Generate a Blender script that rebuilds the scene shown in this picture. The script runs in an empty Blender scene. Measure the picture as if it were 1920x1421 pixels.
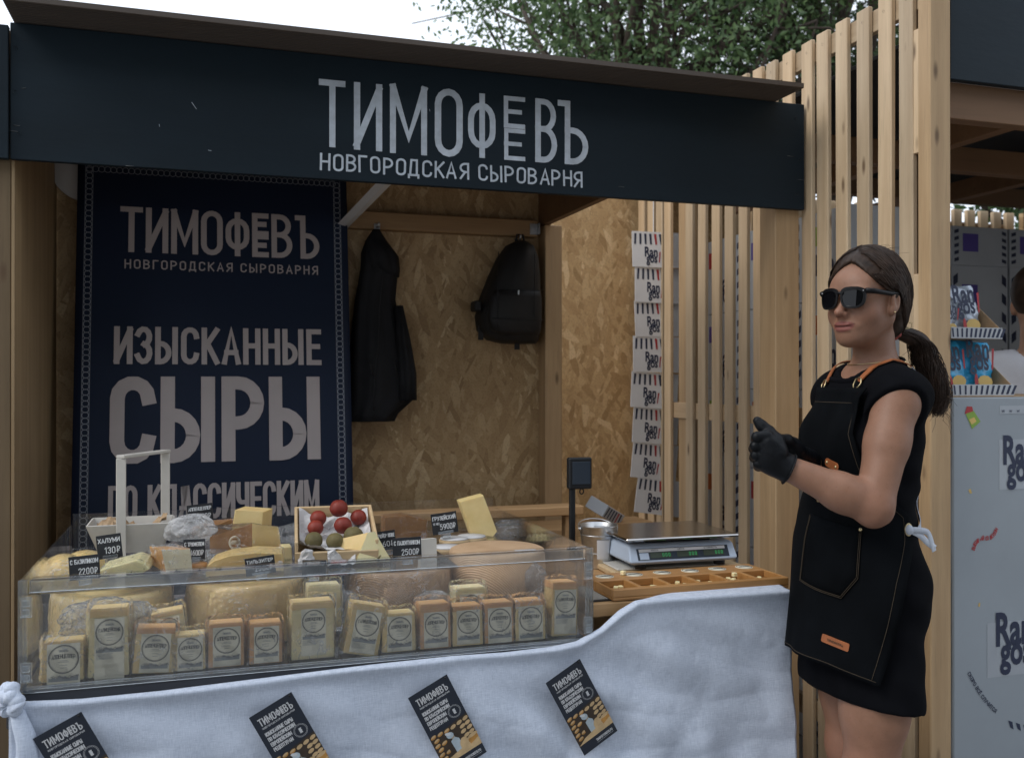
import bpy, bmesh, math, random
import numpy as np
from mathutils import Vector, Matrix
random.seed(7)
rng = np.random.default_rng(11)
sc = bpy.context.scene
COL = sc.collection
R = math.radians

# ---------------------------------------------------------------- camera
YAW = R(18.0); CH = 1.40; FPX = 1800.0; HOR = 715.0
cam = bpy.data.cameras.new('camera'); cam.sensor_width = 36.0; cam.lens = FPX / 1920 * 36
cam.clip_end = 500; cam.clip_start = 0.05
camo = bpy.data.objects.new('camera', cam); COL.objects.link(camo)
camo.location = (0, 0, CH)
camo.rotation_euler = (R(90) + (HOR - 710.5) / FPX, 0, -YAW)
sc.camera = camo
cam.dof.use_dof = True; cam.dof.focus_distance = 2.42; cam.dof.aperture_fstop = 5.0
CS, SN = math.cos(YAW), math.sin(YAW)
def on_y(px, py, Y):
    "point of the plane y = Y that lies along a sight line"
    u = (px - 960) / FPX; v = (HOR - py) / FPX
    d = Y / (CS - u * SN)
    return Vector(((u * CS + SN) * d, Y, CH + v * d))
def on_x(px, py, X):
    u = (px - 960) / FPX; v = (HOR - py) / FPX
    d = X / (u * CS + SN)
    return Vector((X, (CS - u * SN) * d, CH + v * d))
def on_z(px, py, Z):
    u = (px - 960) / FPX; v = (HOR - py) / FPX
    d = (Z - CH) / v
    return Vector(((u * CS + SN) * d, (CS - u * SN) * d, Z))
def on_d(px, py, d):
    u = (px - 960) / FPX; v = (HOR - py) / FPX
    return Vector(((u * CS + SN) * d, (CS - u * SN) * d, CH + v * d))

# ---------------------------------------------------------------- sky and sun (overcast)
SUN_EL, SUN_AZ = R(44), R(258)           # azimuth clockwise from +Y
w = bpy.data.worlds.new('World'); sc.world = w; w.use_nodes = True
nt = w.node_tree; nt.nodes.clear()
out = nt.nodes.new('ShaderNodeOutputWorld'); bg = nt.nodes.new('ShaderNodeBackground')
sky = nt.nodes.new('ShaderNodeTexSky'); sky.sky_type = 'NISHITA'; sky.sun_disc = False
sky.sun_elevation = SUN_EL; sky.sun_rotation = SUN_AZ; sky.air_density = 1.0; sky.dust_density = 1.0
hs = nt.nodes.new('ShaderNodeHueSaturation'); hs.inputs['Saturation'].default_value = 0.45
mx = nt.nodes.new('ShaderNodeMix'); mx.data_type = 'RGBA'; mx.inputs['Factor'].default_value = 0.86
mx.inputs['B'].default_value = (10.2, 11.0, 12.2, 1)      # the cloud deck, an even white
nt.links.new(sky.outputs[0], hs.inputs['Color']); nt.links.new(hs.outputs[0], mx.inputs['A'])
nt.links.new(mx.outputs['Result'], bg.inputs['Color']); bg.inputs['Strength'].default_value = 0.125
nt.links.new(bg.outputs[0], out.inputs['Surface'])
sun = bpy.data.lights.new('sun', 'SUN'); sun.energy = 1.4; sun.angle = R(25); sun.color = (1.0, 0.95, 0.88)
suno = bpy.data.objects.new('sun', sun); COL.objects.link(suno)
sd = Vector((math.sin(SUN_AZ) * math.cos(SUN_EL), math.cos(SUN_AZ) * math.cos(SUN_EL), math.sin(SUN_EL)))
suno.rotation_euler = (-sd).to_track_quat('-Z', 'Y').to_euler(); suno.location = (-2, -3, 6)
sc.view_settings.view_transform = 'Standard'; sc.view_settings.look = 'None'
sc.view_settings.exposure = 0.0; sc.view_settings.gamma = 1.0
sc.cycles.max_bounces = 8; sc.cycles.transparent_max_bounces = 24
sc.cycles.use_denoising = True

# ---------------------------------------------------------------- materials
class NT:
    def __init__(s, name):
        s.m = bpy.data.materials.new(name); s.m.use_nodes = True
        s.t = s.m.node_tree; s.t.nodes.clear()
        s.out = s.n('ShaderNodeOutputMaterial'); s.p = s.n('ShaderNodeBsdfPrincipled')
        s.l(s.p.outputs[0], s.out.inputs['Surface'])
    def n(s, k, **kw):
        nd = s.t.nodes.new(k)
        for a, v in kw.items(): setattr(nd, a, v)
        return nd
    def l(s, a, b): s.t.links.new(a, b)
    def coords(s, scale=(1, 1, 1), rnd=True, rot=(0, 0, 0), kind='Object'):
        tc = s.n('ShaderNodeTexCoord'); mp = s.n('ShaderNodeMapping')
        mp.inputs['Scale'].default_value = scale; mp.inputs['Rotation'].default_value = rot
        if rnd:
            oi = s.n('ShaderNodeObjectInfo'); ad = s.n('ShaderNodeVectorMath', operation='MULTIPLY_ADD')
            sep = s.n('ShaderNodeCombineXYZ')
            for i in range(3): s.l(oi.outputs['Random'], sep.inputs[i])
            s.l(sep.outputs[0], ad.inputs[0]); ad.inputs[1].default_value = (37.1, 51.7, 23.3)
            s.l(tc.outputs[kind], ad.inputs[2]); s.l(ad.outputs[0], mp.inputs['Vector'])
        else: s.l(tc.outputs[kind], mp.inputs['Vector'])
        return mp.outputs[0]
    def noise(s, vec, scale, detail=4, rough=.6):
        n = s.n('ShaderNodeTexNoise'); n.inputs['Scale'].default_value = scale
        n.inputs['Detail'].default_value = detail; n.inputs['Roughness'].default_value = rough
        s.l(vec, n.inputs['Vector']); return n.outputs['Fac']
    def ramp(s, fac, stops):
        r = s.n('ShaderNodeValToRGB'); e = r.color_ramp.elements
        while len(e) < len(stops): e.new(0.5)
        for i, (p, c) in enumerate(stops):
            e[i].position = p; e[i].color = (c[0], c[1], c[2], 1) if hasattr(c, '__len__') else (c, c, c, 1)
        s.l(fac, r.inputs['Fac']); return r.outputs['Color']
    def mix(s, fac, a, b, mode='MIX'):
        m = s.n('ShaderNodeMix', data_type='RGBA', blend_type=mode)
        for v, k in ((fac, 'Factor'), (a, 'A'), (b, 'B')):
            if hasattr(v, 'default_value') or hasattr(v, 'links'): s.l(v, m.inputs[k])
            else: m.inputs[k].default_value = v if k == 'Factor' else (v[0], v[1], v[2], 1)
        return m.outputs['Result']
    def math(s, op, a, b=0.0, c=None):
        m = s.n('ShaderNodeMath', operation=op)
        for i, v in enumerate((a, b, c)):
            if v is None: continue
            if hasattr(v, 'links'): s.l(v, m.inputs[i])
            else: m.inputs[i].default_value = v
        return m.outputs[0]
    def bump(s, h, strength=.3, dist=.002):
        b = s.n('ShaderNodeBump'); b.inputs['Strength'].default_value = strength
        b.inputs['Distance'].default_value = dist; s.l(h, b.inputs['Height'])
        s.l(b.outputs[0], s.p.inputs['Normal']); return b
    def set(s, **kw):
        for k, v in kw.items():
            i = s.p.inputs[k.replace('_', ' ')]
            if hasattr(v, 'links'): s.l(v, i)
            else: i.default_value = v
def c3(c): return (c[0], c[1], c[2], 1)
def mat(name, col, rough=.6, metal=0.0, var=.12, vs=6, bump=.15, bs=120, bd=.001, stretch=(1, 1, 1), spec=.5, rvar=.0, sss=0):
    t = NT(name); v = t.coords(stretch)
    if var:
        f = t.noise(v, vs, 5)
        lo = tuple(max(0, x * (1 - var * 1.6)) for x in col); hi = tuple(min(1, x * (1 + var * 1.2)) for x in col)
        t.set(Base_Color=t.ramp(f, [(.3, lo), (.7, hi)]))
    else: t.set(Base_Color=c3(col))
    t.set(Roughness=rough, Metallic=metal); t.p.inputs['Specular IOR Level'].default_value = spec
    if rvar:
        f2 = t.noise(v, vs * 2.3, 4); t.set(Roughness=t.math('MULTIPLY_ADD', f2, rvar, rough - rvar / 2))
    if bump: t.bump(t.noise(v, bs, 3), bump, bd)
    if sss:
        t.p.inputs['Subsurface Weight'].default_value = sss; t.p.inputs['Subsurface Radius'].default_value = (.012, .005, .003); t.p.inputs['Subsurface Scale'].default_value = .6
    return t.m
def wood(name, a, b, axis=2, knots=True, rough=.62, gs=9.0, knotcol=(.10, .055, .025)):
    "planed softwood, grain along one axis, different on every piece"
    t = NT(name); sc_ = [gs * 4] * 3; sc_[axis] = gs * .22
    v = t.coords(tuple(sc_)); v1 = t.coords((1, 1, 1))
    g = t.noise(v, 1.0, 6, .65); g2 = t.noise(v, 4.0, 3, .5)
    big = t.noise(v1, 2.2, 2)
    c = t.ramp(g, [(.28, a), (.72, b)])
    dk = tuple(x * .62 for x in a)
    c = t.mix(t.math('MULTIPLY', t.ramp(g2, [(.52, 0.0), (.75, 1.0)]), .45), c, dk)
    c = t.mix(t.math('MULTIPLY', t.ramp(big, [(.45, 0.0), (.7, 1.0)]), .3), c, tuple(x * .8 for x in a))
    oi = t.n('ShaderNodeObjectInfo')
    tint = t.ramp(oi.outputs['Random'], [(0, (.80, .80, .80)), (.5, (.98, .97, .95)), (1, (1.12, 1.06, .98))])
    c = t.mix(1.0, c, tint, 'MULTIPLY')
    if knots:
        ks = [14.0] * 3; ks[axis] = 4.6
        kv = t.coords(tuple(ks)); vo = t.n('ShaderNodeTexVoronoi'); vo.inputs['Scale'].default_value = 1.0; t.l(kv, vo.inputs['Vector'])
        km = t.ramp(vo.outputs['Distance'], [(.05, 1.0), (.16, 0.0)])
        sepc = t.n('ShaderNodeSeparateColor'); t.l(vo.outputs['Color'], sepc.inputs[0])
        on = t.math('GREATER_THAN', sepc.outputs[0], .55)
        c = t.mix(t.math('MULTIPLY', t.math('MULTIPLY', km, on), .85), c, knotcol)
    t.set(Base_Color=c, Roughness=rough); t.bump(g, .25, .0012)
    return t.m
def osb(name, tone=1.0):
    t = NT(name); res = None; first = None
    for i, ang in enumerate((60, 80, 118, 140, 98)):
        tc = t.n('ShaderNodeTexCoord'); m0 = t.n('ShaderNodeMapping'); m0.inputs['Rotation'].default_value = (0, R(ang), 0)
        m0.inputs['Location'].default_value = (i * 3.7, 0, i * 1.9)
        t.l(tc.outputs['Object'], m0.inputs['Vector'])
        nz = t.n('ShaderNodeTexNoise'); nz.inputs['Scale'].default_value = 9; t.l(m0.outputs[0], nz.inputs['Vector'])
        ad = t.n('ShaderNodeVectorMath', operation='MULTIPLY_ADD'); t.l(nz.outputs['Color'], ad.inputs[0]); ad.inputs[1].default_value = (.035, .0, .035); t.l(m0.outputs[0], ad.inputs[2])
        mp = t.n('ShaderNodeMapping'); mp.inputs['Scale'].default_value = (9 + i, 1, 50 - 4 * i); t.l(ad.outputs[0], mp.inputs['Vector'])
        vo = t.n('ShaderNodeTexVoronoi'); vo.voronoi_dimensions = '3D'; vo.inputs['Scale'].default_value = 1.0; t.l(mp.outputs[0], vo.inputs['Vector'])
        sp = t.n('ShaderNodeSeparateColor'); t.l(vo.outputs['Color'], sp.inputs[0])
        if res is None: res = sp.outputs[0]; hue = sp.outputs[1]
        else:
            gt = t.math('GREATER_THAN', sp.outputs[0], res)
            hue2 = t.mix(gt, hue, sp.outputs[1]); hue = hue2
            res = t.math('MAXIMUM', res, sp.outputs[0])
    k = tone
    c = t.ramp(hue, [(.0, (.28*k, .175*k, .078*k)), (.18, (.355*k, .228*k, .108*k)), (.55, (.40*k, .266*k, .130*k)), (.86, (.44*k, .302*k, .155*k)), (1, (.56*k, .41*k, .235*k))])
    tc = t.n('ShaderNodeTexCoord')
    fine = t.noise(tc.outputs['Object'], 160, 3)
    big = t.noise(tc.outputs['Object'], 3.0, 2)
    c = t.mix(t.math('MULTIPLY', t.ramp(fine, [(.5, 0.0), (.75, 1.0)]), .5), c, (.11 * k, .06 * k, .028 * k))
    c = t.mix(t.math('MULTIPLY', t.ramp(big, [(.45, 0.0), (.75, 1.0)]), .28), c, (.2 * k, .115 * k, .05 * k))
    t.set(Base_Color=c, Roughness=.6); t.bump(t.math('ADD', hue, fine), .25, .002)
    return t.m
def clear(name, haze=.03, rough=.04, bump=0, bs=30, tint=(.97, .98, .98), hcol=(.8, .82, .85), fres=1.0, bdist=.004, streak=0.0, ss=14):
    "clear sheet: see-through with Fresnel gloss and a little dust haze, with streaks painted in as glints"
    t = NT(name); t.t.nodes.remove(t.p)
    tr = t.n('ShaderNodeBsdfTransparent'); tr.inputs[0].default_value = c3(tint)
    gl = t.n('ShaderNodeBsdfGlossy'); gl.inputs['Roughness'].default_value = rough; gl.inputs[0].default_value = (1, 1, 1, 1)
    df = t.n('ShaderNodeBsdfDiffuse'); df.inputs[0].default_value = c3(hcol)
    fr = t.n('ShaderNodeFresnel'); fr.inputs[0].default_value = 1.45
    v = t.coords((1, 1, 1))
    if bump:
        b = t.n('ShaderNodeBump'); b.inputs['Strength'].default_value = bump; b.inputs['Distance'].default_value = bdist
        nz = t.n('ShaderNodeTexNoise'); nz.inputs['Scale'].default_value = bs; nz.inputs['Detail'].default_value = 3; nz.inputs['Distortion'].default_value = 1.6
        t.l(v, nz.inputs['Vector']); t.l(nz.outputs['Fac'], b.inputs['Height'])
        for n_ in (gl, fr): t.l(b.outputs[0], n_.inputs['Normal'])
    m1 = t.n('ShaderNodeMixShader'); m2 = t.n('ShaderNodeMixShader')
    hz = t.math('MULTIPLY', t.ramp(t.noise(v, 9, 6, .7), [(.35, .35), (.75, 1.6)]), haze)
    if streak:
        nz = t.n('ShaderNodeTexNoise'); nz.inputs['Scale'].default_value = ss; nz.inputs['Detail'].default_value = 5; nz.inputs['Distortion'].default_value = 2.2; t.l(v, nz.inputs['Vector'])
        rd = t.math('ABSOLUTE', t.math('SUBTRACT', nz.outputs['Fac'], .5)); pt_ = t.ramp(t.noise(v, ss * .5, 2), [(.45, 0.), (.62, 1.)])
        hz = t.math('ADD', hz, t.math('MULTIPLY', t.math('MULTIPLY', t.ramp(rd, [(0., 1.), (.022, 0.)]), pt_), streak))  # white streaks painted in for glints along the film creases
    t.l(hz, m1.inputs[0]); t.l(tr.outputs[0], m1.inputs[1]); t.l(df.outputs[0], m1.inputs[2])
    t.l(t.math('MULTIPLY', fr.outputs[0], fres), m2.inputs[0]); t.l(m1.outputs[0], m2.inputs[1]); t.l(gl.outputs[0], m2.inputs[2])
    t.l(m2.outputs[0], t.out.inputs['Surface'])
    return t.m

MT = {}
MT['navy'] = mat('navy_paint', (.008, .0165, .0245), .55, var=.18, vs=3, bump=.25, bs=60, bd=.002, stretch=(.3, 1, 1), rvar=.12, spec=.22)
MT['letter'] = mat('chalk_paint', (.50, .55, .61), .7, var=.12, vs=25, bump=.3, bs=90, bd=.002)
MT['slat'] = wood('pine_slat', (.46, .335, .21), (.64, .50, .335), 2)
MT['post'] = wood('pine_post', (.36, .235, .125), (.52, .365, .21), 2)
MT['slat_x'] = wood('pine_beam', (.33, .19, .085), (.43, .27, .13), 0)
MT['slat_y'] = wood('pine_rail', (.40, .285, .175), (.55, .425, .28), 1)
MT['ply'] = wood('oak_veneer', (.23, .155, .08), (.40, .29, .165), 2, knots=False, gs=5)
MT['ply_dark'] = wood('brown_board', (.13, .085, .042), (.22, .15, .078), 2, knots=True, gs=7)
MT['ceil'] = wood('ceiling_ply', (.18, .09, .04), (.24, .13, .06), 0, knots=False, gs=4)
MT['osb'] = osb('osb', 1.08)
MT['osb2'] = osb('osb_lit', 1.4)  # same board as the back panel, toned up to look lit from above
MT['deck'] = mat('brown_decking', (.075, .058, .047), .55, var=.2, vs=4, bump=.3, bs=80, stretch=(.1, 1, 1))
MT['banner'] = mat('banner_print', (.010, .018, .042), .5, spec=.2, var=.06, vs=2, bump=.12, bs=7, bd=.01)
MT['bletter'] = mat('banner_letters', (.44, .385, .375), .55, var=.05, vs=4, bump=0)
MT['chain'] = mat('banner_chain', (.23, .25, .29), .55, var=0, bump=0)
MT['steel'] = mat('galvanised_steel', (.55, .56, .57), .35, 1.0, var=.15, vs=30, bump=.1)
MT['screw'] = mat('dark_screw', (.10, .105, .11), .5, .7, var=0, bump=0)
MT['ground'] = mat('paving', (.22, .215, .205), .85, var=.2, vs=5, bump=.4, bs=60)
MT['white'] = mat('white_card', (.62, .62, .63), .55, var=.05, vs=4, bump=.1, bs=40)
MT['black'] = mat('black_plastic', (.010, .011, .013), .45, var=.1, bump=.1, spec=.3)

# ---------------------------------------------------------------- mesh helpers
class MB:
    def __init__(s): s.v = []; s.f = []; s.m = []; s.sm = []
    def add(s, vs, fs, mi=0, smooth=False):
        o = len(s.v); s.v += [tuple(v) for v in vs]
        for f in fs: s.f.append(tuple(i + o for i in f)); s.m.append(mi); s.sm.append(smooth)
        return s
    def box(s, lo, hi, b=0.0, mi=0, M=None):
        x0, y0, z0 = lo; x1, y1, z1 = hi
        if b <= 0:
            vs = [(x, y, z) for x in (x0, x1) for y in (y0, y1) for z in (z0, z1)]
            fs = [(0, 1, 3, 2), (4, 6, 7, 5), (0, 4, 5, 1), (2, 3, 7, 6), (0, 2, 6, 4), (1, 5, 7, 3)]
        else:
            vs = []; idx = {}
            for ix in (0, 1):
                for iy in (0, 1):
                    for iz in (0, 1):
                        c = [(x0, x1)[ix], (y0, y1)[iy], (z0, z1)[iz]]; sg = [1 - 2 * ix, 1 - 2 * iy, 1 - 2 * iz]
                        for a in range(3):
                            p = [c[k] + (0 if k == a else b * sg[k]) for k in range(3)]
                            idx[(ix, iy, iz, a)] = len(vs); vs.append(tuple(p))
            fs = []
            for a in range(3):
                o1, o2 = [(1, 2), (2, 0), (0, 1)][a]
                for sd_ in (0, 1):
                    q = []
                    for (i, j) in ((0, 0), (1, 0), (1, 1), (0, 1)):
                        k = [0, 0, 0]; k[a] = sd_; k[o1] = i; k[o2] = j; q.append(idx[(*k, a)])
                    fs.append(tuple(q if sd_ else q[::-1]))
            for a in range(3):
                o1, o2 = [(1, 2), (2, 0), (0, 1)][a]
                for i in (0, 1):
                    for j in (0, 1):
                        k0 = [0, 0, 0]; k1 = [0, 0, 0]; k1[a] = 1
                        for k in (k0, k1): k[o1] = i; k[o2] = j
                        fs.append((idx[(*k0, o1)], idx[(*k1, o1)], idx[(*k1, o2)], idx[(*k0, o2)]))
            for ix in (0, 1):
                for iy in (0, 1):
                    for iz in (0, 1): fs.append(tuple(idx[(ix, iy, iz, a)] for a in range(3)))
        if M is not None: vs = [M @ Vector(v) for v in vs]
        return s.add(vs, fs, mi)
    def tube(s, pts, r, n=8, mi=0, caps=True, smooth=True, flat=1.0, up=None):
        pts = [Vector(p) for p in pts]; rs = r if hasattr(r, '__len__') else [r] * len(pts)
        vs = []; prev = None
        for i, p in enumerate(pts):
            t = (pts[min(i + 1, len(pts) - 1)] - pts[max(i - 1, 0)])
            if t.length < 1e-9: t = Vector((0, 0, 1))
            t.normalize()
            if prev is None:
                a = Vector(up) if up else (Vector((0, 0, 1)) if abs(t.z) < .9 else Vector((1, 0, 0)))
            else: a = prev
            a = (a - t * a.dot(t))
            if a.length < 1e-6: a = t.orthogonal()
            a.normalize(); prev = a; b_ = t.cross(a)
            for k in range(n):
                th = 2 * math.pi * k / n
                vs.append(p + (a * math.cos(th) * flat + b_ * math.sin(th)) * rs[i])
        fs = [(i * n + k, i * n + (k + 1) % n, (i + 1) * n + (k + 1) % n, (i + 1) * n + k) for i in range(len(pts) - 1) for k in range(n)]
        if caps: fs += [tuple(range(n))[::-1], tuple(range((len(pts) - 1) * n, len(pts) * n))]
        return s.add(vs, fs, mi, smooth)
    def lathe(s, prof, n=32, mi=0, M=None, smooth=True, a0=0, a1=2 * math.pi):
        full = abs(a1 - a0 - 2 * math.pi) < 1e-6; m = n if full else n + 1
        vs = []
        for k in range(m):
            th = a0 + (a1 - a0) * k / n
            for r_, z_ in prof: vs.append(Vector((r_ * math.cos(th), r_ * math.sin(th), z_)))
        if M is not None: vs = [M @ v for v in vs]
        q = len(prof)
        fs = [(k * q + i, ((k + 1) % m) * q + i, ((k + 1) % m) * q + i + 1, k * q + i + 1) for k in range(n) for i in range(q - 1)]
        return s.add(vs, fs, mi, smooth)
    def ball(s, c, r, n=14, mi=0, M=None):
        c = Vector(c); r3 = Vector(r) if hasattr(r, '__len__') else Vector((r, r, r))
        vs = []; h = n // 2
        for i in range(h + 1):
            ph = math.pi * i / h
            for k in range(n):
                th = 2 * math.pi * k / n
                d = Vector((math.sin(ph) * math.cos(th) * r3.x, math.sin(ph) * math.sin(th) * r3.y, math.cos(ph) * r3.z))
                vs.append(c + (M.to_3x3() @ d if M is not None else d))
        fs = [(i * n + k, (i + 1) * n + k, (i + 1) * n + (k + 1) % n, i * n + (k + 1) % n) for i in range(h) for k in range(n)]
        return s.add(vs, fs, mi, True)
    def prism(s, poly, z0, z1, mi=0, M=None):
        n = len(poly); vs = [Vector((p[0], p[1], z0)) for p in poly] + [Vector((p[0], p[1], z1)) for p in poly]
        if M is not None: vs = [M @ v for v in vs]
        fs = [tuple(range(n))[::-1], tuple(range(n, 2 * n))] + [(i, (i + 1) % n, n + (i + 1) % n, n + i) for i in range(n)]
        return s.add(vs, fs, mi)
    def grid(s, fn, nu, nv, mi=0, smooth=True):
        vs = [fn(i / nu, j / nv) for i in range(nu + 1) for j in range(nv + 1)]
        fs = [(i * (nv + 1) + j, (i + 1) * (nv + 1) + j, (i + 1) * (nv + 1) + j + 1, i * (nv + 1) + j + 1) for i in range(nu) for j in range(nv)]
        return s.add(vs, fs, mi, smooth)
    def poly(s, pts, mi=0): return s.add(pts, [tuple(range(len(pts)))], mi)
    def mesh(s, name, mats):
        me = bpy.data.meshes.new(name); me.from_pydata(s.v, [], s.f)
        for m in (mats if isinstance(mats, (list, tuple)) else [mats]): me.materials.append(m)
        me.polygons.foreach_set('material_index', s.m); me.polygons.foreach_set('use_smooth', s.sm)
        me.update()
        b = bmesh.new(); b.from_mesh(me); bmesh.ops.recalc_face_normals(b, faces=b.faces); b.to_mesh(me); b.free()
        return me
    def build(s, name, mats, parent=None, **kw): return link(name, s.mesh(name, mats), parent, **kw)
def link(name, me, parent=None, loc=None, rot=None, label=None, cat=None, group=None, kind=None):
    o = bpy.data.objects.new(name, me); COL.objects.link(o)
    if parent is not None: o.parent = parent
    if loc is not None: o.location = loc
    if rot is not None: o.rotation_euler = rot
    tag(o, label, cat, group, kind); return o
def tag(o, label=None, cat=None, group=None, kind=None):
    for k, v in (('label', label), ('category', cat), ('group', group), ('kind', kind)):
        if v: o[k] = v
    return o
def thing(name, label, cat, loc=(0, 0, 0), rot=(0, 0, 0), group=None):
    o = bpy.data.objects.new(name, None); COL.objects.link(o); o.empty_display_size = .05
    o.location = loc; o.rotation_euler = rot; return tag(o, label, cat, group)
def part(name, mats, parent, lo, hi, b=.002, label=None):
    "a box part given in world space, its mesh centred so that grain runs true"
    c = Vector([(lo[i] + hi[i]) / 2 for i in range(3)]); m = MB().box(Vector(lo) - c, Vector(hi) - c, b)
    o = m.build(name, mats, parent); o.location = c - (parent.location if parent else Vector((0, 0, 0)))
    if label: o['label'] = label
    return o
def solidify(o, t, off=0):
    m = o.modifiers.new('thickness', 'SOLIDIFY'); m.thickness = t; m.offset = off; return o
def copy_tree(o, parent=None):
    c = o.copy(); COL.objects.link(c); c.parent = parent
    for ch in list(o.children): copy_tree(ch, c)
    return c

# ---------------------------------------------------------------- stroke lettering
def arc(cx, cy, rx, ry, a0, a1, n=8): return [(cx + rx * math.cos(R(a0 + (a1 - a0) * i / n)), cy + ry * math.sin(R(a0 + (a1 - a0) * i / n))) for i in range(n + 1)]
def stad(x0, x1, y0, y1):
    r = (x1 - x0) / 2; k = min(r, (y1 - y0) / 2); m = (x0 + x1) / 2
    return arc(m, y1 - k, r, k, 0, 180) + arc(m, y0 + k, r, k, 180, 360) + [(x1, y1 - k)]
def bowl(x0, x1, y0, y1):
    k = min((y1 - y0) / 2, (x1 - x0) * .8)
    return [(x0, y1)] + arc(x1 - k, y1 - k, k, k, 90, 0, 5) + arc(x1 - k, y0 + k, k, k, 0, -90, 5) + [(x0, y0)]
W = .42
G = {
 'А': (W*1.1, [[(0,0),(W*.55,1),(W*1.1,0)], [(W*.18,.3),(W*.92,.3)]]),
 'Б': (W, [[(W*.95,1),(0,1),(0,0)], bowl(0,W,0,.56)]),
 'В': (W, [[(0,0),(0,1)], bowl(0,W*.92,.53,1), bowl(0,W,0,.53)]),
 'Г': (W*.85, [[(0,0),(0,1),(W*.85,1)]]),
 'Д': (W*1.2, [[(0,-.16),(0,0),(W*1.2,0),(W*1.2,-.16)], [(W*.15,0),(W*.3,1),(W,1),(W,0)]]),
 'Е': (W*.85, [[(W*.85,1),(0,1),(0,0),(W*.85,0)], [(0,.52),(W*.75,.52)]]),
 'Ё': (W*.85, [[(W*.85,1),(0,1),(0,0),(W*.85,0)], [(0,.52),(W*.75,.52)], [(W*.2,1.18),(W*.35,1.18)], [(W*.6,1.18),(W*.75,1.18)]]),
 'Ж': (W*1.5, [[(W*.75,0),(W*.75,1)], [(0,1),(W*.7,.5),(0,0)], [(W*1.5,1),(W*.8,.5),(W*1.5,0)]]),
 'З': (W*.9, [arc(W*.42,.76,W*.46,.24,160,-80), arc(W*.42,.27,W*.48,.27,85,-160)]),
 'И': (W, [[(0,1),(0,0)], [(0,.04),(W,.96)], [(W,1),(W,0)]]),
 'Й': (W, [[(0,1),(0,0)], [(0,.04),(W,.96)], [(W,1),(W,0)], arc(W*.5,1.24,W*.28,.1,200,340,5)]),
 'К': (W, [[(0,0),(0,1)], [(W,1),(W*.06,.46)], [(W*.25,.58),(W,0)]]),
 'Л': (W*1.05, [[(0,0),(W*.3,1),(W*1.05,1),(W*1.05,0)]]),
 'М': (W*1.3, [[(0,0),(0,1)], [(0,1),(W*.65,.22),(W*1.3,1)], [(W*1.3,1),(W*1.3,0)]]),
 'Н': (W, [[(0,0),(0,1)], [(W,0),(W,1)], [(0,.52),(W,.52)]]),
 'О': (W, [stad(0,W,0,1)]), 'П': (W, [[(0,0),(0,1),(W,1),(W,0)]]),
 'Р': (W, [[(0,0),(0,1)], bowl(0,W,.44,1)]),
 'С': (W, [arc(W/2,1-W/2,W/2,W/2,0,180,7)+arc(W/2,W/2,W/2,W/2,180,360,7)]),
 'Т': (W, [[(0,1),(W,1)], [(W/2,1),(W/2,0)]]),
 'У': (W*1.05, [[(0,1),(W*.52,.36)], [(W*1.05,1),(W*.4,0),(W*.12,0)]]),
 'Ф': (W*1.15, [stad(0,W*1.15,.16,.84), [(W*.575,0),(W*.575,1)]]),
 'Х': (W*1.05, [[(0,0),(W*1.05,1)], [(0,1),(W*1.05,0)]]),
 'Ц': (W*1.15, [[(0,1),(0,0),(W,0),(W*1.15,0),(W*1.15,-.16)], [(W,0),(W,1)]]),
 'Ч': (W, [[(0,1),(0,.62)]+arc(W*.4,.62,W*.4,.2,180,270,5)+[(W,.42)], [(W,1),(W,0)]]),
 'Ш': (W*1.4, [[(0,1),(0,0),(W*1.4,0),(W*1.4,1)], [(W*.7,0),(W*.7,1)]]),
 'Ъ': (W*1.25, [[(0,1),(W*.35,1),(W*.35,0)], bowl(W*.35,W*1.25,0,.54)]),
 'Ы': (W*1.4, [[(0,1),(0,0)], bowl(0,W*.85,0,.56), [(W*1.35,0),(W*1.35,1)]]),
 'Ь': (W, [[(0,1),(0,0)], bowl(0,W,0,.56)]),
 'Ю': (W*1.5, [[(0,0),(0,1)], [(0,.5),(W*.55,.5)], stad(W*.55,W*1.5,0,1)]),
 'Я': (W, [[(W,0),(W,1)], [(W-a,b) for a,b in bowl(0,W,.44,1)], [(W*.6,.44),(0,0)]]),
 '0': (W, [stad(0,W,0,1)]), '1': (W*.5, [[(0,.8),(W*.45,1),(W*.45,0)]]),
 '2': (W, [arc(W/2,1-W/2,W/2,W/2,180,-30,7)+[(0,0),(W,0)]]),
 '3': (W*.9, [arc(W*.42,.76,W*.46,.24,160,-80), arc(W*.42,.27,W*.48,.27,85,-160)]),
 '4': (W, [[(W*.75,0),(W*.75,1),(0,.3),(W,.3)]]),
 '5': (W, [[(W*.9,1),(W*.1,1),(0,.58)]+arc(W*.45,.33,W*.52,.33,110,-150,8)]),
 '6': (W, [stad(0,W,0,.58), [(0,.3),(W*.15,.75),(W*.75,1)]]),
 '8': (W, [stad(W*.08,W*.92,.54,1), stad(0,W,0,.54)]), '9': (W, [stad(0,W,.42,1), [(W,.7),(W*.85,.25),(W*.25,0)]]),
 '₽': (W*1.1, [[(W*.2,0),(W*.2,1)], bowl(W*.2,W*1.1,.46,1), [(0,.26),(W*.75,.26)]]),
 'V': (W, [[(0,1),(W/2,0),(W,1)]]), 'S': (W, [arc(W/2,.75,W/2,.25,20,270,8)+arc(W/2,.25,W/2,.25,90,-160,8)]),
 'F': (W*.8, [[(0,0),(0,1),(W*.8,1)], [(0,.52),(W*.7,.52)]]), 'U': (W, [[(0,1)]+arc(W/2,W/2,W/2,W/2,180,360,8)+[(W,1)]]),
 'I': (W*.1, [[(0,0),(0,1)]]), '.': (W*.12, [[(0,0),(W*.12,0)]]), '-': (W*.6, [[(0,.45),(W*.6,.45)]]),
}
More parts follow.
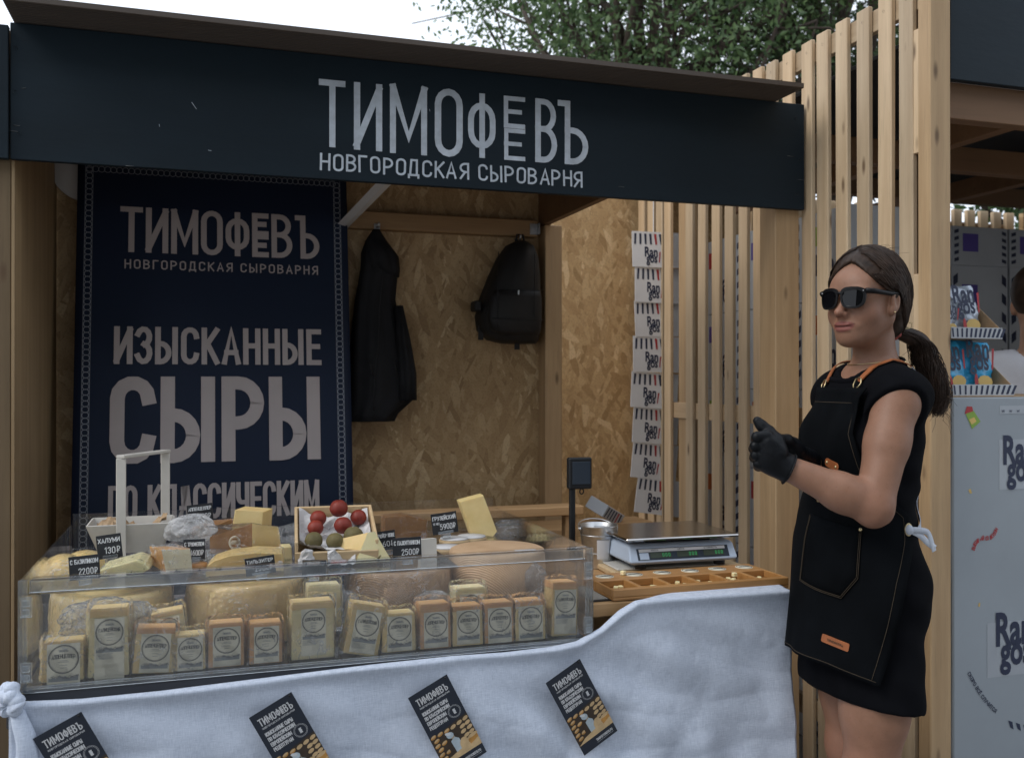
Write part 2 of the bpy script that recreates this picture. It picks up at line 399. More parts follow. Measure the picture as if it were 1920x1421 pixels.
for a_, b_ in zip('TMOEHRCPABK', 'ТМОЕНРСРАВК'): G[a_] = G[b_]
def ee(h=1.0, w_=.30):
    o = []
    for y0 in (0, .54):
        o += [[(w_, y0 + .46), (0, y0 + .46), (0, y0), (w_, y0)], [(0, y0 + .24), (w_ * .82, y0 + .24)]]
    return (w_, o)
G['Ѣ'] = ee()          # two stacked letters as in the sign
def ribbon(mb, line, sw, to3, mi=0, closed=False):
    n = len(line)
    if n < 2: return
    L_, R_ = [], []
    P_ = [Vector((p[0], p[1])) for p in line]
    closed = (P_[0] - P_[-1]).length < 1e-6 and n > 3
    if not closed:
        for i0, i1 in ((0, 1), (-1, -2)):
            q_ = P_[i0] - P_[i1]
            if q_.length > 1e-9: P_[i0] = P_[i0] + q_.normalized() * sw * .48
    for i in range(n):
        a = P_[i] - P_[i - 1] if i > 0 else (P_[-1] - P_[-2] if closed else P_[1] - P_[0])
        b = P_[i + 1] - P_[i] if i < n - 1 else (P_[1] - P_[0] if closed else P_[-1] - P_[-2])
        if a.length < 1e-9: a = b
        if b.length < 1e-9: b = a
        a = a.normalized(); b = b.normalized(); t = a + b
        t = t.normalized() if t.length > .3 else b
        nrm = Vector((-t.y, t.x)); k = 1 / max(.45, nrm.dot(Vector((-a.y, a.x))))
        k = min(k, 1.8)
        L_.append(P_[i] + nrm * sw / 2 * k); R_.append(P_[i] - nrm * sw / 2 * k)
    vs = [to3(p) for p in L_] + [to3(p) for p in R_]
    mb.add(vs, [(i, n + i, n + i + 1, i + 1) for i in range(n - 1)], mi)
def text_lines(s, gap=.16, jit=0.0, r_=random):
    x = 0; out_ = []
    for ch in s:
        if ch == ' ': x += W * .75 + gap * .4; continue
        g = G.get(ch)
        if g is None: continue
        dx, dy, sk = (r_.uniform(-jit, jit) for _ in range(3)) if jit else (0, 0, 0)
        for l in g[1]: out_.append([(x + px_ + dx + sk * py_, py_ + dy) for px_, py_ in l])
        x += g[0] + gap
    return out_, max(x - gap, .01)
def lettering(mb, s, o, u, v, height, width=None, gap=.16, sw=.13, n=None, lift=.0015, jit=0.0, mi=0, swabs=None, align='l'):
    "strokes of one line of writing on the plane o + a*u + b*v (o = lower left)"
    o, u, v = Vector(o), Vector(u).normalized(), Vector(v).normalized()
    n = Vector(n).normalized() if n else u.cross(v).normalized()
    ls, tw = text_lines(s, gap, jit)
    kx = (width / (tw + sw)) if width else height
    ox = kx * sw / 2 if width else 0
    if align == 'c' and not width: ox = -tw * kx / 2
    for k, l in enumerate(ls):
        pts = [(p[0] * kx + ox, p[1] * (height - height * sw) + height * sw / 2) for p in l]
        to3 = lambda p, k=k: o + u * p.x + v * p.y + n * (lift + (k % 5) * .00022)
        ribbon(mb, pts, swabs or sw * height, to3, mi)
def font_mesh(s, size=1.0, offset=0.0, shear=0, xs=1.0, space=1.0, align='LEFT'):
    cu = bpy.data.curves.new('t', 'FONT'); cu.body = s; cu.size = size; cu.offset = offset; cu.shear = shear
    cu.space_character = space; cu.align_x = align; cu.resolution_u = 3; cu.space_line = .8
    ob = bpy.data.objects.new('t', cu); COL.objects.link(ob)
    me = bpy.data.meshes.new_from_object(ob.evaluated_get(bpy.context.evaluated_depsgraph_get()))
    vs = [Vector((v.co.x * xs, v.co.y)) for v in me.vertices]; fs = [tuple(p.vertices) for p in me.polygons]
    bpy.data.objects.remove(ob); bpy.data.curves.remove(cu); bpy.data.meshes.remove(me)
    return vs, fs
def put_font(mb, s, o, u, v, width=None, mi=0, lift=.0015, **kw):
    vs, fs = font_mesh(s, **kw)
    o, u, v = Vector(o), Vector(u).normalized(), Vector(v).normalized(); n = u.cross(v)
    k = 1.0
    if width:
        xs = [p.x for p in vs]; k = width / (max(xs) - min(xs)); x0 = min(xs)
        vs = [Vector(((p.x - x0) * k, p.y * k)) for p in vs]
    mb.add([o + u * p.x + v * p.y + n * lift for p in vs], fs, mi)
# ================================================================ SETTING
g = MB(); g.grid(lambda a, b: Vector((-60 + 120 * a, -50 + 140 * b, 0)), 4, 4)
g.build('ground', MT['ground'], kind='structure')

# ---------------------------------------------------------------- the cheese stall
FY = 2.89                                   # front face of the fascia
X0, X1 = -.49, 2.02; FZ0, FZ1 = 2.002, 2.372
stall = thing('market_stall', 'dark navy cheese stall with painted white sign board over the counter', 'stall', (X0, FY, 0))
SL = stall.location
def spart(name, m, lo, hi, b=.002, label=None): return part(name, m, stall, lo, hi, b, label)
fas = spart('sign_board', MT['navy'], (X0, FY, FZ0), (X1, FY + .021, FZ1), .0015)
FC = fas.location + SL
mb = MB(); U, V = (1, 0, 0), (0, 0, 1)
def fpt(px, py): return on_y(px, py, FY) - FC
# big logo: letter cells measured on the board
tl, bl = on_y(598, 150, FY), on_y(598, 280, FY); tr = on_y(1103, 195, FY)
zt, zb = on_y(700, 163, FY).z, on_y(700, 285, FY).z
lx0, lx1 = on_y(597, 215, FY).x, on_y(1103, 250, FY).x
LH = on_y(640, 152, FY).z - on_y(640, 277, FY).z
z_base = on_y(640, 277, FY).z
cells = [('Т', 597, 648, 150, 277), ('И', 663, 717, 156, 283), ('М', 731, 801, 160, 290), ('О', 815, 867, 167, 294), ('Ф', 877, 929, 175, 297), ('Ѣ', 943, 986, 180, 303), ('В', 1003, 1045, 186, 306), ('Ъ', 1045, 1103, 190, 309)]
for ch, pa, pb_, pt_, pd_ in cells:
    ls, tw = text_lines(ch, .1); sw = .0195
    xa_, xb_ = on_y(pa, 230, FY).x, on_y(pb_, 230, FY).x; pm = (pa + pb_) / 2
    za_, zb_ = on_y(pm, pd_, FY).z, on_y(pm, pt_, FY).z
    kw_ = xb_ - xa_ - sw; LH = zb_ - za_
    for k, l in enumerate(ls):
        jx = random.uniform(-.001, .001); pts = [((p[0] / tw) * kw_ + sw / 2 + jx, p[1] * (LH - sw) + sw / 2) for p in l]
        o3 = Vector((xa_, FY, za_)) - FC
        ribbon(mb, pts, sw * random.uniform(.93, 1.05) * (.72 if ch == 'Ѣ' else 1), lambda p, k=k: o3 + Vector((p.x, -.0015 - k * .0003, p.y)))
o3 = Vector((lx0 + .003, FY, on_y(640, 322, FY).z)) - FC
lettering(mb, 'НОВГОРОДСКАЯ СЫРОВАРНЯ', o3, U, V, on_y(610, 289, FY).z - on_y(610, 322, FY).z, width=on_y(1093, 335, FY).x - lx0 - .003, gap=.24, n=(0, -1, 0), jit=.025, swabs=.0065)
mb.build('lettering', MT['letter'], fas, label='hand painted pale lettering')
for px, py in ((29, 90), (27, 173), (36, 252), (1492, 222), (1494, 365), (1499, 300)):
    m = MB(); m.lathe([(0, -.004), (.0035, -.0035), (.0045, 0)], 10, M=Matrix.Rotation(R(90), 4, 'X'))
    p = on_y(px, py, FY); s_ = m.build('screw', MT['screw'], fas); s_.location = p - FC + Vector((0, -.0015, 0))
for k, (x0_, y0_, x1_, y1_, mm_, w_) in enumerate(((359, 192, 368, 205, 'letter', .0009), (298, 233, 299, 238, 'letter', .0007), (390, 282, 396, 283, 'letter', .0008), (25, 235, 37, 236, 'screw', .0012), (15, 245, 33, 247, 'screw', .0012), (40, 166, 48, 165, 'screw', .0012), (235, 311, 250, 312, 'screw', .0012), (1476, 292, 1488, 294, 'screw', .0012), (1497, 337, 1508, 338, 'screw', .0012), (1160, 350, 1170, 351, 'screw', .001), (805, 205, 806, 209, 'letter', .0008), (1210, 167, 1240, 164, 'screw', .0008))):
    m = MB(); p0, p1 = on_y(x0_, y0_, FY) - FC, on_y(x1_, y1_, FY) - FC; m.tube([p0 + Vector((0, -.0006, 0)), p1 + Vector((0, -.0006, 0))], w_, 5); m.build('scratch', MT[mm_], fas)
# ribbed roof edge
RZ = FZ1 + .003; ry0, ry1 = 2.735, 2.99; n_r = 14
pts = [(ry0, RZ + .016), (ry0, RZ + .002)]
for i in range(n_r):
    y = ry0 + .003 + i * (FY + .03 - ry0) / n_r
    pts += [(y, RZ), (y + .0066, RZ), (y + .0072, RZ + .007), (y + .0105, RZ + .007)]
pts += [(ry1, RZ), (ry1, RZ + .016)]
xa, xb = -.482, 1.91
m = MB(); vs = [(xa, y, z) for y, z in pts] + [(xb, y, z) for y, z in pts]; n_ = len(pts)
m.add([Vector(v) - SL for v in vs], [(i, (i + 1) % n_, n_ + (i + 1) % n_, n_ + i) for i in range(n_)] + [tuple(range(n_)), tuple(range(n_, 2 * n_))[::-1]])
m.build('roof_edge', MT['deck'], stall, label='brown ribbed roof edge')
spart('roof', MT['deck'], (X0 + .01, 2.992, RZ), (1.36, 3.76, RZ + .015), .001)
BY = 3.72                                    # back panel
CX1 = 1.32
spart('side_panel', MT['ply'], (X0, FY + .023, .0), (X0 + .008, BY, 2.36), .0005)
spart('back_panel', MT['osb'], (X0 - .03, BY + .002, .0), (CX1 + .06, BY + .018, 2.36), .001)
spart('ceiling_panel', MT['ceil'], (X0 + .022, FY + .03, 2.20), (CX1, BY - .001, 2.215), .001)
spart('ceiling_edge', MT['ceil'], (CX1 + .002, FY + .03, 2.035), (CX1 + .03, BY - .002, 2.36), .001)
spart('beam', MT['slat_x'], (.3, BY - .05, 1.985), (CX1 - .02, BY - .002, 2.052), .003)
spart('corner_post', MT['post'], (CX1 + .002, BY - .085, .0), (CX1 + .075, BY - .002, 2.03), .003)
spart('front_post', MT['post'], (1.918, FY + .024, .0), (2.015, FY + .125, 2.36), .003)
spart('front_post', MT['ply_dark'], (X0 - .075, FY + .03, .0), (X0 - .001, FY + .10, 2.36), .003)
spart('top_rail', MT['slat_x'], (X0 + .03, FY + .024, 2.10), (1.914, FY + .068, 2.19), .003)
# angle bracket at the beam end
m = MB(); m.box((-.03, -.0015, -.022), (.0, .0015, .022), .0004); m.box((.0, -.03, -.022), (.003, .0015, .022), .0004)
b_ = m.build('bracket', MT['steel'], stall); b_.location = Vector((CX1 - .022, BY - .053, 2.015)) - SL
for dz in (-.012, .01):
    m = MB(); m.lathe([(0, -.002), (.004, -.0015), (.005, 0)], 8, M=Matrix.Rotation(R(90), 4, 'X')); q = m.build('screw', MT['screw'], b_); q.location = (-.016, -.002, dz)
# lit board wall of the passage behind
wl = thing('board_wall', 'chipboard wall, toned as if lit, closing the passage behind the scale', 'wall', (1.4, 4.32, 0))
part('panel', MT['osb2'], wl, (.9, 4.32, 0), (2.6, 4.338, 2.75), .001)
# neighbouring stall, a sliver at the left
nb = thing('neighbour_stall', 'navy fascia and pale post of the next stall at the left edge', 'stall', (-.9, FY, 0))
part('fascia', MT['navy'], nb, (-2.2, FY - .012, 2.0), (X0 - .0025, FY + .012, 2.36), .0015)
part('post', MT['post'], nb, (-.66, FY + .016, 0), (X0 - .077, FY + .09, 1.998), .003)
part('post', MT['post'], nb, (-2.2, FY + .016, 0), (-2.1, FY + .12, 1.998), .003)
part('counter_panel', MT['ply'], nb, (-2.1, FY + .03, 0), (-.67, FY + .05, .95), .003)

# ---------------------------------------------------------------- hanging banner
bn = thing('banner', 'tall dark blue banner with large grey lettering and chain border', 'banner', (0, 3.5, .25))
BTL, BTR = Vector((-.405, 3.645, 2.17)), Vector((.525, 3.645, 2.17))
tilt = R(9)
bu = Vector((1, 0, 0)); bv = Vector((0, math.sin(tilt) * .95, math.cos(tilt))).normalized()
BW = .93; BH = 1.90
bo = BTL - bv * BH                       # lower left
bn.location = bo
def bpt(px, py):
    "banner coordinates of a sight line"
    u = (px - 960) / FPX; v = (HOR - py) / FPX
    d = Vector((u * CS + SN, CS - u * SN, v)); nn = bu.cross(bv); o = Vector((0, 0, CH))
    t = (bo - o).dot(nn) / d.dot(nn); q = o + d * t - bo
    return q.dot(bu), q.dot(bv)
m = MB()
def bsurf(a, b): 
    w_ = .006 * math.sin(a * 9 + b * 3) + .004 * math.sin(a * 4 - b * 7)
    return bu * (a * BW) + bv * (b * BH) + Vector((0, w_ * .22, 0))
m.grid(bsurf, 24, 40)
sheet = solidify(m.build('sheet', MT['banner'], bn), .0016)
NB = -bu.cross(bv) if bu.cross(bv).y > 0 else bu.cross(bv)
LB = .0045
m = MB()
def bline(s, px0, px1, pyt, pyb, **kw):
    "a line of writing between two sight columns at the given top and base rows"
    xm = (px0 + px1) / 2
    a0, _ = bpt(px0, (pyt + pyb) / 2); a1, _ = bpt(px1, (pyt + pyb) / 2)
    _, t_ = bpt(xm, pyt); _, b_ = bpt(xm, pyb)
    m = MB(); lettering(m, s, bu * a0 + bv * b_, bu, bv, t_ - b_, width=a1 - a0, n=NB, lift=LB, **kw); m.build('lettering', MT['bletter'], bn)
bline('ТИМОФѢВЪ', 226, 597, 397, 480, gap=.22, sw=.118)
bline('НОВГОРОДСКАЯ СЫРОВАРНЯ', 233, 596, 493, 510, gap=.34, sw=.14)
bline('ИЗЫСКАННЫЕ', 215, 601, 615, 684, gap=.27, sw=.14)
bline('СЫРЫ', 209, 600, 706, 866, gap=.27, sw=.155)
bline('ПО КЛАССИЧЕСКИМ', 205, 597, 905, 972, gap=.26, sw=.125)
bline('ЕВРОПЕЙСКИМ', 205, 590, 1010, 1075, gap=.26, sw=.125)
bline('РЕЦЕПТУРАМ', 205, 590, 1110, 1175, gap=.26, sw=.125)
m = MB()
rr = .0105; k = 0
def ring(cx, cy, r_):
    ribbon(m, [(cx + r_ * math.cos(i * math.pi / 8), cy + r_ * math.sin(i * math.pi / 8)) for i in range(17)], .0022, lambda p: bu * p.x + bv * p.y + NB * (LB + .0003 * (k % 2)))
y_ = BH - .035
xl, xr = .038, BW - .038
while y_ > .03:
    for x_ in (xl, xr): ring(x_, y_, rr)
    y_ -= rr * 1.86; k += 1
x_ = xl
while x_ < xr: ring(x_, BH - .03, rr); x_ += rr * 1.86; k += 1
for x_ in (xl - rr * 1.15, xl + rr * 1.15, xr - rr * 1.15, xr + rr * 1.15):
    ribbon(m, [(x_, .02), (x_, BH - .02)], .0016, lambda p: bu * p.x + bv * p.y + NB * (LB + .0009))
m.build('chain_border', MT['chain'], bn)
m = MB(); m.box((-.02, -.05, -.08), (BW + .02, .05, .0), .01); m.build('base', MT['steel'], bn)
m = MB(); m.tube([bv * 0 + Vector((BW / 2, .03, 0)), bv * BH + Vector((BW / 2, .035, .0))], .008, 8); m.build('support_pole', MT['steel'], bn)
m = MB(); m.tube([bv * BH + Vector((-.003, .0, 0)), bv * BH + Vector((BW + .003, .0, 0))], .012, 10); m.build('top_rail', MT['steel'], bn)

# white hanging lamp shade and pale brace under the roof
lp = on_y(162, 318, 3.685)
m = MB(); m.lathe([(0, -.026), (.06, -.024), (.095, -.016), (.112, -.004), (.115, .006), (.112, .014), (0, .016)], 40, M=Matrix.Rotation(R(-90), 4, 'X') @ Matrix.Rotation(R(180), 4, 'X'))
lamp = m.build('wall_lamp', MT['white'], None, loc=lp, label='round white wall lamp half hidden behind the top left banner corner', cat='lamp')
m = MB(); m.tube([(0, .012, 0), (0, BY - lp.y + .001, 0)], .02, 12); m.build('mount', MT['white'], lamp)
a, b = on_y(648, 418, 3.6), on_y(716, 348, 3.15)
m = MB(); d = (b - a); m.tube([a - d * .15, b + d * .12], .026, 4, flat=.3, smooth=False)
m.build('ceiling_brace', MT['white'], None, label='pale grey diagonal strip rising under the stall ceiling beside the banner', cat='brace')

# ---------------------------------------------------------------- slatted partition
PX = 2.03
pt = thing('slat_partition', 'tall pine slat partition with gaps behind the saleswoman', 'partition', (PX, 3.0, 0))
ST = .017; SW = .062
me = MB().box((0, -SW / 2, -1.30), (ST, SW / 2, 1.30), .0025).mesh('slat', MT['slat'])
tops = []
edges = [1245, 1285, 1308, 1334, 1358, 1384, 1412, 1437, 1467, 1503, 1532, 1567, 1606, 1645, 1686]
ys = []
for e in edges:
    p = on_x(e, 600, PX); ys.append(p.y - SW / 2)
k = 0
for y in ys + [ys[0] + .27, ys[0] + .17, ys[0] + .08]:
    o = link('slat', me, pt, loc=(0, y - 3.0, 1.30 + random.uniform(-.006, .006)), rot=(random.uniform(-.003, .003), 0, random.uniform(-.03, .03)))
# blocks between the last pair of slats and the doubled end post
for z0, z1 in ((2.08, 2.45), (1.38, 1.72), (.5, .9)):
    part('spacer_block', MT['slat'], pt, (PX + .002, 2.338, z0), (PX + .05, 2.363, z1), .002)
part('end_post', MT['post'], pt, (PX - .006, 2.283, 0), (PX + .068, 2.335, 2.75), .003)
part('end_post', MT['post'], pt, (PX + .030, 2.366, 0), (PX + .068, 2.46, 2.75), .003)
part('back_post', MT['post'], pt, (PX + .03, 3.83, 0), (PX + .09, 3.9, 2.6), .003)
for z in (.25, 1.27, 2.55):
    part('rail', MT['slat_y'], pt, (PX + ST + .001, 2.33, z - .035), (PX + ST + .024, 4.0, z + .035), .002)
for y in ys[3:]:
    m = MB(); m.lathe([(0, -.0015), (.004, -.001), (.0045, 0)], 8, M=Matrix.Rotation(R(-90), 4, 'Y'))
    m.build('screw', MT['screw'], pt, loc=(-.0005, y - 3.0, 2.555), rot=None)
# ================================================================ COUNTER
MT['board'] = wood('counter_board', (.34, .20, .09), (.50, .32, .16), 0, knots=True)
MT['tray'] = wood('oiled_tray', (.30, .145, .045), (.44, .235, .085), 0, knots=False, rough=.42)
MT['cutb'] = wood('cutting_board', (.50, .36, .20), (.62, .48, .30), 0, knots=False)
MT['dark'] = mat('dark_laminate', (.018, .02, .026), .4, var=.15, bump=.1)
MT['acryl'] = clear('acrylic', .012, .05, tint=(.985, .988, .99), fres=.75)
MT['acryl_edge'] = clear('acrylic_edge', .09, .10, tint=(.86, .885, .90), hcol=(.75, .8, .85), fres=1.2)
MT['film'] = clear('cling_film', .022, .10, bump=1.0, bs=45, fres=.8, bdist=.008, tint=(1, 1, 1), streak=.55, ss=16)
MT['filmloose'] = clear('film_loose', .10, .10, bump=1.0, bs=60, fres=1.2, bdist=.01, streak=.6, ss=30)
MT['filmmilk'] = clear('film_milky', .42, .15, bump=1.0, bs=40, fres=1.0, bdist=.01, hcol=(.85, .85, .86), streak=.3, ss=25)
MT['paperlab'] = mat('label_paper', (.68, .65, .53), .6, var=.04, bump=0)
MT['ink'] = mat('label_ink', (.055, .06, .065), .6, var=0, bump=0)
MT['ink2'] = mat('label_ink_grey', (.22, .24, .25), .6, var=0, bump=0)
MT['tagblack'] = mat('tag_black', (.012, .014, .018), .5, var=.2, vs=20, bump=.05)
MT['chalk'] = mat('tag_chalk', (.62, .64, .66), .7, var=.1, vs=60, bump=0)
MT['paper'] = mat('baking_paper', (.58, .57, .57), .45, var=.06, vs=9, bump=.5, bs=22, bd=.006)
MT['kraft'] = mat('kraft_paper', (.38, .26, .15), .7, var=.1, vs=12, bump=.4, bs=30, bd=.004)
MT['basket'] = mat('painted_basket', (.52, .50, .46), .6, var=.1, vs=5, bump=.2, bs=60)
def linen():
    t = NT('linen'); v = t.coords((1, 1, 1), rnd=False)
    va = t.coords((60, 60, 900), rnd=False); vb = t.coords((900, 60, 60), rnd=False)
    a = t.noise(va, 1, 2); b = t.noise(vb, 1, 2); big = t.noise(v, 5, 3)
    s_ = t.math('ADD', a, b)
    c = t.ramp(t.math('MULTIPLY', s_, .5), [(.35, (.40, .455, .56)), (.5, (.50, .56, .67)), (.68, (.62, .67, .77))])
    c = t.mix(t.math('MULTIPLY', t.ramp(big, [(.4, 0.), (.7, 1.)]), .2), c, (.43, .48, .58))
    t.set(Base_Color=c, Roughness=.85); t.p.inputs['Specular IOR Level'].default_value = .2
    nz = t.n('ShaderNodeTexNoise'); nz.inputs['Scale'].default_value = 7; nz.inputs['Detail'].default_value = 4; nz.inputs['Distortion'].default_value = 1.2; t.l(v, nz.inputs['Vector'])
    rd = t.ramp(t.math('ABSOLUTE', t.math('SUBTRACT', nz.outputs['Fac'], .5)), [(0., 1.), (.07, 0.)])
    t.bump(t.math('ADD', t.math('MULTIPLY', s_, .35), t.math('MULTIPLY', rd, .25)), .4, .0025); return t.m
MT['linen'] = linen()
def cheese(name, a, b, eyes=0, rough=.45, specks=None, es=26, sp_s=55):
    t = NT(name); v = t.coords((1, 1, 1))
    c = t.ramp(t.noise(v, 16, 4), [(.3, a), (.7, b)])
    h = t.noise(v, 180, 3)
    if eyes:
        vo = t.n('ShaderNodeTexVoronoi'); vo.inputs['Scale'].default_value = es; t.l(v, vo.inputs['Vector'])
        e = t.ramp(vo.outputs['Distance'], [(.10, 1.), (.17, 0.)])
        sp = t.n('ShaderNodeSeparateColor'); t.l(vo.outputs['Color'], sp.inputs[0])
        e = t.math('MULTIPLY', e, t.math('GREATER_THAN', sp.outputs[0], 1 - eyes))
        c = t.mix(t.math('MULTIPLY', e, .75), c, tuple(x * .45 for x in a)); h = t.math('SUBTRACT', h, e)
    if specks:
        vo = t.n('ShaderNodeTexVoronoi'); vo.inputs['Scale'].default_value = sp_s
        nz = t.n('ShaderNodeTexNoise'); nz.inputs['Scale'].default_value = 70; t.l(v, nz.inputs['Vector'])
        ad = t.n('ShaderNodeVectorMath', operation='MULTIPLY_ADD'); t.l(nz.outputs['Color'], ad.inputs[0]); ad.inputs[1].default_value = (.02, .02, .02); t.l(v, ad.inputs[2])
        t.l(ad.outputs[0], vo.inputs['Vector'])
        e = t.ramp(vo.outputs['Distance'], [(.14, 1.), (.24, 0.)])
        sp = t.n('ShaderNodeSeparateColor'); t.l(vo.outputs['Color'], sp.inputs[0])
        e = t.math('MULTIPLY', e, t.math('GREATER_THAN', sp.outputs[0], .62))
        c = t.mix(e, c, specks)
    t.set(Base_Color=c, Roughness=rough); t.bump(h, .25, .0015)
    t.p.inputs['Subsurface Weight'].default_value = .25; t.p.inputs['Subsurface Radius'].default_value = (.02, .012, .005); t.p.inputs['Subsurface Scale'].default_value = .4
    return t.m
MT['chz'] = cheese('cheese_cut', (.72, .54, .23), (.82, .65, .32), .15)
MT['chz_pale'] = cheese('cheese_pale', (.72, .62, .34), (.82, .72, .43))
MT['chz_or'] = cheese('cheese_orange_rind', (.62, .33, .12), (.72, .43, .19), rough=.55)
MT['chz_rind'] = cheese('cheese_rind_yellow', (.68, .49, .20), (.77, .58, .28), rough=.5)
MT['chz_brown'] = cheese('cheese_brown_rind', (.30, .14, .045), (.40, .21, .075), rough=.5)
MT['chz_herb'] = cheese('cheese_fenugreek', (.76, .68, .38), (.84, .77, .47), specks=(.16, .12, .03), sp_s=42)
MT['chz_truf'] = cheese('cheese_truffle', (.70, .65, .48), (.78, .73, .56), specks=(.28, .25, .17), sp_s=90)
MT['chz_basil'] = cheese('cheese_basil', (.70, .65, .38), (.78, .72, .45), specks=(.10, .12, .03), sp_s=45)
MT['ball_red'] = cheese('ball_paprika', (.15, .012, .007), (.25, .028, .011), rough=.55)
MT['ball_green'] = cheese('ball_herbs', (.085, .07, .025), (.16, .13, .05), rough=.7)
def wheelmat():
    t = NT('wheel_rind'); v = t.coords((1, 1, 1))
    wv = t.n('ShaderNodeTexWave'); wv.inputs['Scale'].default_value = 95; wv.wave_type = 'BANDS'; wv.bands_direction = 'DIAGONAL'; t.l(v, wv.inputs['Vector']); wv.inputs['Distortion'].default_value = .6
    c = t.ramp(t.noise(v, 14, 4), [(.3, (.46, .29, .165)), (.7, (.60, .41, .255))])
    c = t.mix(t.math('MULTIPLY', wv.outputs['Fac'], .35), c, (.56, .40, .25))
    t.set(Base_Color=c, Roughness=.55); t.bump(wv.outputs['Fac'], .5, .002); return t.m
MT['wheel'] = wheelmat()

CY = 2.12                                   # plane of the cloth and case front
tb = thing('counter_table', 'wooden counter table of planks under the scale and tasting tray', 'table', (.9, 2.5, 0))
for k in range(6):
    y0 = CY + .03 + k * .136
    part('plank', MT['board'], tb, (.895, y0, .828), (1.455, y0 + .133, .862), .003)
for x in (.93, 1.4):
    for y in (2.2, 2.88): part('leg', MT['board'], tb, (x, y, 0), (x + .045, y + .045, .826), .003)
part('apron_rail', MT['board'], tb, (.98, 2.2, .75), (1.395, 2.225, .825), .002)
part('back_shelf', MT['board'], tb, (.30, 2.975, .955), (1.22, 3.06, .985), .003)
for x in (.34, 1.16): part('shelf_leg', MT['board'], tb, (x, 2.99, 0), (x + .04, 3.03, .953), .003)
lt = thing('case_table', 'low dark table hidden by the cloth under the display case', 'table', (-.36, 2.5, 0))
part('table_top', MT['dark'], lt, (-.37, 2.15, .70), (.885, 2.94, .735), .003)
for x in (-.35, .83):
    for y in (2.17, 2.87): part('leg', MT['dark'], lt, (x, y, 0), (x + .04, y + .04, .699), .003)

# ---------------------------------------------------------------- acrylic display case
cx0, cx1, cy0, cy1, cz0, cz1 = -.345, .895, 2.13, 2.93, .776, 1.002
case = thing('display_case', 'clear acrylic display case full of cheese on dark base', 'display case', (cx0, cy0, cz0))
def cpart(name, m, lo, hi, b=.0008): return part(name, m, case, lo, hi, b)
cpart('base', MT['dark'], (cx0 - .004, cy0 - .004, .738), (cx1 + .004, cy1, .7755), .002)
T = .006
MT['acryl_f'] = clear('acrylic_front', .035, .05, tint=(.985, .988, .99), fres=.9, streak=.05, ss=7)
cpart('front_pane', MT['acryl_f'], (cx0 + .01, cy0, .782), (cx1 - .01, cy0 + T, .972))
cpart('side_pane', MT['acryl'], (cx0, cy0 + .008, .782), (cx0 + T, cy1 - .008, 1.0))
cpart('side_pane', MT['acryl'], (cx1 - T, cy0 + .008, .782), (cx1, cy1 - .008, 1.0))
cpart('back_pane', MT['acryl'], (cx0 + .008, cy1 - T, .782), (cx1 - .008, cy1, 1.03))
cpart('top_strip', MT['acryl_edge'], (cx0 + .02, cy0 - .003, .975), (cx1 - .02, cy0 + .012, 1.0))
cpart('top_lip', MT['acryl'], (cx0 + .02, cy0 + .014, .995), (cx1 - .02, cy0 + .05, .999))
cpart('floor_pane', MT['acryl_edge'], (cx0 + .01, cy0 + .008, .777), (cx1 - .01, cy1 - .01, .781))
cpart('bottom_strip', MT['acryl_edge'], (cx0 + .01, cy0 - .006, .7765), (cx1 - .01, cy0 - .001, .789))
for x in (cx0, cx1 - .016):
    cpart('corner_strip', MT['acryl_edge'], (x, cy0 - .006, .777), (x + .016, cy0 + .006, 1.003))
for x in (cx0 + .006, cx1 - .026):
    for z in (.80, .93):
        h = cpart('hinge', MT['acryl_edge'], (x, cy0 - .014, z), (x + .02, cy0 - .0065, z + .04))
        for dz in (-.009, .009):
            m = MB(); m.box((-.007, -.003, -.006), (.007, .0, .006), .0008); q = m.build('knuckle', MT['acryl_edge'], h); q.location = (0, -.005, dz)
for y in np.linspace(cy0 + .1, cy1 - .08, 5):
    for x in (cx0 - .0022, cx1 + .0002):
        cpart('side_rib', MT['acryl_edge'], (x, y, .79), (x + .002, y + .012, .99), 0)

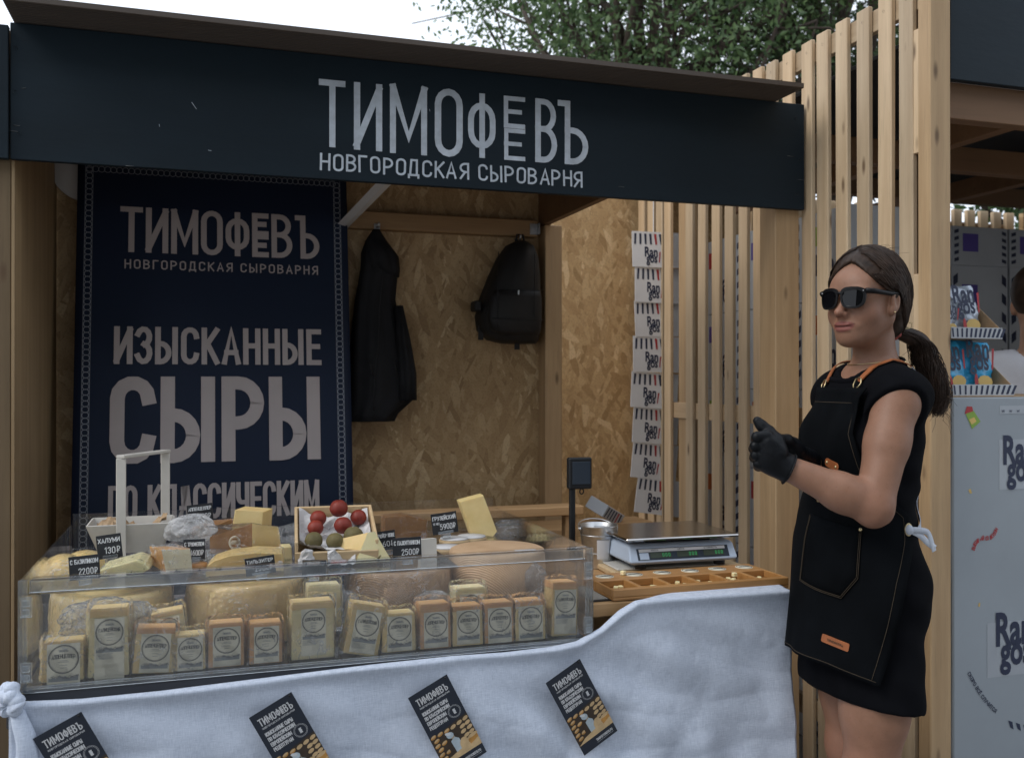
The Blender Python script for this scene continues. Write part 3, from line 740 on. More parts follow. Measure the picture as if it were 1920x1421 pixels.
# ---------------------------------------------------------------- printed labels (shared meshes)
def label_mesh(word, w, h, full):
    m = MB(); z = (0, 0, 1)
    m.box((-w / 2, -.0006, -h), (w / 2, 0, 0), 0, 0)
    y = -.0006; r_ = w * .455; cz = -r_ - w * .05
    def p3(p, k=0): return Vector((p.x, y - .0005 - k * .0002, p.y))
    circ = lambda rad, c=cz: [(rad * math.cos(i * math.pi / 16), c + rad * math.sin(i * math.pi / 16)) for i in range(33)]
    ribbon(m, circ(r_), w * .028, lambda p: p3(p), 1)
    ribbon(m, circ(r_ * .93), w * .01, lambda p: p3(p), 1)
    # curved word
    ls, tw = text_lines(word, .2); k_ = r_ * 1.55 / tw
    hh = r_ * .26
    for i, l in enumerate(ls):
        pts = []
        for a, b in l:
            xx = a * k_ - r_ * .775; pts.append((xx, cz + r_ * .10 + b * hh - (xx / r_) ** 2 * r_ * .12))
        ribbon(m, pts, w * .02, lambda p, i=i: p3(p, i % 5), 1)
    lettering(m, 'ТИМОФЕЕВЪ', (-r_ * .33, y, cz + r_ * .52), (1, 0, 0), z, r_ * .17, width=r_ * .66, gap=.2, sw=.14, n=(0, -1, 0), lift=.0006, mi=2)
    for q, ww in ((-.1, .5), (-.2, .7), (-.42, .45), (-.62, .4)):
        ribbon(m, [(-r_ * ww / 2, cz + r_ * q), (r_ * ww / 2, cz + r_ * q)], w * .014, lambda p: p3(p), 2 if q > -.4 else 2)
    # engraved landscape band
    b0 = cz - r_ * 1.08; bh = w * .22
    if -b0 + bh < h:
        top = [(-w * .45 + w * .9 * i / 16, b0 - bh * (.35 + .25 * math.sin(i * 1.3) * math.cos(i * .6))) for i in range(17)]
        m.poly([p3(Vector(p)) for p in top] + [p3(Vector((w * .45, b0 - bh))), p3(Vector((-w * .45, b0 - bh)))], 2)
        rr_ = random.Random(4)
        for i in range(14):
            x = -w * .4 + w * .8 * i / 13; q = b0 - bh * rr_.uniform(.3, .7)
            ribbon(m, [(x, q), (x + w * .05, q + bh * .22), (x + w * .08, q - bh * .1)], w * .012, lambda p, i=i: p3(p, 2 + i % 3), 1)
    if full:
        for i in range(6):
            q = b0 - bh * (1.2 + .17 * i); ribbon(m, [(-w * .44, q), (w * (.12 - .06 * (i % 2)), q)], w * .012, lambda p: p3(p), 2)
    return m.mesh('label', [MT['paperlab'], MT['ink'], MT['ink2']])
LAB = {}
def get_label(word, w, h, full):
    k = (word, round(w, 3), round(h, 3), full)
    if k not in LAB: LAB[k] = label_mesh(word, w, h, full)
    return LAB[k]
def film_shell(mb, w, d, h, seed, top=.012, puff=.004, squeeze=.0):
    "crinkled bag round a block: faceted shell with pinched corners"
    r_ = random.Random(seed); nu, nv = 20, 9
    def f(a, b):
        th = a * 2 * math.pi; cx, cy = math.cos(th), math.sin(th)
        k = 1 / max(abs(cx), abs(cy)) ; k = 1 + (k - 1) * .94
        j = 1 + .0
        x = cx * k * (w / 2 + puff); y = cy * k * (d / 2 + puff * .35)
        z = -.0 + b * (h + top)
        if b > .9: x *= .93; y *= .8
        s_ = math.sin(a * 37 + seed + b * 9) * .0022 + math.sin(a * 61 + b * 23 + seed * 2) * .0014
        if a < 1: x += cx * s_; y += cy * s_ * .35
        return Vector((x, y, z + math.sin(a * 25 + seed) * .002 * b))
    mb.grid(f, nu * 2, nv)
def pack(px0, px1, pyt, pyb, Y, word, rind, body, label, lean=0.0, dep=.06, full=False, lab=(.72, .9), yaw=0, taper=.04, lz=.12):
    "one sealed wedge: block with rind cap, label and shrink film; sizes from where it stands"
    a, b = on_y(px0, pyb, Y), on_y(px1, pyb, Y); w = (b.x - a.x)
    c = on_y((px0 + px1) / 2, pyb, Y); h = on_y((px0 + px1) / 2, pyt, Y).z - c.z
    t = thing('cheese_pack', label, 'cheese', (c.x, Y + dep / 2, max(c.z, .7825)), (R(-3), R(lean), R(yaw)), 'sealed cheese wedges in the case')
    if c.z < .7825: h -= 0
    m = MB(); k = taper
    def ring(z, s_, dd): return [(-w / 2 * s_, -dep / 2 * dd, z), (w / 2 * s_, -dep / 2 * dd, z), (w / 2 * s_, dep / 2 * dd, z), (-w / 2 * s_, dep / 2 * dd, z)]
    hs_ = h * .87
    zs = [(0, .97, .97), (.003, 1, 1), (hs_, 1 - k, 1)]
    vs = sum((ring(*q) for q in zs), [])
    fs = [(3, 2, 1, 0)] + [(i * 4 + j, i * 4 + (j + 1) % 4, (i + 1) * 4 + (j + 1) % 4, (i + 1) * 4 + j) for i in range(2) for j in range(4)] + [(8, 9, 10, 11)]
    m.add(vs, fs); m.build('block', MT[body], t)
    m = MB(); zs = [(hs_ + .0004, 1 - k, 1), (h * .97, 1 - k * 1.1, 1), (h, (1 - k) * .95, .93)]
    vs = sum((ring(*q) for q in zs), []); m.add(vs, fs); m.build('rind', MT[rind], t)
    lw, lh = w * lab[0], h * lab[1]
    l_ = link('label', get_label(word, lw, lh, full), t, loc=(w * .02, -dep / 2 - .0006, h * (1 - lz)))
    m = MB(); film_shell(m, w, dep, h, len(LAB) + int(px0)); m.build('wrapper', MT['film'], t)
    return t
AP, GA = 'АППЕНЦЕЛЛЕР', 'ГАЛИЦЕЙСКИЙ'
Y1 = 2.165
pack(78, 158, 1213, 1287, Y1, AP, 'chz_rind', 'chz', 'low broad cheese pack at the far left corner of the case', lab=(.78, 1.0), taper=.05, lz=.06, dep=.055)
pack(165, 243, 1146, 1272, Y1 + .004, GA, 'chz_rind', 'chz_pale', 'tall yellow cheese pack with full label, second from the left', full=True, taper=.09, lz=.14)
pack(248, 326, 1187, 1270, Y1, AP, 'chz_or', 'chz', 'cheese pack with orange top, third from the left, label slightly turned', lean=4, lab=(.72, .86), taper=.06)
pack(290, 352, 1147, 1212, Y1 + .085, AP, 'chz_rind', 'chz_pale', 'tilted cheese pack peeping out behind the third and fourth packs', lean=-7, lab=(.7, .9), lz=.16)
pack(326, 386, 1203, 1267, Y1, AP, 'chz', 'chz', 'small low cheese pack, fourth in the front row', lab=(.8, .96), lz=.05)
pack(391, 458, 1180, 1260, Y1, AP, 'chz_or', 'chz_or', 'cheese pack with orange rind, fifth in the front row', lab=(.78, .9), lz=.08)
pack(468, 530, 1178, 1252, Y1, AP, 'chz_or', 'chz_or', 'cheese pack with bright orange top, sixth in the front row', lab=(.76, .9), lz=.08)
pack(547, 627, 1137, 1242, Y1 + .003, AP, 'chz_rind', 'chz_pale', 'tall pale cheese pack below the wooden ball crate', full=True, lab=(.58, .82), taper=.03, dep=.065)
pack(577, 640, 1098, 1178, Y1 + .10, AP, 'chz_pale', 'chz_pale', 'pale cheese pack standing behind the tall pale one', lab=(.68, .85), lz=.2)
pack(643, 708, 1143, 1236, Y1, GA, 'chz_rind', 'chz', 'cheese pack leaning clearly to the right in the middle of the row', lean=12, full=True, lab=(.74, .84), lz=.12)
pack(717, 780, 1160, 1230, Y1, AP, 'chz', 'chz', 'squat cheese pack just right of the leaning one', lab=(.74, .92), lz=.06)
pack(788, 846, 1140, 1222, Y1, AP, 'chz_or', 'chz_or', 'cheese pack with rounded orange top, under the meshed wheel edge', lab=(.78, .8), lz=.18)
pack(849, 906, 1146, 1219, Y1, AP, 'chz_or', 'chz', 'cheese pack with thin orange top, in front of a second pack', lab=(.76, .86), lz=.1)
pack(854, 913, 1103, 1160, Y1 + .09, AP, 'chz_pale', 'chz_pale', 'pale cheese pack half hidden behind, under the big wheel', lab=(.75, .85), lz=.2)
pack(909, 964, 1139, 1213, Y1, AP, 'chz_or', 'chz_or', 'cheese pack with deep orange sides, third from the right', lab=(.8, .88), lz=.12)
pack(966, 1023, 1138, 1210, Y1, AP, 'chz_or', 'chz', 'cheese pack with orange edge, second from the right', lab=(.8, .88), lz=.12)
pack(1034, 1082, 1097, 1196, Y1 + .01, GA, 'chz_or', 'chz', 'tall narrow orange topped cheese pack at the far right end', full=True, lab=(.84, .82), lz=.14, taper=.06, lean=2)

# ---------------------------------------------------------------- wheels of cheese
def wheel(px, py, Y, r_, z0, z1, m_, label, cut=None, film=True, round_=.009):
    c = on_y(px, py, Y); t = thing('cheese_round', label, 'cheese round', (c.x, Y, z0), group='whole cheese wheels in the case')
    h = z1 - z0; pr = [(0, 0), (r_ - round_, 0), (r_ - round_ * .3, round_ * .3), (r_, round_), (r_ + .003, h / 2), (r_, h - round_), (r_ - round_ * .3, h - round_ * .3), (r_ - round_, h), (0, h)]
    m = MB(); m.lathe(pr, 48); m.build('rind', MT[m_], t)
    if film:
        m = MB(); s_ = random.Random(int(px))
        prf = [(r_ * .7, h + .004), (r_ + .002, h + .003), (r_ + .006, h * .6), (r_ + .006, h * .2), (r_ + .003, 0.002)]
        def f(a, b):
            i = b * (len(prf) - 1); i0 = min(int(i), len(prf) - 2); fr_ = i - i0
            rad = prf[i0][0] * (1 - fr_) + prf[i0 + 1][0] * fr_; z = prf[i0][1] * (1 - fr_) + prf[i0 + 1][1] * fr_
            rad += .0035 * math.sin(a * 70 + b * 9 + px) * math.sin(a * 29 - b * 5) + .002 * math.sin(a * 163 + b * 17)
            th = a * 2 * math.pi; return Vector((rad * math.cos(th), rad * math.sin(th), z))
        m.grid(f, 90, 12); m.build('film', MT['film'], t)
    return t
wheel(212, 1150, 2.44, .130, .7825, .915, 'chz', 'pale cheese wheel in crumpled film at the left end of the case')
wheel(462, 1140, 2.43, .136, .7825, .925, 'chz_rind', 'smooth yellow cheese wheel in film behind the orange packs')
wheel(748, 1120, 2.45, .132, .7825, .928, 'wheel', 'brown meshed cheese wheel in film in the middle of the case')
wheel(932, 1060, 2.46, .128, .848, .955, 'wheel', 'large brown cheese wheel with a white sticker on top', film=False)
m = MB(); m.box((-.05, -.05, 0), (.05, .05, .065), .004); c = on_y(932, 1060, 2.46)
m.build('riser_block', MT['cutb'], None, loc=(c.x, 2.46, .7825), label='wooden block under the large brown cheese wheel', cat='block')
c = on_z(985, 1031, .9565)
m = MB(); m.box((-.028, -.009, 0), (.028, .009, .0006), 0)
m.build('sticker', MT['white'], None, loc=c, rot=(0, 0, R(-6)), label='small white sticker lying on the large brown wheel', cat='sticker')
# boards carrying the goods behind the wheels
cpart('shelf', MT['acryl'], (cx0 + .012, 2.31, .936), (.612, 2.905, .9415)); cpart('shelf', MT['acryl'], (.616, 2.605, .936), (cx1 - .012, 2.905, .9415))
for x in (cx0 + .02, .58, .86):
    for y in (2.63, 2.885): cpart('shelf_leg', MT['acryl_edge'], (x, y, .7815), (x + .012, y + .012, .9355))

# ---------------------------------------------------------------- wedges on top
def wedge(name, pts_front, depth, axis, m_faces, label, film=True, group='cut cheese wedges on top', loc=None, seal=None):
    "prism: outline in the local xz plane pushed back along axis; faces take cut or rind cheese"
    t = thing(name, label, 'cheese', loc, group=group)
    n = len(pts_front); ax = Vector(axis)
    vs = [Vector((p[0], 0, p[1])) for p in pts_front]; sc_ = pts_front
    cen = sum(vs, Vector()) / n
    vb = [v + ax for v in vs] if depth is None else [cen + (v - cen) * depth + ax for v in vs]
    body = MB(); body.add(vs, [tuple(range(n))]); body.add(vs + vb, [(i, (i + 1) % n, n + (i + 1) % n, n + i) for i in range(n) if m_faces[1][i] == 0]); body.add(vb, [tuple(range(n))[::-1]]) if 0 in m_faces[1] else None
    o = body.build('cut_face', MT[m_faces[0]], t)
    bm_ = bmesh.new(); bm_.from_mesh(o.data); bmesh.ops.delete(bm_, geom=[v for v in bm_.verts if not v.link_faces], context='VERTS'); bmesh.ops.remove_doubles(bm_, verts=bm_.verts, dist=1e-5); bmesh.ops.recalc_face_normals(bm_, faces=bm_.faces); bm_.to_mesh(o.data); bm_.free()
    bev = o.modifiers.new('soft', 'BEVEL'); bev.width = .003; bev.segments = 2; bev.limit_method = 'ANGLE'
    rind = MB(); rind.add(vs + vb, [(i, (i + 1) % n, n + (i + 1) % n, n + i) for i in range(n) if m_faces[1][i] == 1])
    if 0 not in m_faces[1]: rind.add(vb, [tuple(range(n))[::-1]])
    if rind.f: rind.build('rind', MT[m_faces[2]], t)
    if film:
        fm = MB(); big = [cen + (v - cen) * 1.035 + Vector((0, -.003, .001)) for v in vs]; bb = [v + ax * .98 for v in big]
        fm.add(big + bb, [tuple(range(n))] + [(i, (i + 1) % n, n + (i + 1) % n, n + i) for i in range(n) if i != 0], 0)
        fm.build('wrapper', MT['film'], t)
    return t
def prof(pts, Y):
    "outline of a thing standing in the plane y = Y, as x,z offsets from its lower left point"
    q = [on_y(a, b, Y) for a, b in pts]; o = q[0]
    return [(p.x - o.x, p.z - o.z) for p in q], o
# upright pale wedge at the back, and the big wrapped wedge with a seal
pr_, o_ = prof([(427, 1040), (487, 1040), (493, 960), (440, 956)], 2.62)
wedge('cheese_wedge', pr_, None, (.03, .07, 0), ('chz', [0, 1, 1, 0], 'chz_rind'), 'upright pale yellow wedge standing behind the wrapped wedge with seal', film=False, loc=o_)
pr_, o_ = prof([(473, 1048), (530, 1045), (522, 988), (473, 981)], 2.50)
t_ = wedge('cheese_wedge', pr_, .45, (-.12, .06, -.012), ('chz', [1, 1, 1, 1], 'chz_brown'), 'wrapped wedge with dark gold rind and round stamped seal', loc=o_)
m = MB()
sp_ = [on_y(440, 1017, 2.516) - o_ + Vector((math.cos(i * math.pi / 12) * .013, 0, math.sin(i * math.pi / 12) * .016)) for i in range(25)]
m.tube(sp_, .0011, 5, caps=False); m.tube([on_y(440, 1017, 2.516) - o_ + (p - (on_y(440, 1017, 2.516) - o_)) * .8 for p in sp_], .0006, 5, caps=False)
for k in range(-2, 3): m.tube([on_y(440, 1017, 2.516) - o_ + Vector((k * .004 - .005, 0, -.005)), on_y(440, 1017, 2.516) - o_ + Vector((k * .004 + .004, 0, .006))], .0008, 4)
m.build('stamped_seal', MT['paperlab'], t_)
pr_, o_ = prof([(527, 1050), (549, 1048), (547, 1024), (529, 1025)], 2.56)
wedge('cheese_wedge', pr_, None, (.0, .05, 0), ('chz_pale', [0, 0, 0, 0], 'chz'), 'small pale cheese piece beside the ball crate', film=False, loc=o_)
# low round-topped half wheel (Tilsiter)
pr_, o_ = prof([(386, 1082), (532, 1070), (528, 1040), (480, 1038), (430, 1044), (400, 1054), (388, 1064)], 2.36)
wedge('cheese_wedge', pr_, None, (.01, .10, .0), ('chz_rind', [1, 1, 1, 1, 1, 1, 1], 'chz'), 'low broad yellow half wheel with rounded edge in the front', loc=o_ + Vector((0, 0, .002)))
# truffle wedge
pr_, o_ = prof([(312, 1074), (361, 1072), (356, 1029), (303, 1030)], 2.36)
wedge('cheese_wedge', pr_, .82, (-.035, .06, .004), ('chz_truf', [1, 1, 1, 1], 'chz_or'), 'pale speckled truffle cheese piece in a kraft wrap', film=True, loc=o_)
# basil slab
pr_, o_ = prof([(188, 1084), (262, 1078), (281, 1066), (272, 1056), (255, 1050), (188, 1068)], 2.34)
wedge('cheese_wedge', pr_, None, (.01, .08, .006), ('chz_basil', [0, 0, 0, 0, 0, 0], 'chz'), 'flat pale slab with green herb flecks at the left', film=True, loc=o_)
# fenugreek wedge: triangular
pr_, o_ = prof([(668, 1052), (733, 1048), (722, 1030), (703, 996), (690, 998)], 2.40)
wedge('cheese_wedge', pr_, .6, (-.075, .045, -.006), ('chz_herb', [1, 1, 1, 1, 1], 'chz_rind'), 'yellow wedge full of brown seed flecks in front of the crate', film=False, loc=o_)
# leaning wedge at right
pr_, o_ = prof([(884, 1003), (924, 1006), (932, 996), (906, 928), (861, 940)], 2.74)
wedge('cheese_wedge', pr_, None, (.004, .05, .0), ('chz', [0, 1, 1, 0, 0], 'chz_or'), 'tall smooth yellow wedge leaning left behind the large wheel', film=False, loc=o_)
pr_, o_ = prof([(400, 1010), (437, 1005), (437, 972), (404, 985)], 2.70)
wedge('cheese_wedge', pr_, None, (-.06, .05, -.01), ('chz_brown', [1, 1, 1, 1], 'chz_brown'), 'dark amber rind wedge in the shade behind the white basket', film=True, loc=o_)
pr_, o_ = prof([(720, 1015), (800, 1012), (800, 975), (760, 966), (722, 970)], 2.74)
wedge('cheese_wedge', pr_, None, (.0, .06, 0), ('chz_brown', [1, 1, 1, 1, 1], 'chz_brown'), 'kraft brown wrapped piece behind the price tags', film=True, loc=o_)
# wrapped pieces at the far left
for i, (px, py, Y, r3) in enumerate([(118, 1075, 2.48, (.05, .07, .045)), (160, 1064, 2.56, (.055, .06, .042))]):
    c = on_y(px, py, Y); m = MB(); m.ball((0, 0, 0), r3, 22)
    t_ = thing('cheese_wedge', ['rounded pale cheese in film against the left end pane', 'rounded pale cheese in film below the white basket'][i], 'cheese', c, group='cut cheese wedges on top')
    m.build('rind', MT['chz'], t_); m = MB(); m.ball((0, 0, 0), tuple(q * 1.04 for q in r3), 22); m.build('wrapper', MT['film'], t_)
# dark plug of cheese behind the truffle tag
c = on_y(372, 1062, 2.42); m = MB(); m.lathe([(0, 0), (.02, 0), (.024, .008), (.02, .017), (0, .019)], 20)
m.build('cheese_disc', MT['chz_brown'], None, loc=c + Vector((0, 0, -.008)), label='small round dark cheese disc below the truffle price tag', cat='cheese')
# round white soft cheeses
for i, (px, py, Y) in enumerate([(838, 1028, 2.60), (852, 1012, 2.68), (884, 1008, 2.70)]):
    c = on_y(px, py, Y); t_ = thing('soft_cheese', ['front round white soft cheese in a wooden box', 'middle round white soft cheese behind the large wheel', 'rear round white soft cheese under the leaning wedge'][i], 'cheese', c, group='round white soft cheeses')
    m = MB(); m.lathe([(0, -.02), (.043, -.02), (.044, .0), (.0425, .003), (0, .003)], 30); m.build('box_side', MT['cutb'], t_)
    m = MB(); m.lathe([(.0, .0035), (.041, .0035), (.0405, .007), (0, .008)], 30); m.build('rind', MT['white'], t_)

# ---------------------------------------------------------------- crate of cheese balls
o_ = on_y(553, 1058, 2.42)
cr = thing('ball_crate', 'open pine crate lined with paper standing behind the fenugreek wedge', 'crate', o_, (R(15), 0, R(-5)))
cw, cd_, ch_ = .205, .24, .055
for nm, lo, hi in (('bottom', (0, 0, 0), (cw, cd_, .006)), ('front_board', (0, 0, .007), (cw, .008, .03)), ('back_board', (0, cd_ - .008, .007), (cw, cd_, ch_)), ('side_board', (0, .009, .007), (.008, cd_ - .009, ch_)), ('side_board', (cw - .008, .009, .007), (cw, cd_ - .009, ch_))):
    c = Vector([(lo[i] + hi[i]) / 2 for i in range(3)]); q = MB().box(Vector(lo) - c, Vector(hi) - c, .0015).build(nm, MT['cutb'], cr); q.location = c
m = MB(); rr_ = random.Random(2)
m.grid(lambda a, b: Vector((.012 + a * (cw - .024), .014 + b * (cd_ - .03), .012 + .02 * (abs(2 * a - 1) ** 3 + abs(2 * b - 1) ** 3) + rr_.uniform(-.005, .008))), 14, 16, smooth=False)
m.build('paper_liner', MT['paper'], cr)
CRM = Matrix.Translation(o_) @ Matrix.Rotation(R(-5), 4, 'Z') @ Matrix.Rotation(R(15), 4, 'X')
for i, (x, y, z, r_, k, lab) in enumerate([(.098, .185, .075, .029, 'r', 'topmost red paprika cheese ball in the crate'), (.052, .17, .055, .026, 'r', 'red paprika cheese ball at the left of the topmost one'), (.142, .175, .052, .026, 'r', 'red paprika cheese ball by the right crate side'),
        (.045, .12, .05, .025, 'r', 'red paprika cheese ball low at the left, half wrapped'), (.105, .125, .052, .028, 'r', 'red paprika cheese ball below the topmost one'), (.04, .055, .044, .027, 'g', 'dark herb cheese ball at the front left of the crate'), (.085, .05, .042, .027, 'g', 'dark herb cheese ball at the front centre of the crate'), (.125, .065, .048, .03, 'g', 'dark herb cheese ball beside the fenugreek wedge')]):
    r_ *= .84; z -= .006; x = x * 1.17; m = MB(); m.ball((0, 0, 0), (r_, r_, r_ * .95), 20)
    b_ = m.build('cheese_ball', MT['ball_red' if k == 'r' else 'ball_green'], None, loc=CRM @ Vector((x, y, z)), label=lab, cat='cheese ball', group='cheese balls in the crate')
    dm = b_.modifiers.new('lumpy', 'DISPLACE'); tx = bpy.data.textures.new('lump', 'CLOUDS'); tx.noise_scale = .012; dm.texture = tx; dm.strength = .004
for i, (px, py, Y) in enumerate([(585, 1050, 2.42), (640, 1050, 2.40)]):
    m = MB(); rr_ = random.Random(i)
    m.grid(lambda a, b: Vector(((a - .5) * .07, (b - .5) * .03, .02 * math.sin(a * 5 + i) * b + rr_.uniform(0, .014))), 8, 5, smooth=False)
    q = solidify(m.build('crumpled_paper', MT['paper'], None, loc=on_y(px, py, Y), rot=(R(50), 0, 0), label=['white crumpled paper at the left front of the crate', 'white crumpled paper between the crate and the fenugreek wedge'][i], cat='paper'), .0006)

# ---------------------------------------------------------------- white basket with arch handle
BYY = 2.60
tl, tr_ = on_y(165, 985, BYY), on_y(322, 993, BYY); bl_ = on_y(182, 1040, BYY)
bk = thing('basket', 'white painted trug basket with tall square handle', 'basket', ((tl.x + tr_.x) / 2, BYY + .07, bl_.z))
hw = (tr_.x - tl.x) / 2; hh = tl.z - bl_.z; 
def slab(nm, a, b, c, d, th=.005):
    m = MB(); q = [Vector(p) for p in (a, b, c, d)]; n_ = (q[1] - q[0]).cross(q[2] - q[0]).normalized() * th
    vs = q + [p + n_ for p in q]; m.add(vs, [(0, 1, 2, 3), (7, 6, 5, 4), (0, 4, 5, 1), (1, 5, 6, 2), (2, 6, 7, 3), (3, 7, 4, 0)])
    return m.build(nm, MT['basket'], bk)
bw = hw * .72
slab('front_board', (-bw, -.05, 0), (bw, -.05, 0), (hw, -.075, hh), (-hw, -.075, hh))
slab('back_board', (bw, .05, 0), (-bw, .05, 0), (-hw, .075, hh), (hw, .075, hh))
slab('end_board', (-bw, .05, 0), (-bw, -.05, 0), (-hw, -.075, hh), (-hw, .075, hh))
for k in range(3):
    z0, z1 = hh * k / 3, hh * (k + 1) / 3 - .002; f0 = bw + (hw - bw) * k / 3; f1 = bw + (hw - bw) * (k + 1) / 3; g0 = .05 + .025 * k / 3; g1 = .05 + .025 * (k + 1) / 3
    slab('end_slat', (f0, -g0, z0), (f0, g0, z0), (f1, g1, z1), (f1, -g1, z1))
slab('bottom', (-bw, -.05, 0), (bw, -.05, 0), (bw, .05, 0), (-bw, .05, 0))
tz = on_y(230, 858, BYY).z - bl_.z
hx0 = on_y(228, 900, BYY).x - bk.location.x; hx1 = on_y(309, 900, BYY + .1).x - bk.location.x
fr = lambda x, y: Vector((x, y, 0))
pf = Vector((hx0, -.085, -.01)); pb = Vector((hx1, .085, hh * .4))
for p, nm in ((Vector((hx0, -.083, 0)), 'handle_upright'), (Vector((hx1, .083, 0)), 'handle_upright')):
    m = MB(); m.box((p.x - .0115, p.y - .004, -.005 if p.y < 0 else hh * .2), (p.x + .0115, p.y + .004, tz - .001), .0012); m.build(nm, MT['basket'], bk)
d_ = Vector((hx1 - hx0, .166, 0)); L_ = d_.length; an = math.atan2(d_.y, d_.x)
m = MB(); m.box((-.004, -.0115, -.004), (L_ + .008, .0115, .004), .0012); q = m.build('handle_bar', MT['basket'], bk, loc=(hx0, -.083, tz + .0035), rot=(0, 0, an))
m = MB(); rr_ = random.Random(8)
m.grid(lambda a, b: Vector(((a - .5) * .17, (b - .5) * .11, hh * .78 + rr_.uniform(-.008, .012) + .012 * math.sin(a * 7) + (.03 * max(0, a - .6)))), 16, 10, smooth=False)
m.build('contents', MT['kraft'], bk)
# loose film bunched at the right of the basket
def crumple(name, c, size, label, m_, seed, rot=(0, 0, 0), amp=.25):
    me_ = bmesh.new(); bmesh.ops.create_icosphere(me_, subdivisions=4, radius=1.0)
    r_ = np.random.default_rng(seed); ds = [(Vector(r_.normal(size=3)), r_.uniform(2, 7), r_.uniform(0, 6)) for _ in range(10)]
    for v in me_.verts:
        q = v.co.copy(); s_ = sum(abs(math.sin(d.normalized().dot(q) * f + p)) for d, f, p in ds) / 10
        v.co = Vector((q.x * size[0], q.y * size[1], q.z * size[2])) * (1 - amp + amp * 1.6 * s_)
    me2 = bpy.data.meshes.new(name); me_.to_mesh(me2); me_.free(); me2.materials.append(MT[m_])
    return link(name, me2, None, loc=c, rot=rot, label=label, cat='film')
crumple('crumpled_film', on_y(356, 990, 2.60), (.06, .045, .034), 'crumpled milky bag bulging beside the white basket', 'filmmilk', 3, amp=.55)
crumple('crumpled_film', on_y(560, 1000, 2.80), (.07, .03, .03), 'crumpled clear film against the back pane below the banner', 'filmloose', 5)
crumple('crumpled_film', on_y(948, 992, 2.78), (.04, .03, .03), 'crumpled bluish film right of the leaning wedge', 'filmloose', 6)
crumple('crumpled_film', on_y(425, 1040, 2.56), (.07, .04, .022), 'crumpled film under the sealed wedge', 'filmloose', 9)
crumple('crumpled_film', on_y(640, 1142, 2.33), (.05, .03, .05), 'crumpled film between the packs below the seed flecked wedge', 'filmloose', 12)
crumple('crumpled_film', on_y(200, 1160, 2.28), (.10, .02, .045), 'crumpled shiny film over the left cheese wheel', 'filmloose', 14, amp=.4)
crumple('crumpled_film', on_y(1000, 1085, 2.345), (.035, .016, .04), 'crumpled film bunched on the side of the large brown wheel', 'filmloose', 15, amp=.35)
crumple('crumpled_film', on_y(810, 1122, 2.31), (.045, .02, .02), 'crumpled film above the packs under the meshed wheel', 'filmloose', 17)
# bowl with cracker sticks
c = on_y(1003, 1015, 2.80)
bw_ = thing('cracker_bowl', 'black bowl with pale cracker sticks behind the case right corner', 'bowl', c)
m = MB(); m.lathe([(0, -.03), (.03, -.03), (.052, -.005), (.058, .01), (.055, .01), (.048, -.006), (.0, -.022)], 28); m.build('bowl', MT['black'], bw_)
rr_ = random.Random(5)
for i in range(16):
    a = rr_.uniform(-.035, .035); m = MB(); m.box((-.004, -.002, -.02), (.004, .002, .018), .0008)
    m.build('cracker_stick', MT['chz_pale'], bw_, loc=(a, rr_.uniform(-.02, .02), .006), rot=(rr_.uniform(-.6, .6), rr_.uniform(-.5, .5), rr_.uniform(0, 3)))

# ---------------------------------------------------------------- price tags
def price(px0, px1, pyt, pyb, Y, name, cost, label, roll=4, sub=None, yaw=0):
    a, b = on_y(px0, pyb, Y), on_y(px1, pyb, Y); w_ = b.x - a.x; h_ = on_y((px0 + px1) / 2, pyt, Y).z - on_y((px0 + px1) / 2, pyb, Y).z
    t = thing('price_tag', label, 'price tag', ((a.x + b.x) / 2, Y, a.z), (R(-6), R(-roll), R(yaw)), 'chalk price tags')
    m = MB(); m.box((-w_ / 2, 0, 0), (w_ / 2, .0012, h_), .0003); m.build('board', MT['tagblack'], t)
    m = MB()
    kw = dict(n=(0, -1, 0), jit=.03, lift=.0008)
    lettering(m, name, (-w_ * .45, 0, h_ * .66), (1, 0, 0), (0, 0, 1), h_ * .2, width=w_ * .9, gap=.22, sw=.16, **kw)
    if cost: lettering(m, cost, (-w_ * .2, 0, h_ * .2), (1, 0, 0), (0, 0, 1), h_ * .28, width=w_ * .62, gap=.26, sw=.12, **kw)
    if sub: lettering(m, sub, (-w_ * .45, 0, h_ * .46), (1, 0, 0), (0, 0, 1), h_ * .11, width=w_ * .26, gap=.22, sw=.16, **kw)
    m.build('writing', MT['chalk'], t)
    m = MB(); m.box((-w_ * .3, -.003, 0), (w_ * .3, -.0012, h_ * .13), .0003); m.box((-.012, -.01, -.012), (.012, .012, -.001), .0005)
    m.build('clip_stand', MT['acryl_edge'], t); return t
price(131, 189, 1043, 1087, 2.27, 'С БАЗИЛИКОМ', '2200₽', 'price tag reading с базиликом 2200 at the far left')
price(184, 231, 1003, 1047, 2.47, 'ХАЛУМИ', '130₽', 'price tag reading халуми 130 in front of the white basket', roll=6)
price(344, 385, 1012, 1050, 2.42, 'С ТРЮФЕЛЕМ', '4600₽', 'price tag reading с трюфелем 4600 beside the speckled piece', roll=0)
price(353, 401, 946, 980, 2.76, 'АППЕНЦЕЛЛЕР', '3800₽', 'price tag reading аппенцеллер 3800 high in front of the banner', roll=5)
price(462, 518, 1045, 1078, 2.27, 'ТИЛЬЗИТЕР', '2500₽', 'price tag reading тильзитер leaning on the case lip', roll=6)
price(566, 611, 1051, 1080, 2.27, 'АППЕНЦЕЛЛЕР', '', 'price tag reading аппенцеллер under the crate', roll=-3)
price(708, 744, 996, 1032, 2.52, 'ГРЮЙЕР КЮВЕ', '60₽', 'price tag half hidden behind the seed flecked wedge', roll=5)
price(737, 791, 1009, 1050, 2.36, 'С ПАЖИТНИКОМ', '2500₽', 'price tag reading с пажитником 2500 in the middle', roll=1)
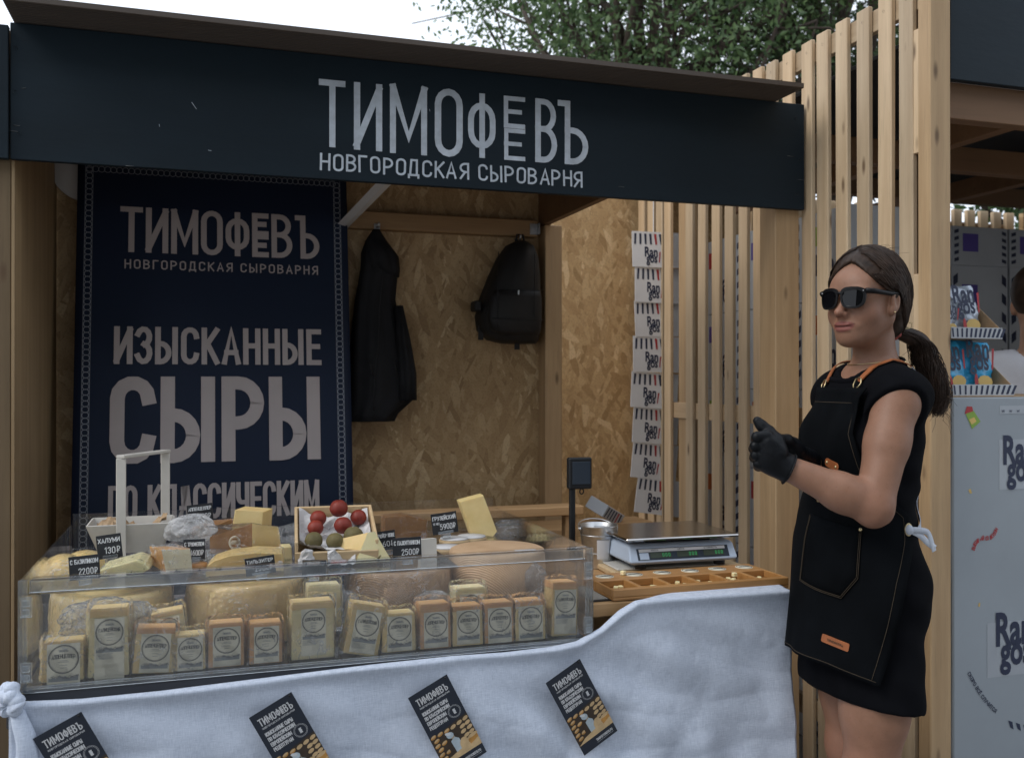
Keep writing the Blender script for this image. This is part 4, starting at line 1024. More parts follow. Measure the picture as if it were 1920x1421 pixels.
price(812, 860, 962, 1001, 2.66, 'ГРУЗЕЙСКИЙ', '5900₽', 'price tag reading 5900 left of the leaning wedge', roll=6, sub='12 МЕС')
c = on_y(802, 1030, 2.44); m = MB(); m.prism([(-.022, -.01), (.022, -.01), (.022, .012), (-.022, .012)], 0, .058)
m.build('paper_packet', MT['basket'], None, loc=c + Vector((0, 0, -.03)), rot=(R(-4), 0, R(8)), label='folded beige paper packet right of the 2500 tag', cat='packet')

# ---------------------------------------------------------------- tablecloth
from mathutils import noise as mnoise
prof_c = [(18, 1318), (60, 1316), (150, 1312), (300, 1297), (500, 1272), (700, 1247), (850, 1231), (950, 1224), (1040, 1213), (1085, 1203), (1130, 1178), (1165, 1145), (1195, 1127), (1240, 1118), (1330, 1110), (1478, 1099)]
CLY = 2.105
pc = [on_y(a, b, CLY) for a, b in prof_c]; pxs = [p.x for p in pc]; pzs = [min(p.z, .872) for p in pc]
def ztop(x): return float(np.interp(x, pxs, pzs))
xL, xR = pxs[0], on_y(1480, 1250, CLY).x
def cloth(a, b):
    x = xL + (xR - xL) * a; zt = ztop(x) ; zb = .06
    if b < .06:                                     # turned hem: back over the top
        th = b / .06 * math.pi * .5
        flat = max(0, min(1, (x - 1.0) / .12))
        return Vector((x, CLY + .012 + .05 * (1 - b / .06) * (flat * 1.1 + .25), zt - .002 + .004 * math.sin(b / .06 * math.pi) - (1 - b / .06) * .012 * (1 - flat)))
    t_ = (b - .06) / .94; z = zt - t_ * (zt - zb)
    dz = zt - z
    xs_ = x - 1.0
    # drag folds run from the lifted corner down to the left
    f = (x * .62 + (z - .8) * 1.0)
    amp = math.exp(-((x - .92) / .42) ** 2)
    y = .014 * amp * math.sin(f * 33) * min(1, dz * 8) * math.exp(-dz * 1.3)
    y += .009 * math.sin(x * 9.0 + 1.2 + z * 2) * min(1, dz * 3) + .006 * math.sin(x * 21 + z * 5) * min(1, dz * 2.5)
    y += .012 * math.sin(x * 13 + .8 * math.sin(z * 6) + .6) ** 3 * min(1, dz * 2.2) + .008 * abs(math.sin(x * 8.5 + z * 1.4 + 2)) * min(1, dz * 3)
    y += .004 * math.sin(x * 47 + 3 * math.sin(z * 9)) * min(1, dz * 2)
    y += .0035 * math.sin(z * 60 + x * 14) * math.exp(-dz * 8)
    nz_ = mnoise.noise(Vector((x * 5 + z * 3, z * 7 - x * 2, 3.1))); y += .010 * (abs(nz_) ** .7 - .4) * min(1, dz * 5); nz2 = mnoise.noise(Vector((x * 14 + z * 9, z * 17 - x * 8, 7.7))); y += .0035 * (abs(nz2) - .3) * min(1, dz * 6)
    roll_ = .012 * math.exp(-(dz / .018) ** 2)
    return Vector((x, CLY - roll_ - y - dz * .03, z))
m = MB(); m.grid(cloth, 300, 160)
tc_ = solidify(m.build('tablecloth', MT['linen'], None, label='pale grey linen cloth draped along the counter front', cat='tablecloth'), .0016, 0)
# the knot at the left corner
kn = [on_y(a, b, CLY - .01) for a, b in ((40, 1322), (20, 1300), (8, 1312), (16, 1330), (36, 1318), (24, 1290), (12, 1296))]
def smooth_line(pts, n=6):
    o = []
    for i in range(len(pts) - 1):
        p0, p1, p2, p3 = pts[max(i - 1, 0)], pts[i], pts[i + 1], pts[min(i + 2, len(pts) - 1)]
        for k in range(n):
            t = k / n; o.append(.5 * ((2 * p1) + (p2 - p0) * t + (2 * p0 - 5 * p1 + 4 * p2 - p3) * t * t + (3 * p1 - p0 - 3 * p2 + p3) * t ** 3))
    return o + [pts[-1]]
m = MB(); kl = smooth_line([p + Vector((0, (-.02, -.012, 0, .0, -.016, -.005, .01)[i], 0)) for i, p in enumerate(kn)], 7)
m.tube(kl, [.0135 + .003 * math.sin(i * 1.3) for i in range(len(kl))], 12)
m.build('knot', MT['linen'], tc_)
m = MB()
fl = smooth_line([on_y(30, 1322, CLY - .005), on_y(38, 1350, CLY - .02), on_y(52, 1400, CLY - .03), on_y(48, 1480, CLY - .03), on_y(55, 1620, CLY - .03)], 6)
m.tube(fl, [.012 + .02 * i / len(fl) for i in range(len(fl))], 12, flat=.55); m.build('gathered_corner', MT['linen'], tc_)

# ---------------------------------------------------------------- leaflets pinned to the cloth
MT['lf'] = mat('leaflet_navy', (.010, .016, .029), .35, var=.05, bump=0)
MT['lfw'] = mat('leaflet_white', (.55, .56, .58), .4, var=0, bump=0)
MT['lfa'] = mat('leaflet_amber', (.42, .21, .05), .4, var=.2, vs=60, bump=0)
MT['lfb'] = mat('leaflet_cream', (.52, .37, .20), .4, var=.12, vs=60, bump=0)
MT['lfd'] = mat('leaflet_dark', (.035, .022, .014), .4, var=.2, vs=60, bump=0)
MT['lfblue'] = mat('leaflet_pale_blue', (.38, .45, .50), .4, var=.1, vs=60, bump=0)
lm = MB(); lw, lh = .098, .208
lm.box((0, 0, -lh), (lw, .0005, 0), 0, 0)
yk = [0]
def lp_(x, z, k=0): return Vector((x, -.0004 - k * .0002, -z))
def lpoly(pts, mi, k): lm.poly([lp_(a, b, k) for a, b in pts], mi)
def lell(cx, cz, rx, rz, mi, k, rot=0, n=12):
    lpoly([(cx + rx * math.cos(i * 2 * math.pi / n) * math.cos(rot) - rz * math.sin(i * 2 * math.pi / n) * math.sin(rot), cz + rx * math.cos(i * 2 * math.pi / n) * math.sin(rot) + rz * math.sin(i * 2 * math.pi / n) * math.cos(rot)) for i in range(n)], mi, k)
lkw = dict(n=(0, -1, 0), lift=.0006, mi=1)
lettering(lm, 'ТИМОФѢВЪ', (.011, 0, -.031), (1, 0, 0), (0, 0, 1), .017, width=.076, gap=.24, sw=.13, **lkw)
lettering(lm, 'НОВГОРОДСКАЯ СЫРОВАРНЯ', (.012, 0, -.0385), (1, 0, 0), (0, 0, 1), .004, width=.074, gap=.3, sw=.17, **lkw)
for i, s_ in enumerate(('ИЗЫСКАННЫЕ СЫРЫ', 'ПО КЛАССИЧЕСКИМ', 'ЕВРОПЕЙСКИМ', 'РЕЦЕПТУРАМ')):
    lettering(lm, s_, (.011, 0, -.056 - i * .0125), (1, 0, 0), (0, 0, 1), .0092, width=(.062, .061, .047, .044)[i], gap=.24, sw=.17, **lkw)
for r_ in (.0145, .0125): ribbon(lm, [(.076 + r_ * math.cos(i * math.pi / 12), -.083 + r_ * math.sin(i * math.pi / 12)) for i in range(25)], .0005, lambda p: Vector((p.x, -.0007, p.y)), 1)
lettering(lm, 'Ѣ', (.073, 0, -.089), (1, 0, 0), (0, 0, 1), .012, width=.006, gap=.2, sw=.2, **lkw)
lpoly([(0, .112), (lw, .100), (lw, .182), (0, .182)], 4, 0)
rr_ = random.Random(3)
for r_ in range(6):
    for q in range(6):
        x = .009 + q * .0162 + (r_ % 2) * .003; z = .112 + r_ * .0115 + abs(q - 2.4) * -.0015 + .002
        if .105 < z < .178 and not (.028 < x < .062 and z > .118): lell(min(x, lw - .008), z, .0072, .0042, 2 if (q < 3) else 3, 1, -.25); lell(min(x, lw - .008), z - .0016, .0062, .0022, 3, 2, -.25)
lpoly([(.030, .182), (.028, .15), (.036, .132), (.052, .132), (.058, .15), (.056, .182)], 4, 3)
lpoly([(.041, .178), (.039, .140), (.050, .134), (.058, .142), (.060, .168), (.052, .178)], 5, 4)
lell(.043, .126, .0085, .0075, 5, 4, .4); lell(.040, .121, .007, .0035, 1, 5, .5); lell(.047, .134, .0045, .005, 3, 3)
lpoly([(0, .182), (.02, .172), (lw, .160), (lw, .182)], 3, 5)
lell(.064, .160, .0105, .015, 3, 6, .25); lpoly([(.074, .158), (lw, .150), (lw, .163), (.076, .17)], 2, 6); lell(.088, .1525, .0125, .0042, 3, 7, -.1)
lettering(lm, 'TIMOFEEVCHEESE.RU', (.043, 0, -.197), (1, 0, 0), (0, 0, 1), .0062, width=.046, gap=.24, sw=.17, **lkw)
ribbon(lm, [(.043, -.2005), (.089, -.2005)], .0005, lambda p: Vector((p.x, -.0007, p.y)), 1)
lme = lm.mesh('leaflet', [MT['lf'], MT['lfw'], MT['lfa'], MT['lfb'], MT['lfd'], MT['lfblue']])
for (px, py, an), lab in zip([(62, 1384, 27), (467, 1345, 28), (765, 1308, 27), (1023, 1280, 29)], ['leftmost leaflet pinned to the cloth, cut by the picture edge', 'leaflet pinned below the crate, second from the left', 'leaflet pinned in the middle of the cloth, third from the left', 'rightmost leaflet pinned at the foot of the drag folds']):
    p = on_y(px, py, CLY - .034)
    t = thing('leaflet', lab, 'leaflet', p, (R(2), R(-an), R(random.uniform(-2, 3))), 'leaflets pinned to the cloth')
    link('sheet', lme, t)
    m = MB(); m.ball((lw * .93, -.003, -.004), .0028, 8); m.build('pin', MT['black'], t)

# ---------------------------------------------------------------- tasting tray
fl_, fr_ = on_z(1147, 1113, .885), on_z(1474, 1090, .885); bl_ = on_z(1116, 1074, .885)
TRZ = .864; tx0, tx1, ty0, ty1 = .958, 1.455, 2.15, 2.345
tr_ = thing('tasting_tray', 'oiled wooden tasting tray with six compartments along the counter edge', 'tray', ((tx0 + tx1) / 2, ty0, TRZ))
TL = tr_.location; tw = tx1 - tx0; td = ty1 - ty0; th = .028
m = MB(); nx = 6; cw_ = tw / nx
xs = [-tw / 2]; 
m2 = MB()
m2.box((-tw / 2, 0, 0), (tw / 2, td, .008), .002); m2.box((-tw / 2, 0, .0081), (tw / 2, .016, th), .002); m2.box((-tw / 2, td * .56, .0081), (tw / 2, td, th), .002)
for k in range(nx + 1):
    x = -tw / 2 + k * cw_; a, b = max(x - .006, -tw / 2), min(x + .006, tw / 2)
    m2.box((a, .0162, .0082), (b, td * .56 - .0002, th - .0005), .0015)
m2.build('body', MT['tray'], tr_)
rr_ = random.Random(6)
for k in range(nx):
    x = -tw / 2 + (k + .5) * cw_
    m = MB()
    m.lathe([(0, .0006), (.024, .0006), (.024, 0)], 24); q = m.build('badge', MT['paperlab'], tr_, loc=(x + .004, td * .80, th))
    m = MB(); ribbon(m, [(.0205 * math.cos(i * math.pi / 12), .0205 * math.sin(i * math.pi / 12)) for i in range(25)], .0016, lambda p: Vector((p.x, p.y, .0012)))
    lettering(m, AP if k % 2 else GA, (-.017, -.004, 0), (1, 0, 0), (0, 1, 0), .008, width=.034, gap=.2, sw=.18, n=(0, 0, 1), lift=.0013)
    m.build('badge_print', MT['ink'], q)
cube_me = MB().box((-.006, -.006, 0), (.006, .006, .011), .0015).mesh('cheese_cube', MT['chz_pale'])
for k in range(nx):
    x = tx0 + (k + .5) * cw_
    for j in range((3, 3, 2, 3, 4, 3)[k]):
        link('cheese_cube', cube_me, None, loc=(x + rr_.uniform(-.022, .022), ty0 + rr_.uniform(.035, .085), TRZ + .009 + (.0 if j < 3 else .011)), rot=(0, 0, rr_.uniform(0, 3)),
             label=f'pale cheese cube in the {("first", "second", "third", "fourth", "fifth", "last")[k]} compartment of the tasting tray counted from the case', cat='cheese cube', group=f'tasting cubes, compartment {k + 1}')
link('cheese_cube', cube_me, None, loc=(1.055, 2.305, TRZ + th + .001), rot=(0, 0, .5), label='single cheese cube lying on the tray rim by the bucket', cat='cheese cube')
# striped napkin under the tray
m = MB(); m.box((0, 0, 0), (.12, .17, .003), .001); nk = m.build('placemat', MT['black'], None, loc=(.905, 2.165, .8625), label='dark striped place mat under the left end of the tray', cat='mat')
for i in range(7):
    m = MB(); m.box((.004 + i * .007, .01, .0032), (.0075 + i * .007, .16, .0038), 0); m.build('stripe', MT['basket'], nk)

# ---------------------------------------------------------------- bucket
c = on_z(1122, 1062, .863)
bu_ = thing('bucket', 'small galvanised bucket beside the case right corner', 'bucket', c)
m = MB(); m.lathe([(0, .0), (.040, .0), (.041, .002), (.055, .118), (.0565, .12), (.0575, .1215), (.0565, .123), (.054, .122), (.0395, .004), (0, .004)], 40); m.build('body', MT['steel'], bu_)
for z, r_ in ((.045, .0462), (.095, .0523)):
    m = MB(); m.tube([(r_ * math.cos(i * math.pi / 20), r_ * math.sin(i * math.pi / 20), z) for i in range(41)], .0013, 6, caps=False); m.build('rib', MT['steel'], bu_)
for s_ in (-1, 1):
    m = MB(); m.lathe([(0, -.002), (.006, -.002), (.006, .002), (0, .002)], 12, M=Matrix.Translation((s_ * .0575, 0, .112)) @ Matrix.Rotation(R(90), 4, 'Y')); m.build('ear', MT['steel'], bu_)
m = MB(); m.tube([(.0595 * math.cos(t), -.0595 * math.sin(t) * .95 - .0, .112 - .02 * math.sin(t)) for t in np.linspace(math.pi, 2 * math.pi, 20)], .0013, 6); m.build('handle', MT['steel'], bu_)
m = MB()
def stk(a, b):
    z = .03 + b * .055; r_ = .0415 + (.014) * z / .12 + .001; th_ = R(-118) + a * .75; return Vector((r_ * math.cos(th_), r_ * math.sin(th_), z))
m.grid(stk, 8, 3); m.build('sticker', MT['white'], bu_)

# ---------------------------------------------------------------- scale on a cutting board
c0 = on_z(1150, 1050, .863); 
cb = thing('cutting_board', 'pale wooden cutting board with a dark slate under the scale', 'cutting board', (1.27, 2.52, .863), (0, 0, R(-3)))
m = MB(); m.box((-.19, -.125, 0), (.205, .165, .017), .004); m.build('board', MT['cutb'], cb)
m = MB(); m.box((-.175, -.115, .0172), (.15, .13, .0222), .002); m.build('slate', MT['basket'], cb)
MT['scale'] = mat('scale_shell', (.42, .50, .62), .4, var=.04, bump=.05)
MT['lcd'] = mat('lcd', (.05, .065, .05), .25, var=0, bump=0)
MT['lcdf'] = mat('scale_panel', (.02, .03, .045), .35, var=0, bump=0)
MT['pan'] = mat('pan_steel', (.50, .49, .48), .16, 1.0, var=.08, vs=20, bump=.05, stretch=(1, 8, 1))
led = NT('led'); led.set(Base_Color=(.02, .3, .08, 1), Emission_Color=(.1, .9, .3, 1), Emission_Strength=.12); MT['led'] = led.m
sc_t = thing('shop_scale', 'pale blue shop scale with steel pan and green displays', 'scale', (1.275, 2.47, .887), (0, 0, R(-2)))
sw_, sdp = .335, .26
m = MB()
vs = []
for z, x0_, y0_, y1_ in ((.012, .15, -.085, .17), (.02, .163, -.10, .175), (.06, .158, -.078, .175), (.066, .15, -.07, .17)):
    vs += [(-x0_, y0_, z), (x0_, y0_, z), (x0_, y1_, z), (-x0_, y1_, z)]
m.add(vs, [(3, 2, 1, 0), (12, 13, 14, 15)] + [(i * 4 + j, i * 4 + (j + 1) % 4, (i + 1) * 4 + (j + 1) % 4, (i + 1) * 4 + j) for i in range(3) for j in range(4)])
o = m.build('housing', MT['scale'], sc_t); bv_ = o.modifiers.new('soft', 'BEVEL'); bv_.width = .004; bv_.segments = 2
# front panel lies on the sloped face
fa, fb = Vector((0, -.10, .02)), Vector((0, -.078, .06)); fv = (fb - fa).normalized(); fn = Vector((1, 0, 0)).cross(fv)
FM = Matrix(((1, fv.x, fn.x, 0), (0, fv.y, fn.y, -.0892), (0, fv.z, fn.z, .040), (0, 0, 0, 1)))
pan_ = MB().box((-.138, -.0165, .0003), (.138, .0165, .0014), .0004, M=FM).build('display_panel', MT['lcdf'], sc_t)
MB().box((-.132, .006, .0016), (.128, .0145, .0022), 0, M=FM).build('caption_strip', MT['white'], pan_)
MB().box((-.132, -.015, .0016), (-.105, .004, .0022), 0, M=FM).build('caption_strip', MT['scale'], pan_)
for k, x in enumerate((-.10, -.02, .06)):
    w_ = .062
    l_ = MB().box((x, -.012, .0016), (x + w_, .0045, .0024), 0, M=FM).build('display', MT['lcd'], pan_)
    mm = MB()
    for i in range(3): lettering(mm, '0', FM @ Vector((x + w_ - .008 - i * .009, -.009, .0026)), (1, 0, 0), fv, .010, gap=.1, sw=.12, lift=.0003, n=fn); 
    mm.build('digits', MT['led'], l_)
    mm = MB(); lettering(mm, ('МАССА', 'ЦЕНА', 'СТОИМОСТЬ')[k], FM @ Vector((x + .004, .008, .0023)), (1, 0, 0), fv, .005, width=(.022, .02, .04)[k], gap=.2, sw=.16, lift=.0003, n=fn); mm.build('caption', MT['ink'], l_)
MB().box((-.10, -.06, .0662), (.10, .14, .078), .003).build('pan_support', MT['black'], sc_t)
m = MB(); m.box((-.175, -.105, .0785), (.165, .17, .0865), .003); m.build('pan', MT['pan'], sc_t)
for x in (-.12, .12):
    for y in (-.07, .15): MB().lathe([(0, -.0), (.016, 0), (.016, .012), (0, .012)], 14, M=Matrix.Translation((x, y, 0))).build('foot', MT['black'], sc_t)
px_, pz0 = -.205, .0
pole = on_d(1071, 1000, 2.83) - Vector((1.275, 2.47, .887))
ztop_ = on_d(1071, 858, 2.83).z - .887
m = MB(); m.box((pole.x - .008, pole.y - .008, -.02), (pole.x + .008, pole.y + .008, ztop_ - .09), .002); m.tube([(pole.x, pole.y, -.0), (-.12, .12, .02)], .008, 8); m.build('display_pole', MT['black'], sc_t)
hd = MB(); hd.box((pole.x - .014, pole.y - .014, ztop_ - .093), (pole.x + .058, pole.y + .012, ztop_), .004); h_ = hd.build('customer_display', MT['black'], sc_t)
MB().box((pole.x - .004, pole.y - .0155, ztop_ - .078), (pole.x + .052, pole.y - .0142, ztop_ - .012), .0005).build('screen', MT['lcdf'], h_)
m = MB(); m.tube([(pole.x + .03 + .006 * math.cos(t), pole.y, ztop_ - .101 + .008 * math.sin(t)) for t in np.linspace(0, 2 * math.pi, 13)], .002, 6, caps=False); m.build('ring', MT['black'], h_)

# ---------------------------------------------------------------- jacket and backpack on hooks
MT['cloth_blk'] = mat('black_cloth', (.014, .014, .016), .8, var=.2, vs=8, bump=.4, bs=200, spec=.25)
MT['pack'] = mat('backpack_nylon', (.016, .015, .015), .6, var=.2, vs=8, bump=.4, bs=300, spec=.35)
def loft(rings, n=36):
    "rings: (centre, half width, half depth, fn)"
    mb_ = MB(); vs = []
    for (c, a, b, f) in rings:
        for k in range(n):
            th_ = 2 * math.pi * k / n; s_ = 1 + (f(th_) if f else 0)
            vs.append(Vector(c) + Vector((a * math.cos(th_) * s_, b * math.sin(th_) * s_, 0)))
    fs = [(i * n + k, i * n + (k + 1) % n, (i + 1) * n + (k + 1) % n, (i + 1) * n + k) for i in range(len(rings) - 1) for k in range(n)]
    fs += [tuple(range(n)), tuple(range((len(rings) - 1) * n, len(rings) * n))]
    mb_.add(vs, fs, 0, True); return mb_
JY = BY - .075
jk = thing('jacket', 'black hooded jacket hanging from a hook right of the banner', 'jacket', on_y(706, 430, JY) )
JL = jk.location
def jring(px0, px1, py, dep, ph=0, fold=.05):
    a, b = on_y(px0, py, JY), on_y(px1, py, JY)
    return ((a + b) / 2 - JL, (b.x - a.x) / 2, dep, lambda t, ph=ph: fold * math.sin(t * 7 + ph) + fold * .6 * math.sin(t * 13 + ph * 2))
m = loft([jring(700, 712, 430, .01), jring(688, 724, 450, .03, .2, .06), jring(680, 742, 475, .04, .4, .08), jring(679, 745, 500, .045, .6, .08), jring(674, 742, 525, .045, .8, .06), jring(668, 738, 560, .045, 1, .07), jring(664, 745, 600, .05, 1.2, .07), jring(660, 758, 650, .055, 1.4, .08), jring(657, 770, 700, .058, 1.6, .08), jring(655, 774, 745, .058, 1.8, .09), jring(655, 742, 775, .05, 2, .09), jring(654, 735, 790, .045, 2.1, .09)])
m.build('body', MT['cloth_blk'], jk)
m = loft([jring(686, 722, 452, .04, .2, .06), jring(684, 746, 480, .055, .4, .06), jring(690, 748, 505, .058, .6, .06), jring(720, 748, 520, .03, .6, .04)]); m.build('hood', MT['cloth_blk'], jk)
m = loft([jring(738, 752, 575, .035, .3, .05), jring(738, 766, 640, .05, .5, .08), jring(742, 776, 700, .055, .8, .08), jring(742, 777, 750, .05, 1, .06)]); q = m.build('sleeve', MT['cloth_blk'], jk); q.location = (0, -.03, 0)
m = MB(); p = on_y(707, 426, BY - .052) - JL
m.tube([p + Vector((0, .0, .0)), p + Vector((0, -.03, -.005)), p + Vector((0, -.038, .012))], .004, 8); m.box((p.x - .012, p.y - .002, p.z - .008), (p.x + .012, p.y + .002, p.z + .014), .001)
m.build('hook', MT['steel'], jk)
bp = thing('backpack', 'black backpack hanging at the right of the back panel', 'backpack', on_y(975, 450, JY))
JL = bp.location
m = loft([jring(968, 985, 452, .02, 0, .02), jring(950, 1000, 462, .06, .2, .03), jring(934, 1008, 485, .085, .3, .03), jring(918, 1011, 520, .10, .4, .03), jring(902, 1012, 560, .105, .6, .03), jring(893, 1013, 595, .105, .7, .03), jring(896, 1011, 620, .10, .8, .03), jring(915, 1008, 638, .085, .9, .03), jring(940, 1003, 644, .06, 1, .03)])
m.build('body', MT['pack'], bp)
m = loft([jring(918, 1000, 548, .02, 0, .02), jring(908, 1002, 560, .03, .2, .02), jring(903, 1002, 600, .035, .3, .02), jring(910, 1000, 622, .03, .4, .02), jring(930, 995, 630, .015, .5, .02)]); q = m.build('front_pocket', MT['pack'], bp); q.location = (0, -.085, 0)
for px, py in ((900, 632), (968, 650)):
    a = on_y(px, py, JY) - JL; m = MB(); m.box((a.x - .011, -.012, a.z - .012), (a.x + .011, -.008, a.z + .045), .001); m.build('strap_end', MT['pack'], bp)
m = MB(); a = on_y(888, 575, JY) - JL; m.box((a.x - .008, -.05, a.z - .02), (a.x + .02, .02, a.z + .02), .005); m.build('side_strap', MT['pack'], bp)
m = MB(); m.tube([Vector((-.018, 0, -.01)), Vector((-.012, 0, .02)), Vector((.012, 0, .02)), Vector((.018, 0, -.01))], .005, 8); m.build('haul_loop', MT['pack'], bp)
m = MB(); m.tube([(0, .072 - .052 + .05, .012), (0, -.0, .0), (0, -.01, .02)], .004, 8); m.build('hook', MT['steel'], bp)
m = MB(); s0 = [on_y(930 + 0, 549, JY) - JL + Vector((0, -.112, 0)), on_y(1000, 549, JY) - JL + Vector((0, -.112, 0))]
m.tube(s0, .0018, 6); m.build('zip', MT['black'], bp)

# extra fittings that read on the dark cloth
JL = bp.location
for px in (925, 992):
    pts = smooth_line([on_y(px, 470 + 6, JY) - JL + Vector((0, -.07, 0)), on_y(px - 8, 540, JY) - JL + Vector((0, -.118, 0)), on_y(px - 6, 620, JY) - JL + Vector((0, -.105, 0))], 5)
    m = MB(); m.tube(pts, .0016, 5); m.build('seam', MT['black'], bp)
m = MB(); m.tube([on_y(905, 600, JY) - JL + Vector((0, -.121, 0)), on_y(1000, 604, JY) - JL + Vector((0, -.121, 0))], .0016, 5); m.build('seam', MT['black'], bp)
m = MB(); q_ = on_y(955, 549, JY) - JL; m.box((q_.x - .003, -.119, q_.z - .018), (q_.x + .003, -.115, q_.z), .0005); m.build('zip_pull', MT['steel'], bp)
JL = jk.location
pts = smooth_line([on_y(px, py, JY) - JL + Vector((0, -.064, 0)) for px, py in ((712, 520), (706, 580), (704, 640), (698, 700), (694, 770))], 5)
m = MB(); m.tube(pts, .0018, 5); m.build('zip', MT['black'], jk)
for px, py in ((690, 690), (735, 690)):
    p = on_y(px, py, JY) - JL; m = MB(); m.tube([p + Vector((-.006, -.062, .03)), p + Vector((.008, -.064, -.03))], .003, 5); m.build('pocket_welt', MT['pack'], jk)
# ================================================================ PEOPLE (bodies grown from smoothly joined volumes)
RV = np.array([CS, -SN, 0]); FV = np.array([SN, CS, 0]); ZV = np.array([0, 0, 1.0])
def v3(p): return np.array([p[0], p[1], p[2]], float)
class Field:
    def __init__(s, xs, ys, zs):
        s.x, s.y, s.z = (np.asarray(a, np.float32) for a in (xs, ys, zs)); s.g = np.full((len(xs), len(ys), len(zs)), 1.0, np.float32)
    def win(s, lo, hi):
        r = []
        for a, l, h in ((s.x, lo[0], hi[0]), (s.y, lo[1], hi[1]), (s.z, lo[2], hi[2])):
            r.append(slice(max(0, int(np.searchsorted(a, l)) - 1), min(len(a), int(np.searchsorted(a, h)) + 1)))
        return tuple(r)
    def co(s, w): return s.x[w[0]][:, None, None], s.y[w[1]][None, :, None], s.z[w[2]][None, None, :]
    def prim(s, p, infl=0.0, kadd=0.0):
        kind, k = p[0], p[-1] + kadd
        m = k + infl + .02
        if kind == 'c':
            _, a, b, ra, rb, _ = p; ra += infl; rb += infl; mm = max(ra, rb) + m
            w = s.win(np.minimum(a, b) - mm, np.maximum(a, b) + mm)
        else:
            _, c, ax, r, _ = p; r = np.asarray(r) + infl; mm = max(r) + m
            w = s.win(c - mm, c + mm)
        if min(sl.stop - sl.start for sl in w) < 1: return None
        X, Y, Z = s.co(w)
        if kind == 'c':
            ba = (b - a).astype(np.float32); l2 = float(ba @ ba) + 1e-12
            px, py, pz = X - a[0], Y - a[1], Z - a[2]
            h = np.clip((px * ba[0] + py * ba[1] + pz * ba[2]) / l2, 0, 1)
            d = np.sqrt((px - h * ba[0]) ** 2 + (py - h * ba[1]) ** 2 + (pz - h * ba[2]) ** 2) - (ra + (rb - ra) * h)
        else:
            px, py, pz = X - c[0], Y - c[1], Z - c[2]
            q = [px * ax[i][0] + py * ax[i][1] + pz * ax[i][2] for i in range(3)]
            k0 = np.sqrt(sum((q[i] / r[i]) ** 2 for i in range(3))); k1 = np.sqrt(sum((q[i] / r[i] ** 2) ** 2 for i in range(3))) + 1e-9
            d = k0 * (k0 - 1) / k1
        return w, d, k
    def add(s, ps, infl=0.0, kadd=0.0):
        for p in ps:
            t = s.prim(p, infl, kadd)
            if t is None: continue
            w, d, k = t; g = s.g[w]; h = np.maximum(k - np.abs(g - d), 0) / k
            s.g[w] = np.minimum(g, d) - h * h * k * .25
        return s
    def sub(s, ps):
        for p in ps:
            t = s.prim(p)
            if t is None: continue
            w, d, k = t; g = s.g[w]; d = -d; h = np.maximum(k - np.abs(g - d), 0) / k
            s.g[w] = np.maximum(g, d) + h * h * k * .25
        return s
    def cut(s, n, p0):
        "keep the side where (p - p0).n < 0"
        X, Y, Z = s.co((slice(None),) * 3)
        d = (X - p0[0]) * n[0] + (Y - p0[1]) * n[1] + (Z - p0[2]) * n[2]; s.g = np.maximum(s.g, d.astype(np.float32)); return s
    def sample(s, P):
        P = np.asarray(P); out_ = np.zeros(len(P))
        ix = [np.clip(np.interp(P[:, i], a, np.arange(len(a))), 0, len(a) - 1.001) for i, a in enumerate((s.x, s.y, s.z))]
        i0 = [q.astype(int) for q in ix]; f = [q - i for q, i in zip(ix, i0)]
        for dx in (0, 1):
            for dy in (0, 1):
                for dz in (0, 1):
                    w_ = (f[0] if dx else 1 - f[0]) * (f[1] if dy else 1 - f[1]) * (f[2] if dz else 1 - f[2])
                    out_ += w_ * s.g[i0[0] + dx, i0[1] + dy, i0[2] + dz]
        return out_
    def surface(s, smooth=1):
        g = s.g; n = g < 0
        c = np.zeros(tuple(q - 1 for q in g.shape), np.int8)
        for dx in (0, 1):
            for dy in (0, 1):
                for dz in (0, 1): c += n[dx:g.shape[0] - 1 + dx, dy:g.shape[1] - 1 + dy, dz:g.shape[2] - 1 + dz]
        I = np.argwhere((c > 0) & (c < 8)); idx = np.full(c.shape, -1, np.int32); idx[tuple(I.T)] = np.arange(len(I))
        cor = [(a, b, d) for a in (0, 1) for b in (0, 1) for d in (0, 1)]
        val = [g[I[:, 0] + a, I[:, 1] + b, I[:, 2] + d] for a, b, d in cor]
        pos = [np.stack([s.x[I[:, 0] + a], s.y[I[:, 1] + b], s.z[I[:, 2] + d]], 1) for a, b, d in cor]
        acc = np.zeros((len(I), 3)); cnt = np.zeros(len(I))
        for i in range(8):
            for j in range(i + 1, 8):
                if sum(abs(cor[i][q] - cor[j][q]) for q in range(3)) != 1: continue
                cr_ = (val[i] < 0) != (val[j] < 0); t = np.where(cr_, val[i] / np.where(cr_, val[i] - val[j], 1), 0)
                acc += np.where(cr_[:, None], pos[i] + (pos[j] - pos[i]) * t[:, None], 0); cnt += cr_
        V_ = acc / cnt[:, None]; F_ = []
        for ax in range(3):
            o1, o2 = [(1, 2), (2, 0), (0, 1)][ax]
            sl = [slice(None)] * 3; sh = [slice(None)] * 3; sl[ax] = slice(0, -1); sh[ax] = slice(1, None)
            E = np.argwhere(n[tuple(sl)] != n[tuple(sh)])
            E = E[(E[:, o1] > 0) & (E[:, o2] > 0) & (E[:, o1] < c.shape[o1]) & (E[:, o2] < c.shape[o2])]
            def cell(d1, d2):
                q = E.copy(); q[:, o1] += d1; q[:, o2] += d2; return idx[q[:, 0], q[:, 1], q[:, 2]]
            Q = np.stack([cell(-1, -1), cell(0, -1), cell(0, 0), cell(-1, 0)], 1)
            fl = ~n[tuple(E.T)]; Q[fl] = Q[fl][:, ::-1]; F_.append(Q)
        F_ = np.concatenate(F_); F_ = F_[(F_ >= 0).all(1)]
